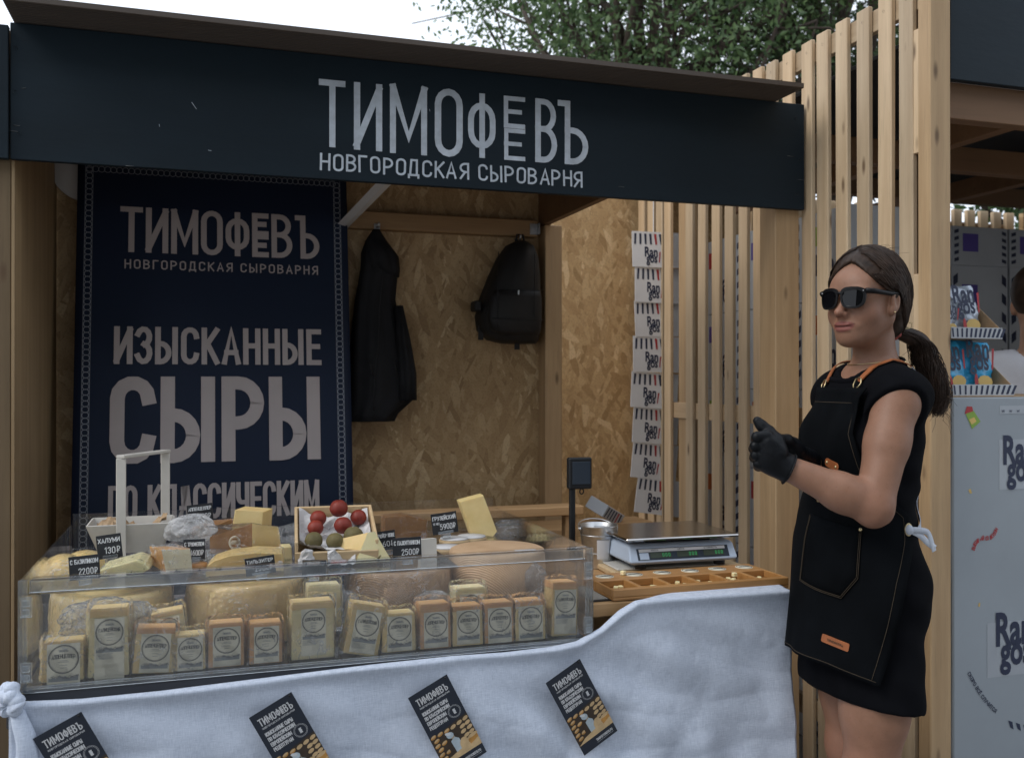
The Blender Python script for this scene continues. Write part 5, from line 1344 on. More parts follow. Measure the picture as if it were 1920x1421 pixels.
        for _ in range(smooth):
            a = np.concatenate([F_[:, i] for i in range(4)]); b = np.concatenate([F_[:, (i + 1) % 4] for i in range(4)])
            cn = np.bincount(a, minlength=len(V_)) + np.bincount(b, minlength=len(V_))
            av = np.stack([np.bincount(a, V_[b, i], len(V_)) + np.bincount(b, V_[a, i], len(V_)) for i in range(3)], 1) / np.maximum(cn, 1)[:, None]
            V_ = V_ * .5 + av * .5
        return V_, F_
def np_mesh(name, V_, F_, mats, smooth=True):
    me = bpy.data.meshes.new(name); me.vertices.add(len(V_)); me.vertices.foreach_set('co', np.asarray(V_, np.float32).ravel())
    me.loops.add(F_.size); me.loops.foreach_set('vertex_index', F_.astype(np.int32).ravel())
    me.polygons.add(len(F_)); me.polygons.foreach_set('loop_start', np.arange(len(F_), dtype=np.int32) * 4)
    me.update(calc_edges=True); me.validate()
    me.polygons.foreach_set('use_smooth', [smooth] * len(me.polygons))
    for m in (mats if isinstance(mats, (list, tuple)) else [mats]): me.materials.append(m)
    return me
def cone(a, b, ra, rb, k=.03): return ('c', v3(a), v3(b), ra, rb, k)
def ell(c, ax, r, k=.03): return ('e', v3(c), ax, r, k)
def spacing(*segs):
    o = [segs[0][0]]
    for a, b, st in segs: n = max(1, int(round((b - a) / st))); o += list(a + (b - a) * (np.arange(n) + 1) / n)
    return o

# ---------------------------------------------------------------- materials of the figure
def skinmat():
    t = NT('skin'); at = t.n('ShaderNodeVertexColor'); at.layer_name = 'tone'
    v = t.coords((1, 1, 1), rnd=False); mot = t.ramp(t.noise(v, 35, 4), [(.3, (.90, .88, .86)), (.7, (1.06, 1.04, 1.03))])
    fr_ = t.ramp(t.noise(v, 260, 2), [(.62, (1, 1, 1)), (.74, (.86, .78, .72))])
    c = t.mix(1.0, t.mix(1.0, at.outputs[0], mot, 'MULTIPLY'), fr_, 'MULTIPLY')
    t.set(Base_Color=c, Roughness=.48); t.p.inputs['Subsurface Weight'].default_value = .22
    t.p.inputs['Subsurface Radius'].default_value = (.011, .0045, .0025); t.p.inputs['Subsurface Scale'].default_value = .7
    t.p.inputs['Specular IOR Level'].default_value = .28; t.bump(t.noise(v, 700, 2), .12, .0006); return t.m
MT['skin'] = skinmat()
MT['hair'] = mat('dark_brown_hair', (.030, .017, .011), .48, var=.35, vs=40, bump=.3, bs=300, spec=.22)
MT['glove'] = mat('nitrile_glove', (.004, .005, .007), .45, var=.15, vs=40, bump=.6, bs=120, bd=.002, spec=.2)
MT['dress'] = mat('black_jersey', (.0042, .0045, .006), .85, var=.2, vs=10, bump=.25, bs=400, spec=.05)
MT['apron'] = mat('black_denim', (.0032, .004, .0052), .85, var=.3, vs=7, bump=.3, bs=500, spec=.06)
MT['leather'] = mat('tan_leather', (.33, .105, .035), .5, var=.15, vs=30, bump=.3, bs=150)
MT['brass'] = mat('brass', (.62, .50, .28), .3, 1.0, var=.05, bump=0)
MT['strap'] = mat('white_webbing', (.50, .54, .62), .8, var=.06, bump=.4, bs=500)
MT['thread'] = mat('ochre_thread', (.045, .031, .017), .8, var=0, bump=0)
MT['lens'] = mat('dark_lens', (.004, .004, .005), .10, var=0, bump=0, spec=.3)
MT['frame'] = mat('black_frame', (.005, .005, .006), .4, var=0, bump=0, spec=.2)
MT['tie'] = mat('coral_tie', (.42, .09, .075), .6, var=.1, bump=.2)
MT['sole'] = mat('white_sole', (.6, .6, .6), .6, bump=.1)

# ---------------------------------------------------------------- the saleswoman
wo = thing('person', 'saleswoman in black apron, black gloves and sunglasses beside the counter', 'person')
PH = R(75); fv_ = -math.sin(PH) * RV - math.cos(PH) * FV; sv_ = math.cos(PH) * RV - math.sin(PH) * FV
OB = v3(on_d(1616, 715, 2.33)); OB[2] = 0
wo.location = OB
def B(f, s, z): return OB + fv_ * f + sv_ * s + ZV * z
BA = (fv_, sv_, ZV)
HPH = R(52); hf_ = -math.sin(HPH) * RV - math.cos(HPH) * FV; hs_ = math.cos(HPH) * RV - math.sin(HPH) * FV
HC = v3(on_d(1622, 566, 2.30))
tl_ = R(2); hz_ = ZV * math.cos(tl_) + hf_ * -math.sin(tl_); hf_ = hf_ * math.cos(tl_) + ZV * math.sin(tl_)
def H(f, s, z): return HC + hf_ * f + hs_ * s + hz_ * z
HA = (hf_, hs_, hz_)
SHL = v3(on_d(1681, 744, 2.185)); ELL = v3(on_d(1638, 950, 2.12)); WRL = v3(on_d(1458, 869, 2.14))
SHR = B(-.035, -.16, 1.36); ELR = B(-.10, -.19, 1.12); WRR = v3(on_d(1506, 862, 2.29))
torso = [ell(B(.005, 0, .93), BA, (.104, .160, .15), .05), ell(B(-.032, .072, .905), BA, (.075, .082, .10), .05), ell(B(-.032, -.072, .905), BA, (.075, .082, .10), .05),
         ell(B(.02, 0, 1.03), BA, (.105, .142, .13), .05), ell(B(-.005, 0, 1.13), BA, (.095, .128, .13), .05), ell(B(-.03, 0, 1.27), BA, (.092, .135, .17), .05),
         ell(B(.040, .066, 1.255), BA, (.060, .062, .064), .04), ell(B(.040, -.066, 1.255), BA, (.060, .062, .064), .04),
         cone(B(-.034, -.125, 1.362), B(-.034, .125, 1.362), .047, .047, .05), cone(B(-.042, 0, 1.412), SHL * .8 + B(-.045, 0, 1.40) * .2, .045, .05, .05), cone(B(-.042, 0, 1.412), SHR * .8 + B(-.045, 0, 1.40) * .2, .045, .05, .05),
         ell(B(-.008, 0, 1.345), BA, (.052, .105, .06), .05)]
neck = [cone(B(-.038, 0, 1.39), H(-.026, .0, -.085), .0465, .0425, .022), cone(B(-.048, 0, 1.42), H(-.046, 0, -.05), .041, .042, .02)]
armL = [cone(SHL, SHL + (ELL - SHL) * .45, .050, .0485, .012), cone(SHL + (ELL - SHL) * .4, ELL, .0485, .0395, .015), ell(SHL + np.array([0, 0, -.012]), BA, (.050, .054, .062), .012),
        cone(ELL, ELL + (WRL - ELL) * .35, .0395, .0415, .022), cone(ELL + (WRL - ELL) * .3, WRL, .0415, .0255, .02), cone(ELL + np.array([.0, 0, -.012]), ELL + (ELL - SHL) * .07 + np.array([0, 0, .0]), .032, .026, .015)]
armR = [cone(SHR, ELR, .058, .044, .03), cone(ELR, WRR, .043, .027, .025)]
legs = []
for s_, f_ in ((.08, .012), (-.08, -.045)):
    hip, kn_, an_ = B(f_ * .5, s_, .88), B(f_ + .02, s_ * .98, .49), B(f_ - .02, s_ * .95, .085)
    legs += [cone(hip, kn_ + (hip - kn_) * .35, .086, .074, .04), cone(kn_ + (hip - kn_) * .4, kn_, .075, .058, .03), cone(kn_, kn_ + (an_ - kn_) * .35, .055, .057, .03), cone(kn_ + (an_ - kn_) * .3, an_, .057, .036, .03),
             cone(an_, B(f_ + .10, s_, .04), .034, .026, .03), ell(kn_ + fv_ * .022, BA, (.04, .042, .05), .02)]
head = [ell(H(-.018, 0, .036), HA, (.094, .074, .086), .02), ell(H(.022, 0, -.028), HA, (.062, .0555, .082), .03), cone(H(-.008, .042, -.040), H(.058, .014, -.086), .025, .017, .03), cone(H(-.008, -.042, -.040), H(.058, -.014, -.086), .025, .017, .03),
        ell(H(.066, 0, -.089), HA, (.018, .021, .016), .02), ell(H(.048, .034, -.033), HA, (.030, .027, .027), .025), ell(H(.048, -.034, -.033), HA, (.030, .027, .027), .025),
        ell(H(.062, 0, .030), HA, (.022, .048, .032), .03), ell(H(.072, .028, .016), HA, (.012, .022, .008), .015), ell(H(.072, -.028, .016), HA, (.012, .022, .008), .015),
        cone(H(.080, 0, .010), H(.1035, 0, -.031), .0065, .0088, .012), ell(H(.1085, 0, -.0345), HA, (.0095, .0098, .0085), .008), ell(H(.094, .0105, -.0385), HA, (.0095, .0065, .0065), .006), ell(H(.094, -.0105, -.0385), HA, (.0095, .0065, .0065), .006),
        ell(H(.074, 0, -.060), HA, (.017, .028, .022), .02), ell(H(.0895, .0075, -.0615), HA, (.0066, .0135, .0050), .004), ell(H(.0895, -.0075, -.0615), HA, (.0066, .0135, .0050), .004), ell(H(.0880, 0, -.0730), HA, (.0085, .0200, .0064), .004),
        ell(H(.074, .029, -.0585), HA, (.007, .007, .005), .008), ell(H(.074, -.029, -.0585), HA, (.007, .007, .005), .008)]
head_sub = [ell(H(.098, .032, .0), HA, (.020, .018, .012), .012), ell(H(.098, -.032, .0), HA, (.020, .018, .012), .012), ell(H(.098, 0, -.0665), HA, (.012, .021, .0011), .003), cone(H(.0935, .020, -.040), H(.0835, .037, -.060), .0030, .0036, .010), cone(H(.0935, -.020, -.040), H(.0835, -.037, -.060), .0030, .0036, .010)]
ears = []; ear_sub = []
for q in (1, -1):
    e_ax = (hf_ * .95 + hs_ * q * -.1, hs_ * q, hz_); e_ax = tuple(a / np.linalg.norm(a) for a in e_ax)
    ears += [ell(H(-.004, .076 * q, -.002), e_ax, (.017, .008, .027), .006), ell(H(.005, .074 * q, -.026), e_ax, (.010, .007, .012), .006)]
    ear_sub += [ell(H(-.001, .085 * q, .000), e_ax, (.0095, .007, .018), .003)]
# hands: left fist seen from the back, right hand closed behind it
def chain(pts, rs, k=.006): return [cone(pts[i], pts[i + 1], rs[i], rs[i + 1], k) for i in range(len(pts) - 1)]
D_ = lambda x, y, d: v3(on_d(x, y, d))
handL = [cone(WRL, D_(1448, 858, 2.135), .025, .027, .02), cone(D_(1450, 842, 2.128), D_(1446, 862, 2.14), .0215, .0215, .02), cone(D_(1438, 827, 2.124), D_(1436, 866, 2.14), .0175, .0165, .02)]
for k_, (yk_, dx) in enumerate(((817, 3), (834, 0), (851, 1), (867, 6))):
    kx = 1428 + dx
    handL += chain([D_(kx + 8, yk_, 2.120 + k_ * .006), D_(kx - 12, yk_ + 2, 2.118 + k_ * .006), D_(kx - 15 + dx * .5, yk_ + 7, 2.150 + k_ * .005), D_(kx + 6, yk_ + 6, 2.172), D_(kx + 18, yk_ + 3, 2.166)], (.0105, .0094, .0090, .0083, .0076), .003)
handL += chain([D_(1462, 846, 2.12), D_(1456, 826, 2.13), D_(1441, 809, 2.140), D_(1428, 798, 2.145), D_(1420, 789, 2.147)], (.016, .0135, .0108, .0095, .0078), .008)
handR = [cone(WRR, D_(1488, 852, 2.255), .026, .030, .02), cone(D_(1482, 838, 2.235), D_(1478, 862, 2.245), .023, .022, .02)]
for k_, yk_ in enumerate((832, 845, 858, 869)):
    handR += chain([D_(1480, yk_, 2.225), D_(1462, yk_ - 4, 2.212), D_(1447, yk_ - 2, 2.200), D_(1438, yk_ + 4, 2.195)], (.0105, .0098, .009, .0082), .006)
handR += chain([D_(1492, 842, 2.225), D_(1476, 826, 2.205), D_(1458, 822, 2.185)], (.014, .0115, .0095), .008)

allp = np.array([OB])
lo = np.minimum.reduce([B(-.22, -.27, 0), B(.24, .27, 0), ELL - .08, WRL - .12, WRR - .1, HC - .15, B(-.22, .27, 0), B(.24, -.27, 0)]); hi = np.maximum.reduce([B(-.22, -.27, 0), B(.24, .27, 0), ELL + .08, WRL + .1, HC + .15, B(-.22, .27, 0), B(.24, -.27, 0)])
def axis_(a):
    l, h = HC[a] - .125, HC[a] + .125; return spacing((lo[a], l, .0048), (l, h, .0023), (h, max(hi[a], h + .02), .0048))
xs, ys_ = axis_(0), axis_(1)
Fb = Field(xs, ys_, spacing((-.01, .5, .012), (.5, 1.08, .008), (1.08, 1.46, .0045), (1.46, 1.73, .0022)))
Fb.add(torso).add(legs).add(armL[:3]).add(armR[:1])
# forearms joined to their own upper arms only
Fb.add(armL[3:]).add(armR[1:]).add(handL).add(handR).add(neck)
Fh = Field(Fb.x, Fb.y, Fb.z); Fh.add(head).sub(head_sub).add(ears).sub(ear_sub)
k_ = .022; hh_ = np.maximum(k_ - np.abs(Fb.g - Fh.g), 0) / k_; Fb.g = np.minimum(Fb.g, Fh.g) - hh_ * hh_ * k_ * .25; del Fh, hh_
V_, F_ = Fb.surface(1)
me = np_mesh('body', V_ - OB, F_, MT['skin'])
# skin tone per vertex: own colouring, with lip line and nostril shade painted in
Vh = V_ - HC; hc = np.stack([Vh @ hf_, Vh @ hs_, Vh @ hz_], 1)
tone = np.tile(np.array([.262, .142, .094]), (len(V_), 1))
def blend(mask, col): 
    global tone
    tone = tone * (1 - mask[:, None]) + np.array(col) * mask[:, None]
g3 = lambda c, r: np.exp(-(((hc - np.array(c)) / np.array(r)) ** 2).sum(1))
blend(.35 * (g3((.055, .045, -.03), (.03, .025, .022)) + g3((.055, -.045, -.03), (.03, .025, .022))), (.275, .108, .073)); blend(.4 * g3((.108, 0, -.036), (.02, .02, .014)), (.28, .115, .08))
lipm = np.clip(1.35 - (((hc[:, 2] + .0662 - .012 * (hc[:, 1] / .03) ** 2 * .35) / .0118) ** 2 + (hc[:, 1] / .0245) ** 2), 0, .35) / .35 * (hc[:, 0] > .072)
blend(lipm * .85, (.19, .058, .052))
slit = np.exp(-((hc[:, 2] + .0662 - .0065 * (hc[:, 1] / .026) ** 2) / .0011) ** 2) * (np.abs(hc[:, 1]) < .028) * (hc[:, 0] > .07); blend(slit * .85, (.06, .02, .018))  # shade of the crease between the lips, painted into the tone
blend(.8 * (g3((.099, .0062, -.0425), (.005, .0035, .0028)) + g3((.099, -.0062, -.0425), (.005, .0035, .0028))), (.12, .05, .04))  # nostril hollows painted dark as shade
ed = np.linalg.norm(V_ - ELL, axis=1); blend(.3 * np.exp(-(ed / .05) ** 2), (.27, .115, .08)); blend(.3 * np.exp(-((V_[:, 2] - .5) / .07) ** 2), (.258, .115, .08))
ca = me.color_attributes.new('tone', 'FLOAT_COLOR', 'POINT'); ca.data.foreach_set('color', np.concatenate([tone, np.ones((len(V_), 1))], 1).astype(np.float32).ravel())
link('body', me, wo)
# gloves
for nm, hp, wr, el, lab in (('glove', handL, WRL, ELL, None), ('glove', handR, WRR, ELR, None)):
    pts = np.concatenate([np.stack([p[1], p[2]]) for p in hp]); l_, h_ = pts.min(0) - .06, pts.max(0) + .06
    Fg = Field(*[np.arange(l_[i], h_[i], .0022) for i in range(3)]); d_ = (el - wr) / np.linalg.norm(el - wr)
    Fg.add(hp, .0022).add([cone(wr, wr + d_ * .05, .0275 + .003, .033 + .003, .01)]).cut(d_, wr + d_ * .028)
    a, b = Fg.surface(1); link(nm, np_mesh('glove', a - OB, b, MT['glove']), wo)
    # rolled cuff
    if wr is WRR: continue
    u_ = np.cross(d_, ZV); u_ /= np.linalg.norm(u_); w_ = np.cross(d_, u_); c_ = wr + d_ * .0275
    m = MB(); m.tube([Vector(c_ - OB + (u_ * math.cos(t) + w_ * math.sin(t)) * (.0345 + .0012 * math.sin(t * 5))) for t in np.linspace(0, 2 * math.pi, 37)], .0022, 6, caps=False); m.build('cuff', MT['glove'], wo)
# dress
zs_ = spacing((.56, 1.46, .006)); Fd = Field(np.arange(lo[0], hi[0], .006), np.arange(lo[1], hi[1], .006), zs_)
skirt = [ell(B(.008, 0, .72), BA, (.112, .172, .42), .05), ell(B(.008, 0, .58), BA, (.112, .172, .42), .05)]
Fd.add(torso, .0075).add(skirt)
X, Y, Z = Fd.co((slice(None),) * 3)
fc = (X - OB[0]) * fv_[0] + (Y - OB[1]) * fv_[1]; sc__ = (X - OB[0]) * sv_[0] + (Y - OB[1]) * sv_[1]
Fd.g += (.0022 * np.sin(Z * 95 + sc__ * 30) * np.exp(-((Z - 1.12) / .1) ** 2) + .0016 * np.sin(Z * 60 - fc * 50) + .0012 * np.sin(sc__ * 70 + Z * 18) * (Z < .9)).astype(np.float32)
nk_n = (B(-.10, 0, 1.458) - B(.05, 0, 1.402)); nk_n /= np.linalg.norm(nk_n); nk_up = np.cross(sv_, nk_n); nk_up = nk_up if nk_up[2] > 0 else -nk_up
Fd.cut(nk_up, B(-.10, 0, 1.478)); Fd.sub([cone(B(-.036, 0, 1.425), B(-.05, 0, 1.60), .062, .066, .006), cone(B(-.036, 0, 1.425), B(.0, 0, 1.45), .058, .06, .006)])
da = (ELL - SHL) / np.linalg.norm(ELL - SHL); 
hem = np.array([0, 0, -1.0]) + fv_ * .16; Fd.cut(hem, B(0, 0, .645))
# cap sleeves: made apart, sliced, then joined
for sh_, el_, q_ in ((SHL, ELL, 1), (SHR, ELR, -1)):
    Fs_ = Field(Fd.x, Fd.y, Fd.z); da = (el_ - sh_) / np.linalg.norm(el_ - sh_)
    Fs_.add([cone(sh_, sh_ + da * .1, .0605, .0625, .02), ell(sh_ + np.array([0, 0, -.010]), BA, (.058, .061, .069), .02)])
    an_ = da * .78 + sv_ * q_ * .62; an_ /= np.linalg.norm(an_); Fs_.cut(an_, sh_ + an_ * .026)
    kk = .02; hh_ = np.maximum(kk - np.abs(Fd.g - Fs_.g), 0) / kk; Fd.g = np.minimum(Fd.g, Fs_.g) - hh_ * hh_ * kk * .25
del Fs_
a, b = Fd.surface(2); link('dress', np_mesh('dress', a - OB, b, MT['dress']), wo)
# collar band
m = MB(); cc = []
for t in np.linspace(0, 2 * math.pi, 49):
    base = B(-.038, 0, 1.432); dr = fv_ * math.cos(t) + sv_ * math.sin(t); dr = dr - nk_up * (dr @ nk_up); 
    P_ = base + dr[None, :] * np.linspace(.03, .12, 60)[:, None]; v = Fb.sample(P_); i = int(np.argmax(v > .004)); cc.append(Vector(P_[i] - OB))
cc[-1] = cc[0]; m.tube(cc, .0065, 8, caps=False, flat=1.3, up=tuple(nk_up)); m.build('collar', MT['dress'], wo)

# ---------------------------------------------------------------- apron
def surf_r(f0, th, z, off):
    dr = fv_ * math.cos(th) + sv_ * math.sin(th); r_ = np.linspace(.34, .02, 170)
    P_ = B(f0, 0, z)[None, :] + dr[None, :] * r_[:, None]; v = Fd.sample(P_); i = int(np.argmax(v < off)); return r_[i] if (v < off).any() else .1
def th_max(z):
    return float(np.interp(z, [.69, .95, 1.04, 1.09, 1.13, 1.20, 1.28, 1.36, 1.40], [64, 82, 92, 94, 76, 54, 45, 50, 60]))
ZT, ZB = 1.385, .68; NZ, NT_ = 60, 44; Rm = np.zeros((NZ + 1, NT_ + 1)); TH = np.zeros_like(Rm); ZZ = np.zeros_like(Rm)
for i in range(NZ + 1):
    for j in range(NT_ + 1):
        q = j / NT_ * 2 - 1; z = ZT + (ZB - ZT) * i / NZ
        tm = R(th_max(z)); th = tm * q
        zz = z + (.075 * (math.cos(th * .95)) * max(0, (i / NZ - .75) / .25) if i > NZ * .75 else 0)
        TH[i, j] = th; ZZ[i, j] = zz; Rm[i, j] = surf_r(-.01, th, max(min(zz, 1.395), .72), .012)
for i in range(1, NZ + 1):
    if ZZ[i, NT_ // 2] < 1.26: Rm[i] = np.maximum(Rm[i], Rm[i - 1] * (.985 if ZZ[i, NT_ // 2] > 1.02 else .9995))
for _ in range(3):
    Rm[:, 1:-1] = (Rm[:, :-2] + 2 * Rm[:, 1:-1] + Rm[:, 2:]) / 4; Rm[1:-1] = (Rm[:-2] + 2 * Rm[1:-1] + Rm[2:]) / 4
for i in range(NZ + 1):
    lowf = max(0, (1.05 - ZZ[i, NT_ // 2]) / .30)
    Rm[i] += .030 * lowf * np.maximum(0, np.cos(TH[i])) ** 2 + .006 * lowf * np.sin(TH[i] * 5 + 1) + .003 * lowf * np.sin(TH[i] * 9 + i * .12)
def AP_(i, j, off=0.0):
    th = TH[i, j]; return B(-.01, 0, ZZ[i, j]) + (fv_ * math.cos(th) + sv_ * math.sin(th)) * (Rm[i, j] + off) - OB
m = MB(); vs = [AP_(i, j) for i in range(NZ + 1) for j in range(NT_ + 1)]
m.add(vs, [(i * (NT_ + 1) + j, (i + 1) * (NT_ + 1) + j, (i + 1) * (NT_ + 1) + j + 1, i * (NT_ + 1) + j + 1) for i in range(NZ) for j in range(NT_)], 0, True)
ap = solidify(m.build('apron', MT['apron'], wo), .003, 1)
def ap_at(z, th, off):
    i = (ZT - z) / (ZT - ZB) * NZ; i = max(0, min(NZ - .001, i)); i0 = int(i); q = th / R(th_max(ZT + (ZB - ZT) * i / NZ)); j = (q + 1) / 2 * NT_; j = max(0, min(NT_ - .001, j)); j0 = int(j); a, b = i - i0, j - j0
    return Vector((AP_(i0, j0, off) * (1 - a) * (1 - b) + AP_(i0 + 1, j0, off) * a * (1 - b) + AP_(i0, j0 + 1, off) * (1 - a) * b + AP_(i0 + 1, j0 + 1, off) * a * b))
# stitched hems
def seam(pts, name='stitching', r_=.0008): mm = MB(); mm.tube(pts, r_, 4, caps=True); mm.build(name, MT['thread'], ap)
seam([Vector(AP_(i, NT_ - 2, .0036)) for i in range(1, NZ)]); seam([Vector(AP_(NZ - 1, j, .0036)) for j in range(1, NT_)]); seam([Vector(AP_(3, j, .0036)) for j in range(2, NT_ - 1)])
# big pocket on the near side
pk = [(1.085, R(0)), (1.065, R(52)), (.955, R(50)), (.905, R(38)), (.925, R(-3))]
m = MB(); poly_ = []
for (z0, t0), (z1, t1) in zip(pk, pk[1:] + pk[:1]):
    for q in np.linspace(0, 1, 9)[:-1]: poly_.append((z0 + (z1 - z0) * q, t0 + (t1 - t0) * q))
cz, ct = .995, R(24); rings = []
for q in (1, .75, .5, .25): rings.append([ap_at(cz + (z - cz) * q, ct + (t - ct) * q, .0062) for z, t in poly_])
n_ = len(poly_); vs = sum(rings, []) + [ap_at(cz, ct, .0064)]
m.add(vs, [(r_ * n_ + i, r_ * n_ + (i + 1) % n_, (r_ + 1) * n_ + (i + 1) % n_, (r_ + 1) * n_ + i) for r_ in range(3) for i in range(n_)] + [(3 * n_ + i, 3 * n_ + (i + 1) % n_, 4 * n_) for i in range(n_)], 0, True)
pck = solidify(m.build('pocket', MT['apron'], ap), .002, -1)
for q in (.985, .945):
    mm = MB(); mm.tube([ap_at(cz + (z - cz) * q, ct + (t - ct) * q, .0074) for z, t in poly_[8:]] + [ap_at(cz + (poly_[0][0] - cz) * q, ct + (poly_[0][1] - ct) * q, .0074)], .0007, 4); mm.build('stitching', MT['thread'], pck)
def stud(p, r_=.0045, m_='brass', par=None):
    mm = MB(); mm.ball((0, 0, 0), r_, 10); return mm.build('rivet', MT[m_], par or ap, loc=p)
stud(ap_at(1.064, R(51), .007)); stud(ap_at(1.118, R(8), .005)); stud(ap_at(1.108, R(26), .005))
# leather patches
def patch(zc, tc, w_, h_, tiltp, name, nstud):
    "rounded leather piece lying on the apron"
    mm = MB(); c = ap_at(zc, tc, .0045); ex = (ap_at(zc, tc + .12, .0045) - ap_at(zc, tc - .12, .0045)).normalized(); ez = Vector((0, 0, 1)); ez = (ez - ex * ez.dot(ex)).normalized(); nn = ex.cross(ez)
    if nn.dot(Vector(fv_)) < 0 and nn.dot(Vector(sv_)) < 0: nn = -nn
    ex2 = ex * math.cos(tiltp) + ez * math.sin(tiltp); ez2 = ez * math.cos(tiltp) - ex * math.sin(tiltp); r_ = h_ * (.48 if nstud else .2); ol = []
    for (sx, sz, a0) in ((1, 1, 0), (-1, 1, 90), (-1, -1, 180), (1, -1, 270)):
        for q in range(5): t = R(a0 + q * 22.5); ol.append((sx * (w_ / 2 - r_) + r_ * math.cos(t), sz * (h_ / 2 - r_) + r_ * math.sin(t)))
    n_ = len(ol); vs = [c + ex2 * a + ez2 * b + nn * k for k in (0, .002) for a, b in ol]
    mm.add(vs, [tuple(range(n_, 2 * n_)), tuple(range(n_))[::-1]] + [(i, (i + 1) % n_, n_ + (i + 1) % n_, n_ + i) for i in range(n_)])
    o = mm.build(name, MT['leather'], ap)
    if nstud:
        for s_ in (-1, 1): stud(c + ex2 * s_ * (w_ / 2 - r_) + nn * .002, .0036, 'brass', o)
    else:
        m3 = MB(); lettering(m3, 'ТИМОФЕЕВЪ', c - ex2 * w_ * .3 - ez2 * h_ * .15 + nn * .0022, ex2, ez2, h_ * .3, width=w_ * .6, gap=.25, sw=.15, n=nn, lift=.0003); m3.build('embossing', MT['thread'], o)
    return o
patch(1.205, R(22), .058, .020, R(-12), 'leather_tab', True)
patch(.775, R(34), .066, .019, R(-6), 'leather_patch', False)
# straps: leather piece, hook and webbing over both shoulders
def on_body(p, off):
    "push a point out to the dress surface"
    p = np.array(p, float)
    for _ in range(12):
        e = .006; d = Fd.sample([p, p + [e, 0, 0], p + [0, e, 0], p + [0, 0, e]]); gr = (d[1:] - d[0]) / e; gn = np.linalg.norm(gr)
        if gn < 1e-6: break
        p = p - gr / gn * (d[0] - off) * .8
    return p
def strip(pts, w_, th_, name, m_, par):
    pts = [Vector(p) for p in pts]; mm = MB(); vs = []
    for i, p in enumerate(pts):
        t = (pts[min(i + 1, len(pts) - 1)] - pts[max(0, i - 1)]).normalized(); d = Fd.sample([v3(p) + OB, v3(p) + OB + [.006, 0, 0], v3(p) + OB + [0, .006, 0], v3(p) + OB + [0, 0, .006]]); nn = Vector(d[1:] - d[0]).normalized(); sd_ = t.cross(nn).normalized()
        vs += [p + sd_ * w_ / 2, p - sd_ * w_ / 2, p - sd_ * w_ / 2 + nn * th_, p + sd_ * w_ / 2 + nn * th_]
    n_ = len(pts); mm.add(vs, [(i * 4 + k, i * 4 + (k + 1) % 4, (i + 1) * 4 + (k + 1) % 4, (i + 1) * 4 + k) for i in range(n_ - 1) for k in range(4)] + [(0, 1, 2, 3), tuple(range(n_ * 4 - 4, n_ * 4))[::-1]])
    return mm.build(name, MT[m_], par)
for q in (1, -1):
    ctrl = [B(.075, .062 * q, 1.372), B(.055, .072 * q, 1.392), B(.02, .085 * q, 1.415), B(-.03, .095 * q, 1.432), B(-.08, .09 * q, 1.42), B(-.12, .07 * q, 1.37), B(-.14, .03 * q, 1.28), B(-.13, -.03 * q, 1.18), B(-.11, -.09 * q, 1.09), B(-.05, -.135 * q, 1.055)]
    line = [on_body(v3(p), .004) - OB for p in smooth_line([Vector(c) for c in ctrl], 8)]
    strip(line[9:30], .017, .0025, 'strap_leather', 'leather', ap); strip(line[28:], .018, .0016, 'strap_webbing', 'strap', ap)
    hk = MB(); a, b = Vector(line[3]), Vector(line[10]); dd = b - a; sd_ = dd.normalized().cross(Vector(fv_)).normalized(); lift_ = Vector(fv_) * .004 + Vector(sv_) * .004 * q + Vector((0, 0, .004))
    hk.tube([a + lift_, a + dd * .3 + sd_ * .009 + lift_, a + dd * .75 + sd_ * .011 + lift_, b + sd_ * .004 + lift_, b - sd_ * .004 + lift_, a + dd * .75 - sd_ * .011 + lift_, a + dd * .3 - sd_ * .009 + lift_, a + lift_], .0019, 6); hk.build('hook', MT['brass'], ap)
    hk = MB(); rr__ = [a + lift_ + (dd.normalized() * math.cos(t) + sd_ * math.sin(t)) * .007 - dd.normalized() * .005 for t in np.linspace(0, 2 * math.pi, 15)]; hk.tube(rr__, .0016, 6, caps=False); hk.build('ring', MT['brass'], ap)
    stud(Vector(line[26]) + Vector((0, 0, .003)), .0028, 'brass', ap)
# eyelet and tied tape at the near hip
ey = ap_at(1.065, R(88), .004); exn = Vector(sv_); m = MB(); e1 = Vector(fv_); m.tube([ey + (e1 * math.cos(t) * .008 + Vector((0, 0, 1)) * math.sin(t) * .013) + exn * .002 for t in np.linspace(0, 2 * math.pi, 21)], .0024, 6, caps=False); m.build('eyelet', MT['brass'], ap)
def tape(pts, w_=.016, name='tie_tape'):
    pts = smooth_line([Vector(p) for p in pts], 6); mm = MB(); mm.tube(pts, w_ / 2, 6, flat=.16, up=tuple(sv_)); mm.build(name, MT['strap'], ap)
e0 = v3(ey) ; 
tape([e0 + sv_ * .006, e0 + sv_ * .010 - fv_ * .03 - ZV * .002, e0 + sv_ * .0 - fv_ * .055 - ZV * .012, e0 - fv_ * .066 - ZV * .04, e0 - fv_ * .07 - ZV * .052])
tape([e0 + sv_ * .004, e0 - fv_ * .025 - ZV * .012 + sv_ * .008, e0 - fv_ * .05 - ZV * .03 + sv_ * .0, e0 - fv_ * .072 - ZV * .045])
tape([e0 - fv_ * .075 - ZV * .18 - sv_ * .1, e0 - fv_ * .10 - ZV * .25 - sv_ * .1, e0 - fv_ * .108 - ZV * .33 - sv_ * .1], .018)
m = MB(); m.ball((0, 0, 0), (.010, .010, .012), 10); m.build('knot', MT['strap'], ap, loc=ey + exn * .004)

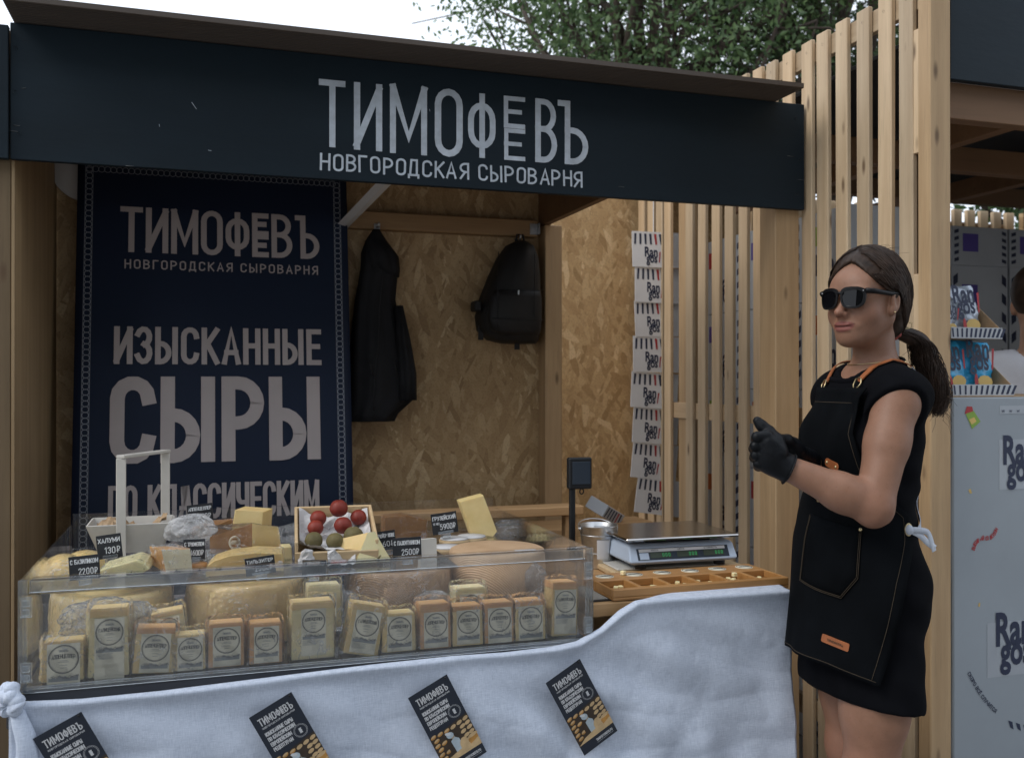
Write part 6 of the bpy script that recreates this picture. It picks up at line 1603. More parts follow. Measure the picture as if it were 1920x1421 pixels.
# ---------------------------------------------------------------- sunglasses, jewellery
gl = MB(); HO = Vector(HC - OB); hF, hS, hZ = Vector(hf_), Vector(hs_), Vector(hz_)
def h3(f, s, z): return HO + hF * f + hS * s + hZ * z
sg = bpy.data.objects.new('sunglasses', None); COL.objects.link(sg); sg.parent = wo
def lens_outline(q, grow=0.0):
    o = []
    for k in range(28):
        t = 2 * math.pi * k / 28; c_, s_ = math.cos(t), math.sin(t); e = 2.9
        x = math.copysign(abs(c_) ** (2 / e), c_) * (.0238 + grow); z = math.copysign(abs(s_) ** (2 / e), s_) * (.0205 + grow)
        x *= 1 + .10 * (z / .02); 
        o.append((x, z))
    return o
def fcurve(s): return .106 - 5.2 * s * s
for q in (1, -1):
    cs_, cz_ = .0305 * q, -.002
    for nm, grow, f0, f1, m_ in (('lens', .0, -.001, .0008, 'lens'),):
        ol = lens_outline(q); vs = []
        for df in (f0, f1): vs += [h3(fcurve(cs_ + x * q) + df, cs_ + x * q, cz_ + z) for x, z in ol]
        n_ = len(ol); mm = MB(); mm.add(vs, [tuple(range(n_)), tuple(range(n_, 2 * n_))[::-1]] + [(i, (i + 1) % n_, n_ + (i + 1) % n_, n_ + i) for i in range(n_)]); mm.build('lens', MT['lens'], sg)
    oi_, oo = lens_outline(q, -.0012), lens_outline(q, .0031); oo = [(x, z + (.003 if z > 0 else 0)) for x, z in oo]
    vs = []
    for df in (-.002, .0028):
        for ol in (oi_, oo): vs += [h3(fcurve(cs_ + x * q) + df, cs_ + x * q, cz_ + z) for x, z in ol]
    n_ = 28; fs = []
    for i in range(n_):
        j = (i + 1) % n_; fs += [(i, j, n_ + j, n_ + i), (2 * n_ + i, 3 * n_ + i, 3 * n_ + j, 2 * n_ + j), (n_ + i, n_ + j, 3 * n_ + j, 3 * n_ + i), (i, 2 * n_ + i, 2 * n_ + j, j)]
    mm = MB(); mm.add(vs, fs); mm.build('rim', MT['frame'], sg)
    mm = MB(); e_ = .0575 * q
    mm.tube([h3(fcurve(e_) + .001, e_, .015), h3(.070, .068 * q, .0145), h3(.04, .0735 * q, .0135), h3(.015, .077 * q, .013), h3(-.004, .0785 * q, .017), h3(-.022, .078 * q, .006)], [.0062, .0062, .0056, .0055, .005, .004], 8, flat=1.0); mm.build('temple', MT['frame'], sg)
    mm = MB(); mm.ball((0, 0, 0), (.0016, .0016, .0016), 8); mm.build('hinge_dot', MT['steel'], sg, loc=h3(fcurve(.054 * q) + .0035, .054 * q, .0145))
mm = MB(); mm.tube([h3(fcurve(0) - .002, -.011, .009), h3(fcurve(0) + .001, 0, .0115), h3(fcurve(0) - .002, .011, .009)], .0035, 8); mm.build('bridge', MT['frame'], sg)
mm = MB(); mm.ball((0, 0, 0), .0024, 8); mm.build('ear_stud', MT['brass'], wo, loc=h3(.007, .082, -.030))
# thin necklace
nl = []
for t in np.linspace(-1.9, 1.9, 40):
    base = B(-.052, 0, 1.452 - .012 * math.cos(t)); dr = fv_ * math.cos(t) + sv_ * math.sin(t); P_ = base + dr[None, :] * np.linspace(.03, .13, 60)[:, None]; v = Fb.sample(P_); i = int(np.argmax(v > .001)); nl.append(Vector(P_[i] - OB))
mm = MB(); mm.tube(nl, .0009, 5); mm.build('necklace', MT['brass'], wo)

# ---------------------------------------------------------------- hair
cr_c, cr_r = np.array([-.018, 0, .036]), np.array([.094, .074, .086])
Fc = Field(np.arange(HC[0] - .16, HC[0] + .16, .003), np.arange(HC[1] - .16, HC[1] + .16, .003), np.arange(HC[2] - .13, HC[2] + .16, .003))
Fc.add([ell(H(*cr_c), HA, cr_r + np.array([.010, .0105, .013]), .02), ell(H(-.07, 0, .0), HA, (.052, .064, .08), .03), ell(H(-.085, .006, -.05), HA, (.034, .036, .034), .03)])
X, Y, Z = Fc.co((slice(None),) * 3); q = [(X - HC[0]) * a[0] + (Y - HC[1]) * a[1] + (Z - HC[2]) * a[2] for a in HA]
ed_ = lambda f, sd__, z: np.minimum(f - np.interp(z, [-.2, -.04, -.03, .016, .026, .034, .045], [-.052, -.046, -.028, -.026, .004, .024, .046]) + 9 * (z > .05), np.interp(np.abs(sd__), [0, .015, .03, .045, .058, .07, .08], [.080, .073, .061, .046, .030, .014, -.02]) - z)
edge = ed_(q[0], q[1], q[2]) + .006 * (q[0] > .02)
e8 = (edge * .8).astype(np.float32); kk = .014; hh_ = np.maximum(kk - np.abs(Fc.g - e8), 0) / kk; Fc.g = np.maximum(Fc.g, e8) + hh_ * hh_ * kk * .25
Fc.g += (.0003 * np.sin(np.arctan2(q[1], q[2] + .05) * 60 + q[0] * 45) + .0004 * np.sin(np.arctan2(q[1], q[2] + .05) * 137 + q[0] * 80)).astype(np.float32)
a, b = Fc.surface(1); hair = link('hair', np_mesh('hair', a - OB, b, MT['hair']), wo)
TIE = np.array([-.112, .012, -.062])
def cap_pt(d, off):
    "a point of the hair cap in a direction from its middle"
    d = d / np.linalg.norm(d); P_ = H(*cr_c)[None, :] + (hf_ * d[0] + hs_ * d[1] + hz_ * d[2])[None, :] * np.linspace(.05, .16, 70)[:, None]
    v = Fc.sample(P_); i = int(np.argmax(v > off)); return P_[i]
mh = MB(); hr = np.random.default_rng(5)
tie_d = TIE - cr_c
for k in range(760):
    side = 1 if hr.uniform() < .68 else -1
    ang = R(hr.uniform(-45, 70)); d0 = np.array([math.sin(ang), side * hr.uniform(.0, .08), math.cos(ang)])
    lowr = (ang + R(45)) / R(115)
    mid = np.array([-.5, 1.3, .9]) * (1 - lowr) + np.array([1.12, 1.29, -.05]) * lowr + hr.normal(size=3) * .07; mid[1] *= side
    runs = [[]]; n_ = 19; lift = hr.uniform(-.0004, .0030); thr = hr.uniform(-.001, .006)
    for i in range(n_):
        t = i / (n_ - 1); d = d0 / np.linalg.norm(d0) * (1 - t) ** 2 + 2 * t * (1 - t) * mid + t * t * tie_d / np.linalg.norm(tie_d)
        d = d + np.array([0, 0, 1]) * .010 * math.sin(t * 9 + k)
        p = cap_pt(d, lift); l = p - HC
        if ed_(l @ hf_, l @ hs_, l @ hz_) > thr: runs.append([]); continue
        runs[-1].append(Vector(p - OB))
    pts = max(runs, key=len)
    if len(pts) > 4: mh.tube(pts, [.0006 + .0007 * math.sin(math.pi * i / (len(pts) - 1)) for i in range(len(pts))], 4)
for k in range(340):   # strands rooted along the hairline
    s0 = hr.uniform(-.066, .066); z0 = float(np.interp(abs(s0), [0, .015, .03, .045, .058, .07], [.080, .073, .061, .046, .030, .014])) + hr.uniform(-.001, .012)
    fl2 = 1 - ((z0 - .036) / .099) ** 2 - (s0 / .0845) ** 2
    if fl2 <= .02: continue
    side = 1 if s0 > 0 else -1; d0 = np.array([.104 * math.sqrt(fl2), s0, z0 - .036]); d0 /= np.linalg.norm(d0)
    mid = np.array([.25, side * 1.25, .62 - 5.0 * abs(s0)]) + hr.normal(size=3) * .05; runs = [[]]; lift = hr.uniform(.0, .0028)
    for i in range(17):
        t = i / 16; dd_ = d0 * (1 - t) ** 2 + 2 * t * (1 - t) * mid + t * t * tie_d / np.linalg.norm(tie_d); p = cap_pt(dd_, lift); l = p - HC
        if ed_(l @ hf_, l @ hs_, l @ hz_) > .004: runs.append([]); continue
        runs[-1].append(Vector(p - OB))
    pts = max(runs, key=len)
    if len(pts) > 4: mh.tube(pts, [.0003 + .0009 * math.sin(math.pi * min(1, (i + .3) / (len(pts) - 1))) for i in range(len(pts))], 4)
for k in range(70):   # flyaway hairs
    d = np.array([hr.uniform(-.8, .6), hr.uniform(-.6, .6), 1.0]); p = cap_pt(d, 0); o = d / np.linalg.norm(d); ow = hf_ * o[0] + hs_ * o[1] + hz_ * o[2]; tn = -hf_ + hs_ * hr.uniform(-1, 1)
    mh.tube([Vector(p - OB - ow * .004), Vector(p - OB + ow * .003 + tn * .010), Vector(p - OB + ow * hr.uniform(.002, .007) + tn * .024)], .0003, 3)
mh.build('hair_strands', MT['hair'], hair)
# ponytail
pc_ = [H(*TIE), v3(on_d(1722, 640, 2.375)), v3(on_d(1738, 680, 2.38)), v3(on_d(1752, 720, 2.37)), v3(on_d(1760, 755, 2.36)), v3(on_d(1752, 782, 2.35))]
cl_ = [v3(p) for p in smooth_line([Vector(p) for p in pc_], 9)]; nC = len(cl_)
mp = MB()
mp.tube([Vector(p - OB) for p in cl_[:-4]], [.012 + .014 * math.sin(math.pi * min(1, (i + 3) / (nC * .9))) for i in range(nC - 4)], 14)
for k in range(420):
    a0 = hr.uniform(0, 2 * math.pi); rr__ = math.sqrt(hr.uniform(.1, 1)); ph_ = hr.uniform(0, 6.28); fr__ = hr.uniform(.22, .34); am = hr.uniform(.003, .011); e_ = int(nC * hr.uniform(.72, 1.0)); pts = []
    for i in range(0, e_, 1):
        t = i / nC; w_ = (.009 + .024 * math.sin(math.pi * min(1, t * .9 + .08))) * rr__; c = cl_[i]
        pts.append(Vector(c - OB + RV * (w_ * math.cos(a0) + am * math.sin(i * fr__ + ph_) * min(1, t * 4)) + FV * (w_ * math.sin(a0) + am * math.cos(i * fr__ + ph_) * min(1, t * 4)) + ZV * .003 * math.sin(i * .5 + ph_)))
    if len(pts) > 4: mp.tube(pts, [.0011 * (1 - .6 * i / len(pts)) for i in range(len(pts))], 4)
for k in range(30):
    i = int(hr.uniform(.15, .95) * nC); c = cl_[min(i, nC - 1)] - OB; dd = RV * hr.uniform(.2, 1) * hr.choice([1, 1, -1]) + FV * hr.uniform(-.5, .5) - ZV * hr.uniform(.2, 1.2); mp.tube([Vector(c + dd * .02), Vector(c + dd * .036 + RV * .004), Vector(c + dd * .05 - ZV * .006)], .0004, 3)
mp.build('ponytail', MT['hair'], hair)
m = MB(); tc0 = Vector(H(*TIE) - OB); td_ = Vector(cl_[3] - cl_[0]).normalized(); e1 = td_.orthogonal().normalized(); e2 = td_.cross(e1)
m.tube([tc0 + td_ * .004 + (e1 * math.cos(t) + e2 * math.sin(t)) * (.016 + .002 * math.sin(t * 9)) for t in np.linspace(0, 2 * math.pi, 37)], .0065, 8, caps=False); m.build('hair_tie', MT['tie'], hair)
m = MB(); m.tube([tc0 + Vector(RV) * (.010 + .013 * (1 - math.cos(t))) + Vector((0, 0, 1)) * (.012 + .008 * math.sin(t)) - Vector(FV) * .018 for t in np.linspace(.2, 5.6, 20)], .0011, 5); m.build('tie_ring', MT['brass'], hair)
# shoes
for s_, f_ in ((.086, .0), (-.086, -.06)):
    Fs = Field(*[np.arange(B(f_, s_, 0)[i] - .22, B(f_, s_, 0)[i] + .22, .006) for i in range(2)], np.arange(-.012, .13, .006))
    Fs.add([cone(B(f_ - .05, s_, .055), B(f_ + .13, s_, .035), .045, .042, .03), cone(B(f_ - .03, s_, .06), B(f_ - .03, s_, .10), .047, .046, .02)]).cut(np.array([0, 0, -1.]), np.array([0, 0, .003])).cut(np.array([0, 0, 1.]), np.array([0, 0, .105]))
    a, b = Fs.surface(1); link('shoe', np_mesh('shoe', a - OB, b, MT['sole']), wo)
del Fd, Fc
# ================================================================ THE SNACK STALL AT THE RIGHT
MT['carton'] = mat('white_carton', (.44, .46, .49), .6, var=.05, vs=3, bump=.15, bs=30)
MT['inkn'] = mat('print_navy', (.012, .020, .055), .55, var=0, bump=0)
MT['inkr'] = mat('print_red', (.38, .025, .03), .55, var=0, bump=0)
MT['inkg'] = mat('print_green', (.22, .36, .05), .55, var=0, bump=0)
MT['inkp'] = mat('print_violet', (.09, .06, .30), .55, var=0, bump=0)
MT['inko'] = mat('print_orange', (.45, .12, .03), .55, var=0, bump=0)
MT['bagb'] = mat('blue_bag', (.04, .40, .72), .3, var=.15, vs=14, bump=.6, bs=35, bd=.006)
MT['bags'] = mat('silver_bag', (.42, .47, .55), .28, .35, var=.2, vs=14, bump=.7, bs=35, bd=.006)
MT['crisp'] = mat('crisp_yellow', (.62, .42, .12), .5, var=.1, bump=0)
MT['ceil2'] = mat('black_roof_felt', (.012, .012, .013), .8, var=.2, bump=.2)
INK = [MT['inkn'], MT['inkr'], MT['inkg'], MT['inkp'], MT['inko'], MT['crisp']]
def rangos(mb, o, u, v, w_, slash=True, mi=0):
    "two-storey bold snack logo"
    o, u, v = Vector(o), Vector(u).normalized(), Vector(v).normalized()
    put_font(mb, 'Ran', o + v * w_ * .47, u, v, width=w_ * .92, offset=.03, mi=mi, xs=.7, lift=.0012)
    put_font(mb, 'gos', o + u * w_ * .10 + v * w_ * .08, u, v, width=w_ * .78, offset=.03, mi=mi, xs=.7, lift=.0015)
    if slash:
        n = u.cross(v); mb.poly([o + u * (w_ * a) + v * (w_ * b) + n * .0018 for a, b in ((.98, .08), (1.05, .10), (1.14, .80), (1.04, .78))], 1)
def fan(mb, o, u, v, w_, h_, n_=6, red=4, mi=0):
    o, u, v = Vector(o), Vector(u).normalized(), Vector(v).normalized(); nn = u.cross(v)
    for i in range(n_):
        a = i / n_; k = (i - n_ / 2) * .03
        p = [(a * w_, h_), (a * w_ + w_ * .07 + .02 * w_ * i / n_, h_), (a * w_ + w_ * .09 + k * w_ * .5, 0), (a * w_ + w_ * .03 + k * w_ * .5, 0)]
        mb.poly([o + u * x + v * y + nn * .0012 for x, y in p], 1 if i == red else mi)
def carton(name, lo, hi, printer, label, group, rot=0, cat='carton'):
    c = Vector(((lo[0] + hi[0]) / 2, (lo[1] + hi[1]) / 2, lo[2])); t = thing(name, label, cat, c, (0, 0, rot), group)
    a, b = Vector(lo) - c, Vector(hi) - c
    MB().box(a, b, .002).build('shell', MT['carton'], t)
    m = MB(); printer(m, a, b)
    if m.f: m.build('print', INK, t)
    MB().box((a.x + .002, -.003, b.z + .0002), (b.x - .002, .003, b.z + .0007), 0).build('flap_seam', MT['basket'], t)
    return t
# stack of snack cartons at the end of the slats
SBY = 4.02; bh = .1605
ordn = ['topmost', 'second', 'third', 'fourth', 'fifth', 'sixth', 'seventh', 'eighth', 'ninth', 'tenth', 'eleventh', 'twelfth', 'lowest']
rr_ = random.Random(21)
MT['card'] = mat('white_card_print', (.74, .74, .75), .55, var=.04, vs=4, bump=.1, bs=20)
tilt_ = (0, 1.5, -1, 1, 4, 5, 7, 9); dxs = (0, .014, .012, .004, .0, .008, .008, .03); cwid = .235
for k in range(8):
    z1 = 2.09 - k * bh
    t = thing('snack_card', f'{ordn[k]} white printed snack card from the top of the hanging strip beside the slats', 'card', (1.885 + dxs[k], SBY - .004 * (k % 2), z1), (R(-3), R(tilt_[k]), R(rr_.uniform(-3, 3))), 'snack cards hanging in a strip')
    hh = bh + .004
    MB().box((0, 0, -hh), (cwid, .003, 0), .0004).build('sheet', MT['card'], t)
    m = MB(); fan(m, (cwid * .05, 0, -hh * .36), (1, 0, 0), (0, 0, 1), cwid * .62, hh * .30); m.build('stripe_print', INK, t)
    m = MB(); rangos(m, (cwid * .26, 0, -hh * .90), (1, 0, 0), (0, 0, 1), cwid * .30); m.build('logo', INK, t)
st_ = MB().tube([(0, 0, 0), (0, 0, -1.42)], .002, 6).build('hanging_string', MT['strap_'] if 'strap_' in MT else MT['white'], None, loc=(2.0, SBY + .012, 2.26), label='thin string the snack cards hang from', cat='string')
m = MB(); m.box((-.06, -.05, 0), (.06, .05, .05), .002); 
q = m.build('open_carton', MT['carton'], None, loc=on_d(1128, 968, 3.75), rot=(R(20), R(25), R(30)), label='torn white carton piece lying behind the bucket', cat='carton')
mm = MB(); fan(mm, (-.05, -.05, .005), (1, 0, 0), (0, 0, 1), .1, .04); mm.build('print', INK, q)
sh_ = MB().box((-.25, -.12, 0), (.25, .12, .03), .002).build('side_bench', MT['board'], None, loc=(on_d(1128, 968, 3.75).x - .05, on_d(1128, 968, 3.75).y, .82), label='low wooden bench in the passage behind the bucket', cat='bench')
for x in (-.2, .2): MB().box((x - .02, -.1, -.82), (x + .02, .1, -.001), .002).build('leg', MT['board'], sh_)

# ---------------------------------------------------------------- stall frame
sn = thing('snack_stall', 'neighbouring snack stall with navy fascia and dark timber roof at the right', 'stall', (3.4, 3.4, 0))
def npart(nm, m_, lo, hi, b=.002): return part(nm, m_, sn, lo, hi, b)
npart('fascia', MT['navy'], (2.105, 2.292, 2.292), (4.8, 2.315, 2.78))
npart('beam', MT['ceil'], (2.11, 2.335, 2.19), (4.8, 2.385, 2.30)); npart('beam', MT['ceil'], (2.11, 3.2, 2.27), (4.8, 3.26, 2.37)); npart('beam', MT['ceil'], (2.11, 4.1, 2.35), (4.8, 4.16, 2.44))
npart('joist', MT['ceil'], (2.75, 2.39, 2.31), (2.81, 4.6, 2.40)); npart('joist', MT['ceil'], (3.6, 2.39, 2.31), (3.66, 4.6, 2.40))
npart('ceiling', MT['ceil2'], (2.11, 2.40, 2.455), (4.8, 4.62, 2.47))
npart('post', MT['post'], (4.75, 2.34, 0), (4.83, 2.42, 2.29)); npart('post', MT['post'], (4.75, 4.5, 0), (4.83, 4.58, 2.44))
npart('side_panel', MT['osb'], (4.84, 2.35, 0), (4.86, 4.7, 2.44), .001)
sl_me = MB().box((-.03, -.014, -1.22), (.03, .014, 1.22), .002).mesh('back_slat', MT['slat'])
for k in range(27): link('back_slat', sl_me, sn, loc=(2.16 + k * .1 - 3.4, 4.70 - 3.4, 1.22))
npart('back_rail', MT['slat_x'], (2.1, 4.716, 1.15), (4.8, 4.74, 1.22)); npart('back_rail', MT['slat_x'], (2.1, 4.716, 2.3), (4.8, 4.74, 2.37))
# tube lamp fixture
npart('lamp_fixture', MT['steel'], (2.9, 3.0, 2.40), (2.96, 3.1, 2.43))

# cartons inside, seen between the slats and beside the post
def pr_side(kind):
    def f(m, a, b):
        d_ = b.y - a.y; h_ = b.z; U_, V_ = (0, -1, 0), (0, 0, 1); x = a.x
        P = lambda y, z: (x, b.y - y * d_, z * h_)
        n_ = 5
        for i in range(n_):
            for yy in (.04, .88): m.poly([Vector(P(yy, .12 + i * .17)) + Vector((-.0012, 0, 0)), Vector(P(yy + .08, .16 + i * .17)) + Vector((-.0012, 0, 0)), Vector(P(yy + .08, .24 + i * .17)) + Vector((-.0012, 0, 0)), Vector(P(yy, .20 + i * .17)) + Vector((-.0012, 0, 0))], 0)
        c = (2, 4, 1, 3)[kind]
        m.poly([Vector(P(*q)) + Vector((-.0014, 0, 0)) for q in ((.2, .62), (.45, .62), (.45, .84), (.2, .84))], c)
        rangos(m, P(.42, .12), U_, V_, d_ * .34)
    return f
def pr_front(m, a, b):
    w_ = b.x - a.x; h_ = b.z; Q = lambda x, z: Vector((a.x + x * w_, a.y - .0012, z * h_))
    for i in range(5):
        for xx, s_ in ((.03, 1), (.89, -1)): m.poly([Q(xx, .08 + i * .18 + (.04 if s_ < 0 else 0)), Q(xx + .08, .08 + i * .18 + (.04 if s_ > 0 else 0)), Q(xx + .08, .17 + i * .18 + (.04 if s_ > 0 else 0)), Q(xx, .17 + i * .18 + (.04 if s_ < 0 else 0))], 0)
    m.poly([Q(.18, .36), Q(.46, .36), Q(.46, .82), Q(.18, .82)], 3)
names_c = ['nearest the post', 'second from the post', 'third from the post', 'fourth from the post']
lev = ['top', 'second', 'third', 'fourth', 'fifth', 'lowest']
for c in range(3):
    for r_ in range(6):
        z1 = 2.05 - r_ * .341 - (.0 if c % 2 else .0); y0 = 2.95 + c * .37 + rr_.uniform(-.01, .01)
        carton('snack_carton', (2.26, y0, z1 - .340), (2.60, y0 + .36, z1 - .0015), pr_side((c * 3 + r_) % 4), f'white carton behind the slats, {lev[r_]} of its stack, {names_c[c]}', 'snack cartons behind the slats', rr_.uniform(-.02, .02))
zz = [0, .49, .97, 1.46, 2.02, 2.23]; levn = ['bottom', 'second from below', 'middle', 'tall upper', 'flat top']
for c, (x0, x1) in enumerate(((3.42, 3.80), (3.81, 4.19), (4.20, 4.60))):
    for r_ in range(5):
        if c == 0 and r_ == 4: continue
        carton('snack_carton', (x0, 4.14, zz[r_] + .001), (x1 - .004, 4.5, zz[r_ + 1]), pr_front, f'{levn[r_]} violet marked carton in the {("left", "middle", "right")[c]} stack behind the seller', 'snack cartons at the back of the snack stall', rr_.uniform(-.015, .015))

# ---------------------------------------------------------------- white promotional counter
WX0, WY, WZ = 2.148, 2.33, 1.352
wc = thing('promo_counter', 'tall white promotional box with navy snack logos at the right edge', 'counter', (2.6, 2.6, 0))
WL = wc.location
MT['promo2'] = mat('promo_sticker', (.36, .39, .43), .5, var=.04, bump=0); MT['promo'] = mat('promo_board', (.29, .325, .36), .55, var=.06, vs=2, bump=.1, bs=20)
part('shell', MT['promo'], wc, (WX0, WY, 0), (3.15, 2.85, WZ), .004)
part('top_edge', MT['kraft'], wc, (WX0 + .003, WY + .004, WZ + .0005), (3.147, 2.847, WZ + .004), .001)
m = MB(); U, V = (1, 0, 0), (0, 0, 1)
def wpt(px, py): return on_y(px, py, WY) - WL
for (a, b, c, d_) in ((1873, 822, 1975, 918), (1850, 1155, 1985, 1270), (1874, 760, 1960, 776)):
    ms = MB(); p0, p1 = wpt(a, d_), wpt(c, b); ms.box((p0.x, p0.y - .0009, p0.z), (p1.x, p0.y - .0002, p1.z), 0); ms.build('sticker', MT['promo2'], wc)
for (px_, py_, w_) in ((1880, 908, .135), (1866, 1254, .155)):
    m = MB(); rangos(m, wpt(px_, py_) + Vector((0, -.001, 0)), U, V, w_); m.build('logo', INK, wc)
for k in range(6): m = MB(); put_font(m, 'W', wpt(1877 + k * 14, 773) + Vector((0, -.001, 0)), U, V, width=.012, offset=.03, mi=0); m.build('small_mark', INK, wc)
def wavy(s, pts, h_, mi):
    m = MB(); ls, tw = text_lines(s, .2); pts = [Vector((p.x, p.z)) for p in pts]; y = wpt(1850, 900).y
    seg = [(pts[i + 1] - pts[i]).length for i in range(len(pts) - 1)]; L_ = sum(seg); kx = L_ / tw
    for k, l in enumerate(ls):
        o = []
        for a, b in l:
            d = max(0, min(L_ - 1e-6, a * kx)); i = 0
            while i < len(seg) - 1 and d > seg[i]: d -= seg[i]; i += 1
            t = (pts[i + 1] - pts[i]).normalized(); p = pts[i] + t * d + Vector((-t.y, t.x)) * b * h_; o.append((p.x, p.y))
        ribbon(m, o, h_ * .2, lambda p, k=k: Vector((p.x, y - .0014 - (k % 5) * .0002, p.y)), mi)
    m.build('slogan', INK, wc)
wavy('ВЫБИРАЙ СО ВКУСОМ', [wpt(*q) for q in ((1826, 1031), (1830, 1020), (1838, 1012), (1849, 1012), (1858, 1010), (1865, 1003), (1870, 992))], .011, 1)
wavy('СКОРО ВСЁ СЛУЧИТСЯ', [wpt(*q) for q in ((1813, 1262), (1822, 1280), (1832, 1297), (1843, 1313), (1855, 1326), (1864, 1335))], .011, 0)
q = lambda *p: [wpt(a, b) + Vector((0, -.0012, 0)) for a, b in p]
for nm, shp in (('bag_sticker', [(((1810, 776), (1825, 770), (1838, 790), (1822, 804)), 2, 0), (((1808, 776), (1812, 762), (1822, 762), (1824, 771)), 1, .0003), (((1816, 786), (1826, 782), (1830, 790), (1821, 796)), 5, .0005)]), ('crumb_mark', [(((1815, 918), (1819, 916), (1822, 924), (1818, 925)), 5, 0)]), ('crumb_mark', [(((1834, 1130), (1837, 1129), (1836, 1137), (1833, 1136)), 5, 0)]),
                ('stripe_mark', [(((1889, 1349), (1897, 1352), (1899, 1366), (1893, 1362)), 0, 0)]), ('stripe_mark', [(((1903, 1353), (1911, 1356), (1913, 1369), (1907, 1365)), 0, 0)]), ('stripe_mark', [(((1917, 1357), (1925, 1360), (1927, 1372), (1921, 1368)), 0, 0)])):
    m = MB()
    for pp, mi_, of in shp: m.poly([v + Vector((0, -of, 0)) for v in q(*pp)], mi_)
    m.build(nm, INK, wc)
# snack bags in display trays
def bag(t, w_, h_, m_, dx, seed):
    m = MB(); rr2 = random.Random(seed)
    def f(a, b):
        th = a * 2 * math.pi; pinch = math.sin(math.pi * min(1, max(0, b))) ** .45 if 0 < b < 1 else .05
        x = math.cos(th) * w_ / 2 * (1 if abs(math.cos(th)) < .99 else 1); y = math.sin(th) * .035 * pinch
        return Vector((dx + x + .002 * math.sin(b * 40 + seed), y + .004 * math.sin(a * 30 + b * 11 + seed), b * h_))
    m.grid(f, 32, 16); o = m.build('bag', MT[m_], t)
    mm = MB(); rangos(mm, (dx - w_ * .36, -.040, h_ * .38), (1, 0, 0), (0, 0, 1), w_ * .66)
    mm.poly([Vector((dx + w_ * (.12 + .2 * math.cos(t_)), -.0385, h_ * (.2 + .12 * math.sin(t_)))) for t_ in np.linspace(0, 2 * math.pi, 12)[:-1]], 5)
    mm.poly([Vector((dx + w_ * (-.12 + .05 * math.cos(t_)), -.0388, h_ * (.2 + .15 * math.sin(t_)))) for t_ in np.linspace(0, 2 * math.pi, 12)[:-1]], 1)
    mm.build('bag_print', INK, o); return o
def tray_(z, x0, w_, d_, label, bags_, h_):
    t = thing('snack_tray', label, 'snack tray', (x0 + w_ / 2, WY + .10, z), group='snack display trays')
    MB().box((-w_ / 2, -d_ / 2, 0), (w_ / 2, d_ / 2, .003), 0).build('bottom', MT['kraft'], t)
    fr_ = MB().box((-w_ / 2, -d_ / 2 - .003, 0), (w_ / 2, -d_ / 2, .034), .0004).build('front_lip', MT['carton'], t)
    mm = MB()
    for i in range(12): a = -w_ / 2 + w_ * (i + .3) / 12; k = (i - 4) * .0016; mm.poly([Vector((a, -d_ / 2 - .0036, .004)), Vector((a + .006 + .0004 * i, -d_ / 2 - .0036, .004)), Vector((a + .009 + k + .0004 * i, -d_ / 2 - .0036, .031)), Vector((a + .003 + k, -d_ / 2 - .0036, .031))], 0)
    mm.build('stripe_print', INK, fr_)
    for s_ in (-1, 1):
        x = s_ * (w_ / 2 - .0015); pr = [(-d_ / 2, .0035), (d_ / 2, .0035), (d_ / 2, h_), (-d_ / 2 + .01, .036)]
        mm = MB(); mm.prism(pr, -.0012, .0012, M=Matrix(((0, 0, 1, x), (1, 0, 0, 0), (0, 1, 0, 0), (0, 0, 0, 1)))); mm.build('side_wall', MT['kraft'], t)
    MB().box((-w_ / 2 + .004, d_ / 2 - .003, .0035), (w_ / 2 - .004, d_ / 2, h_), 0).build('back_wall', MT['kraft'], t)
    for k, (m_, dx, bw_, bh_, ry) in enumerate(bags_):
        o = bag(t, bw_, bh_, m_, 0, k + 3); o.location = (dx, -.005 - k * .012, .006); o.rotation_euler = (R(-8), R(ry), 0)
    return t
tray_(WZ + .0045, WX0 + .01, .235, .17, 'lower snack tray with bright blue crisp bags beside the post', [('bagb', .035, .145, .165, 3), ('bagb', -.07, .13, .16, -5)], .165)
tray_(WZ + .178, WX0 + .005, .195, .17, 'upper snack tray with a silver blue crisp bag and striped lip', [('bags', .02, .135, .165, -4), ('bags', -.07, .08, .12, 6)], .17)

# ---------------------------------------------------------------- the other seller, seen from behind
MT['tee'] = mat('white_tee', (.55, .57, .63), .8, var=.05, vs=6, bump=.3, bs=60, bd=.004)
MT['jeans'] = mat('dark_jeans', (.03, .035, .05), .8)
P2 = thing('person', 'seller in a white t-shirt turned away among the snack cartons', 'person')
O2 = v3(on_d(1946, 715, 3.5)); O2[2] = 0; P2.location = O2
f2 = (RV * .55 + FV * .83); f2 /= np.linalg.norm(f2); s2 = np.cross(ZV, f2)
def C(f, s, z): return O2 + f2 * f + s2 * s + ZV * z
A2 = (f2, s2, ZV)
t2 = [ell(C(0, 0, .95), A2, (.12, .17, .15), .05), ell(C(0, 0, 1.12), A2, (.11, .16, .16), .05), ell(C(-.01, 0, 1.30), A2, (.12, .18, .19), .05), cone(C(-.02, -.16, 1.44), C(-.02, .16, 1.44), .062, .062, .05)]
ar = []
for q in (1, -1): ar.append([cone(C(-.02, .20 * q, 1.42), C(-.02, .26 * q, 1.13), .056, .044, .03), cone(C(-.02, .26 * q, 1.13), C(.14, .20 * q, .98), .043, .03, .02), cone(C(.14, .20 * q, .98), C(.21, .18 * q, .95), .032, .026, .02)] + chain([C(.2, .18 * q, .955), C(.25, .175 * q, .94), C(.275, .17 * q, .92)], (.02, .014, .01)) + chain([C(.19, .165 * q, .965), C(.215, .14 * q, .96)], (.014, .010)))
lg = []
for q in (1, -1): lg += [cone(C(0, .09 * q, .9), C(.02, .1 * q, .5), .09, .062, .04), cone(C(.02, .1 * q, .5), C(-.02, .1 * q, .08), .06, .04, .03), cone(C(-.04, .1 * q, .04), C(.12, .11 * q, .035), .045, .04, .03)]
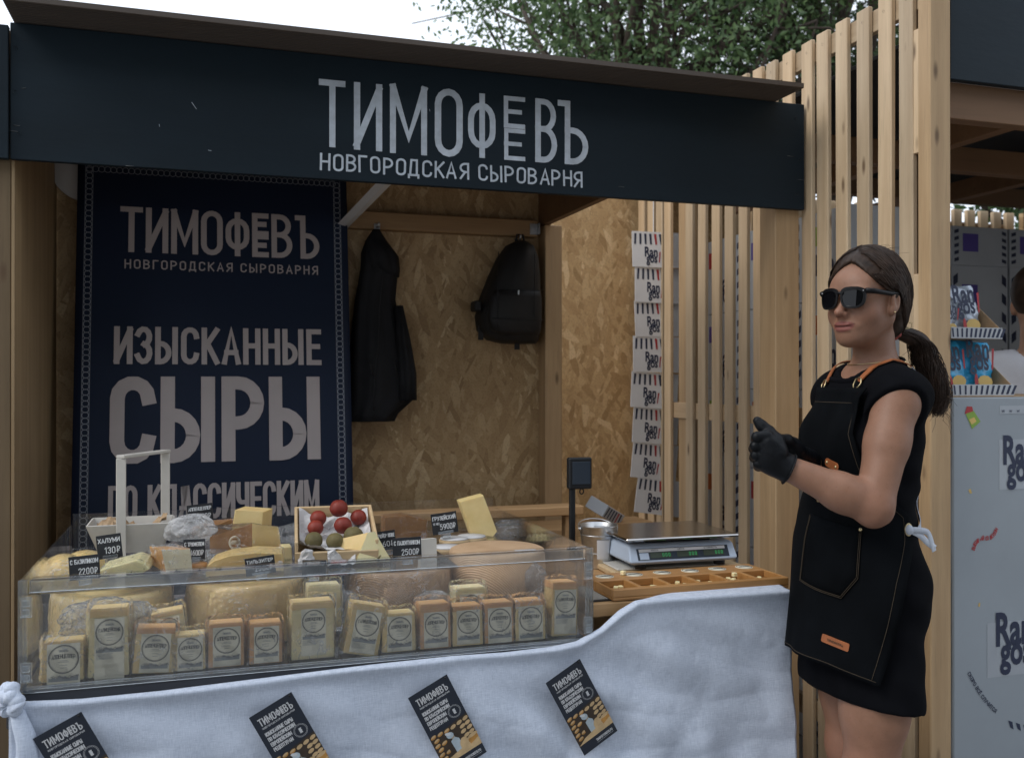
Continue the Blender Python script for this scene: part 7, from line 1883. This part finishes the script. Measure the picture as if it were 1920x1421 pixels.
hd2 = [ell(C(-.01, 0, 1.715), A2, (.098, .078, .10), .03), ell(C(.03, 0, 1.65), A2, (.065, .06, .085), .03), cone(C(-.02, 0, 1.44), C(-.01, 0, 1.62), .06, .056, .03), ell(C(-.01, .08, 1.67), A2, (.018, .01, .03), .01), ell(C(-.01, -.08, 1.67), A2, (.018, .01, .03), .01), cone(C(.09, 0, 1.68), C(.108, 0, 1.655), .008, .012, .01), ell(C(.085, 0, 1.622), A2, (.012, .024, .008), .008)]
l2, h2 = O2 - .42, O2 + .42
ax2 = lambda st, z0, z1: (np.arange(l2[0], h2[0], st), np.arange(l2[1], h2[1], st), np.arange(z0, z1, st))
F2 = Field(*ax2(.009, -.02, 1.86)); F2.add(t2).add(lg)
for q in ar: F2.add(q)
F2.add(hd2); a, b = F2.surface(1); me = np_mesh('body', a - O2, b, MT['skin']); ca = me.color_attributes.new('tone', 'FLOAT_COLOR', 'POINT'); ca.data.foreach_set('color', np.tile(np.array([.40, .24, .17, 1], np.float32), len(a))); link('body', me, P2)
F2 = Field(*ax2(.009, .86, 1.54)); F2.add(t2, .012)
for q in ar: F2.add([cone(q[0][1], q[0][1] + (q[0][2] - q[0][1]) * .75, .060, .064, .03)], .012)
X, Y, Z = F2.co((slice(None),) * 3); F2.g += (.004 * np.sin(Z * 40 + X * 25) * np.sin(Y * 30)).astype(np.float32)
for q in ar: d_ = (q[0][2] - q[0][1]); d_ = d_ / np.linalg.norm(d_); p0 = q[0][1] + d_ * .18; w = F2.win(p0 - .1, p0 + .1); X, Y, Z = F2.co(w); F2.g[w] = np.maximum(F2.g[w], ((X - p0[0]) * d_[0] + (Y - p0[1]) * d_[1] + (Z - p0[2]) * d_[2]).astype(np.float32))
F2.cut(np.array([0, 0, -1.]), np.array([0, 0, .9])); F2.sub([cone(C(-.02, 0, 1.50), C(-.01, 0, 1.7), .066, .07, .005)]); a, b = F2.surface(1); link('t_shirt', np_mesh('t_shirt', a - O2, b, MT['tee']), P2)
F2 = Field(*ax2(.009, -.02, 1.02)); F2.add(t2[:1], .008).add(lg, .010).cut(np.array([0, 0, 1.]), np.array([0, 0, .98])).cut(np.array([0, 0, -1.]), np.array([0, 0, .07])); a, b = F2.surface(1); link('trousers', np_mesh('trousers', a - O2, b, MT['jeans']), P2)
F2 = Field(*ax2(.007, 1.5, 1.86)); F2.add([ell(C(-.02, 0, 1.725), A2, (.102, .087, .105), .03)]); X, Y, Z = F2.co((slice(None),) * 3); F2.g = np.maximum(F2.g, ((X - O2[0]) * f2[0] + (Y - O2[1]) * f2[1] - .3 * (Z - 1.70) - .045).astype(np.float32)); F2.cut(np.array([0, 0, -1.]), np.array([0, 0, 1.64])); a, b = F2.surface(1); link('hair', np_mesh('hair', a - O2, b, MT['hair']), P2)

# ================================================================ TREES BEHIND
def leafmat(n_, a, b):
    t = NT(n_); g = t.n('ShaderNodeNewGeometry'); c = t.ramp(g.outputs['Random Per Island'], [(0, a), (1, b)])
    t.set(Base_Color=c, Roughness=.45); t.p.inputs['Specular IOR Level'].default_value = .45
    tl = t.n('ShaderNodeBsdfTranslucent'); t.l(c, tl.inputs[0]); mx_ = t.n('ShaderNodeMixShader'); mx_.inputs[0].default_value = .3
    t.l(t.p.outputs[0], mx_.inputs[1]); t.l(tl.outputs[0], mx_.inputs[2]); t.l(mx_.outputs[0], t.out.inputs['Surface']); return t.m
MT['leaf'] = leafmat('leaf', (.04, .085, .03), (.15, .23, .09)); MT['leaf2'] = leafmat('leaf_dark', (.03, .062, .022), (.11, .165, .06))
MT['bark'] = mat('bark', (.07, .052, .04), .9, var=.3, vs=8, bump=.6, bs=30, bd=.02, stretch=(1, 1, .2))
def tree(label, base, ctr, rad, n_leaf, size, seed, m_):
    r_ = np.random.default_rng(seed); t = thing('tree', label, 'tree', base, group='trees behind the stalls')
    ctr = np.array(ctr); rad = np.array(rad); bz = np.array([base[0], base[1], 0.])
    nb_ = 46; tips = []
    mt_ = MB(); h_ = ctr[2] - rad[2] * .5
    tp = [Vector((math.sin(z * .7 + seed) * .12, math.cos(z * .5 + seed) * .1, z)) for z in np.linspace(0, h_, 9)]; mt_.tube(tp, list(np.linspace(.22, .12, 9)), 12)
    top = tp[-1]; mt_.build('trunk', MT['bark'], t); ml = MB()
    for k in range(nb_):
        d = r_.normal(size=3); d /= np.linalg.norm(d); rr__ = r_.uniform(.5, .98); e = ctr + d * rad * rr__ - bz; s_ = np.array(tp[5 + k % 4]); mid = s_ * .45 + e * .55 + r_.normal(size=3) * .25 + np.array([0, 0, -.15])
        ln = smooth_line([Vector(s_), Vector(mid), Vector(e)], 5); ml.tube(ln, list(np.linspace(.06, .008, len(ln))), 6); tips.append(ln)
        for q in range(3):
            p = ln[r_.integers(4, len(ln))]; ml.tube([p, p + Vector(r_.normal(size=3) * .3), p + Vector(r_.normal(size=3) * .5)], [.014, .009, .004], 5)
    ml.build('limbs', MT['bark'], t)
    nc = 190; cc = r_.normal(size=(nc, 3)); cc /= np.linalg.norm(cc, axis=1)[:, None]; cc = ctr - bz + cc * rad * (r_.uniform(.1, 1, nc) ** .45)[:, None]
    ce = np.concatenate([cc, np.array([list(l[-1]) for l in tips])]); w_ = r_.uniform(.15, 1, len(ce)); w_ /= w_.sum()
    ci = r_.choice(len(ce), n_leaf, p=w_); P = ce[ci] + r_.normal(size=(n_leaf, 3)) * np.array([.24, .24, .17])
    ax = r_.normal(size=(n_leaf, 3)) + np.array([0, 0, -.5]); ax /= np.linalg.norm(ax, axis=1)[:, None]; sd_ = np.cross(ax, r_.normal(size=(n_leaf, 3))); sd_ /= np.linalg.norm(sd_, axis=1)[:, None]; nr = np.cross(ax, sd_)
    L_ = (size * r_.uniform(.7, 1.3, n_leaf))[:, None]; Wd = L_ * .24
    V6 = np.stack([P, P + ax * L_ * .35 + sd_ * Wd + nr * L_ * .05, P + ax * L_, P + ax * L_ * .35 - sd_ * Wd + nr * L_ * .05], 1).reshape(-1, 3)
    me = np_mesh('crown', V6, np.arange(n_leaf * 4).reshape(-1, 4), MT[m_], smooth=False); c = link('crown', me, t); c['kind'] = 'stuff'; return t
def treept(px, py, d): p = on_d(px, py, d); return (p.x, p.y, p.z)
c = treept(1225, 30, 8.6); tree('leafy green tree rising behind the stall roof', (c[0], c[1], 0), c, (1.8, 1.5, 1.45), 24000, .062, 3, 'leaf')
c = treept(1560, -10, 9.4); tree('darker dense tree behind the slatted partition', (c[0], c[1], 0), c, (1.9, 1.6, 1.9), 26000, .066, 5, 'leaf2')
c = treept(2150, 120, 10.5); tree('leafy tree beyond the snack stall', (c[0], c[1], 0), c, (2.6, 2.0, 2.6), 16000, .13, 8, 'leaf')

# unseen trees added behind the camera to hold back the light
for i, (x, y, s_) in enumerate(((-10.5, -7.5, .9), (-1.0, -8.0, 1.1), (5.0, -6.5, 1.0))):
    tree(('added unseen tree holding back light at the left', 'added unseen tree holding back light in the middle', 'added unseen tree holding back light at the right')[i], (x, y, 0), (x, y, 5.0 * s_), (3.4, 2.6, 3.4 * s_), 7000, .5, 20 + i, 'leaf2')
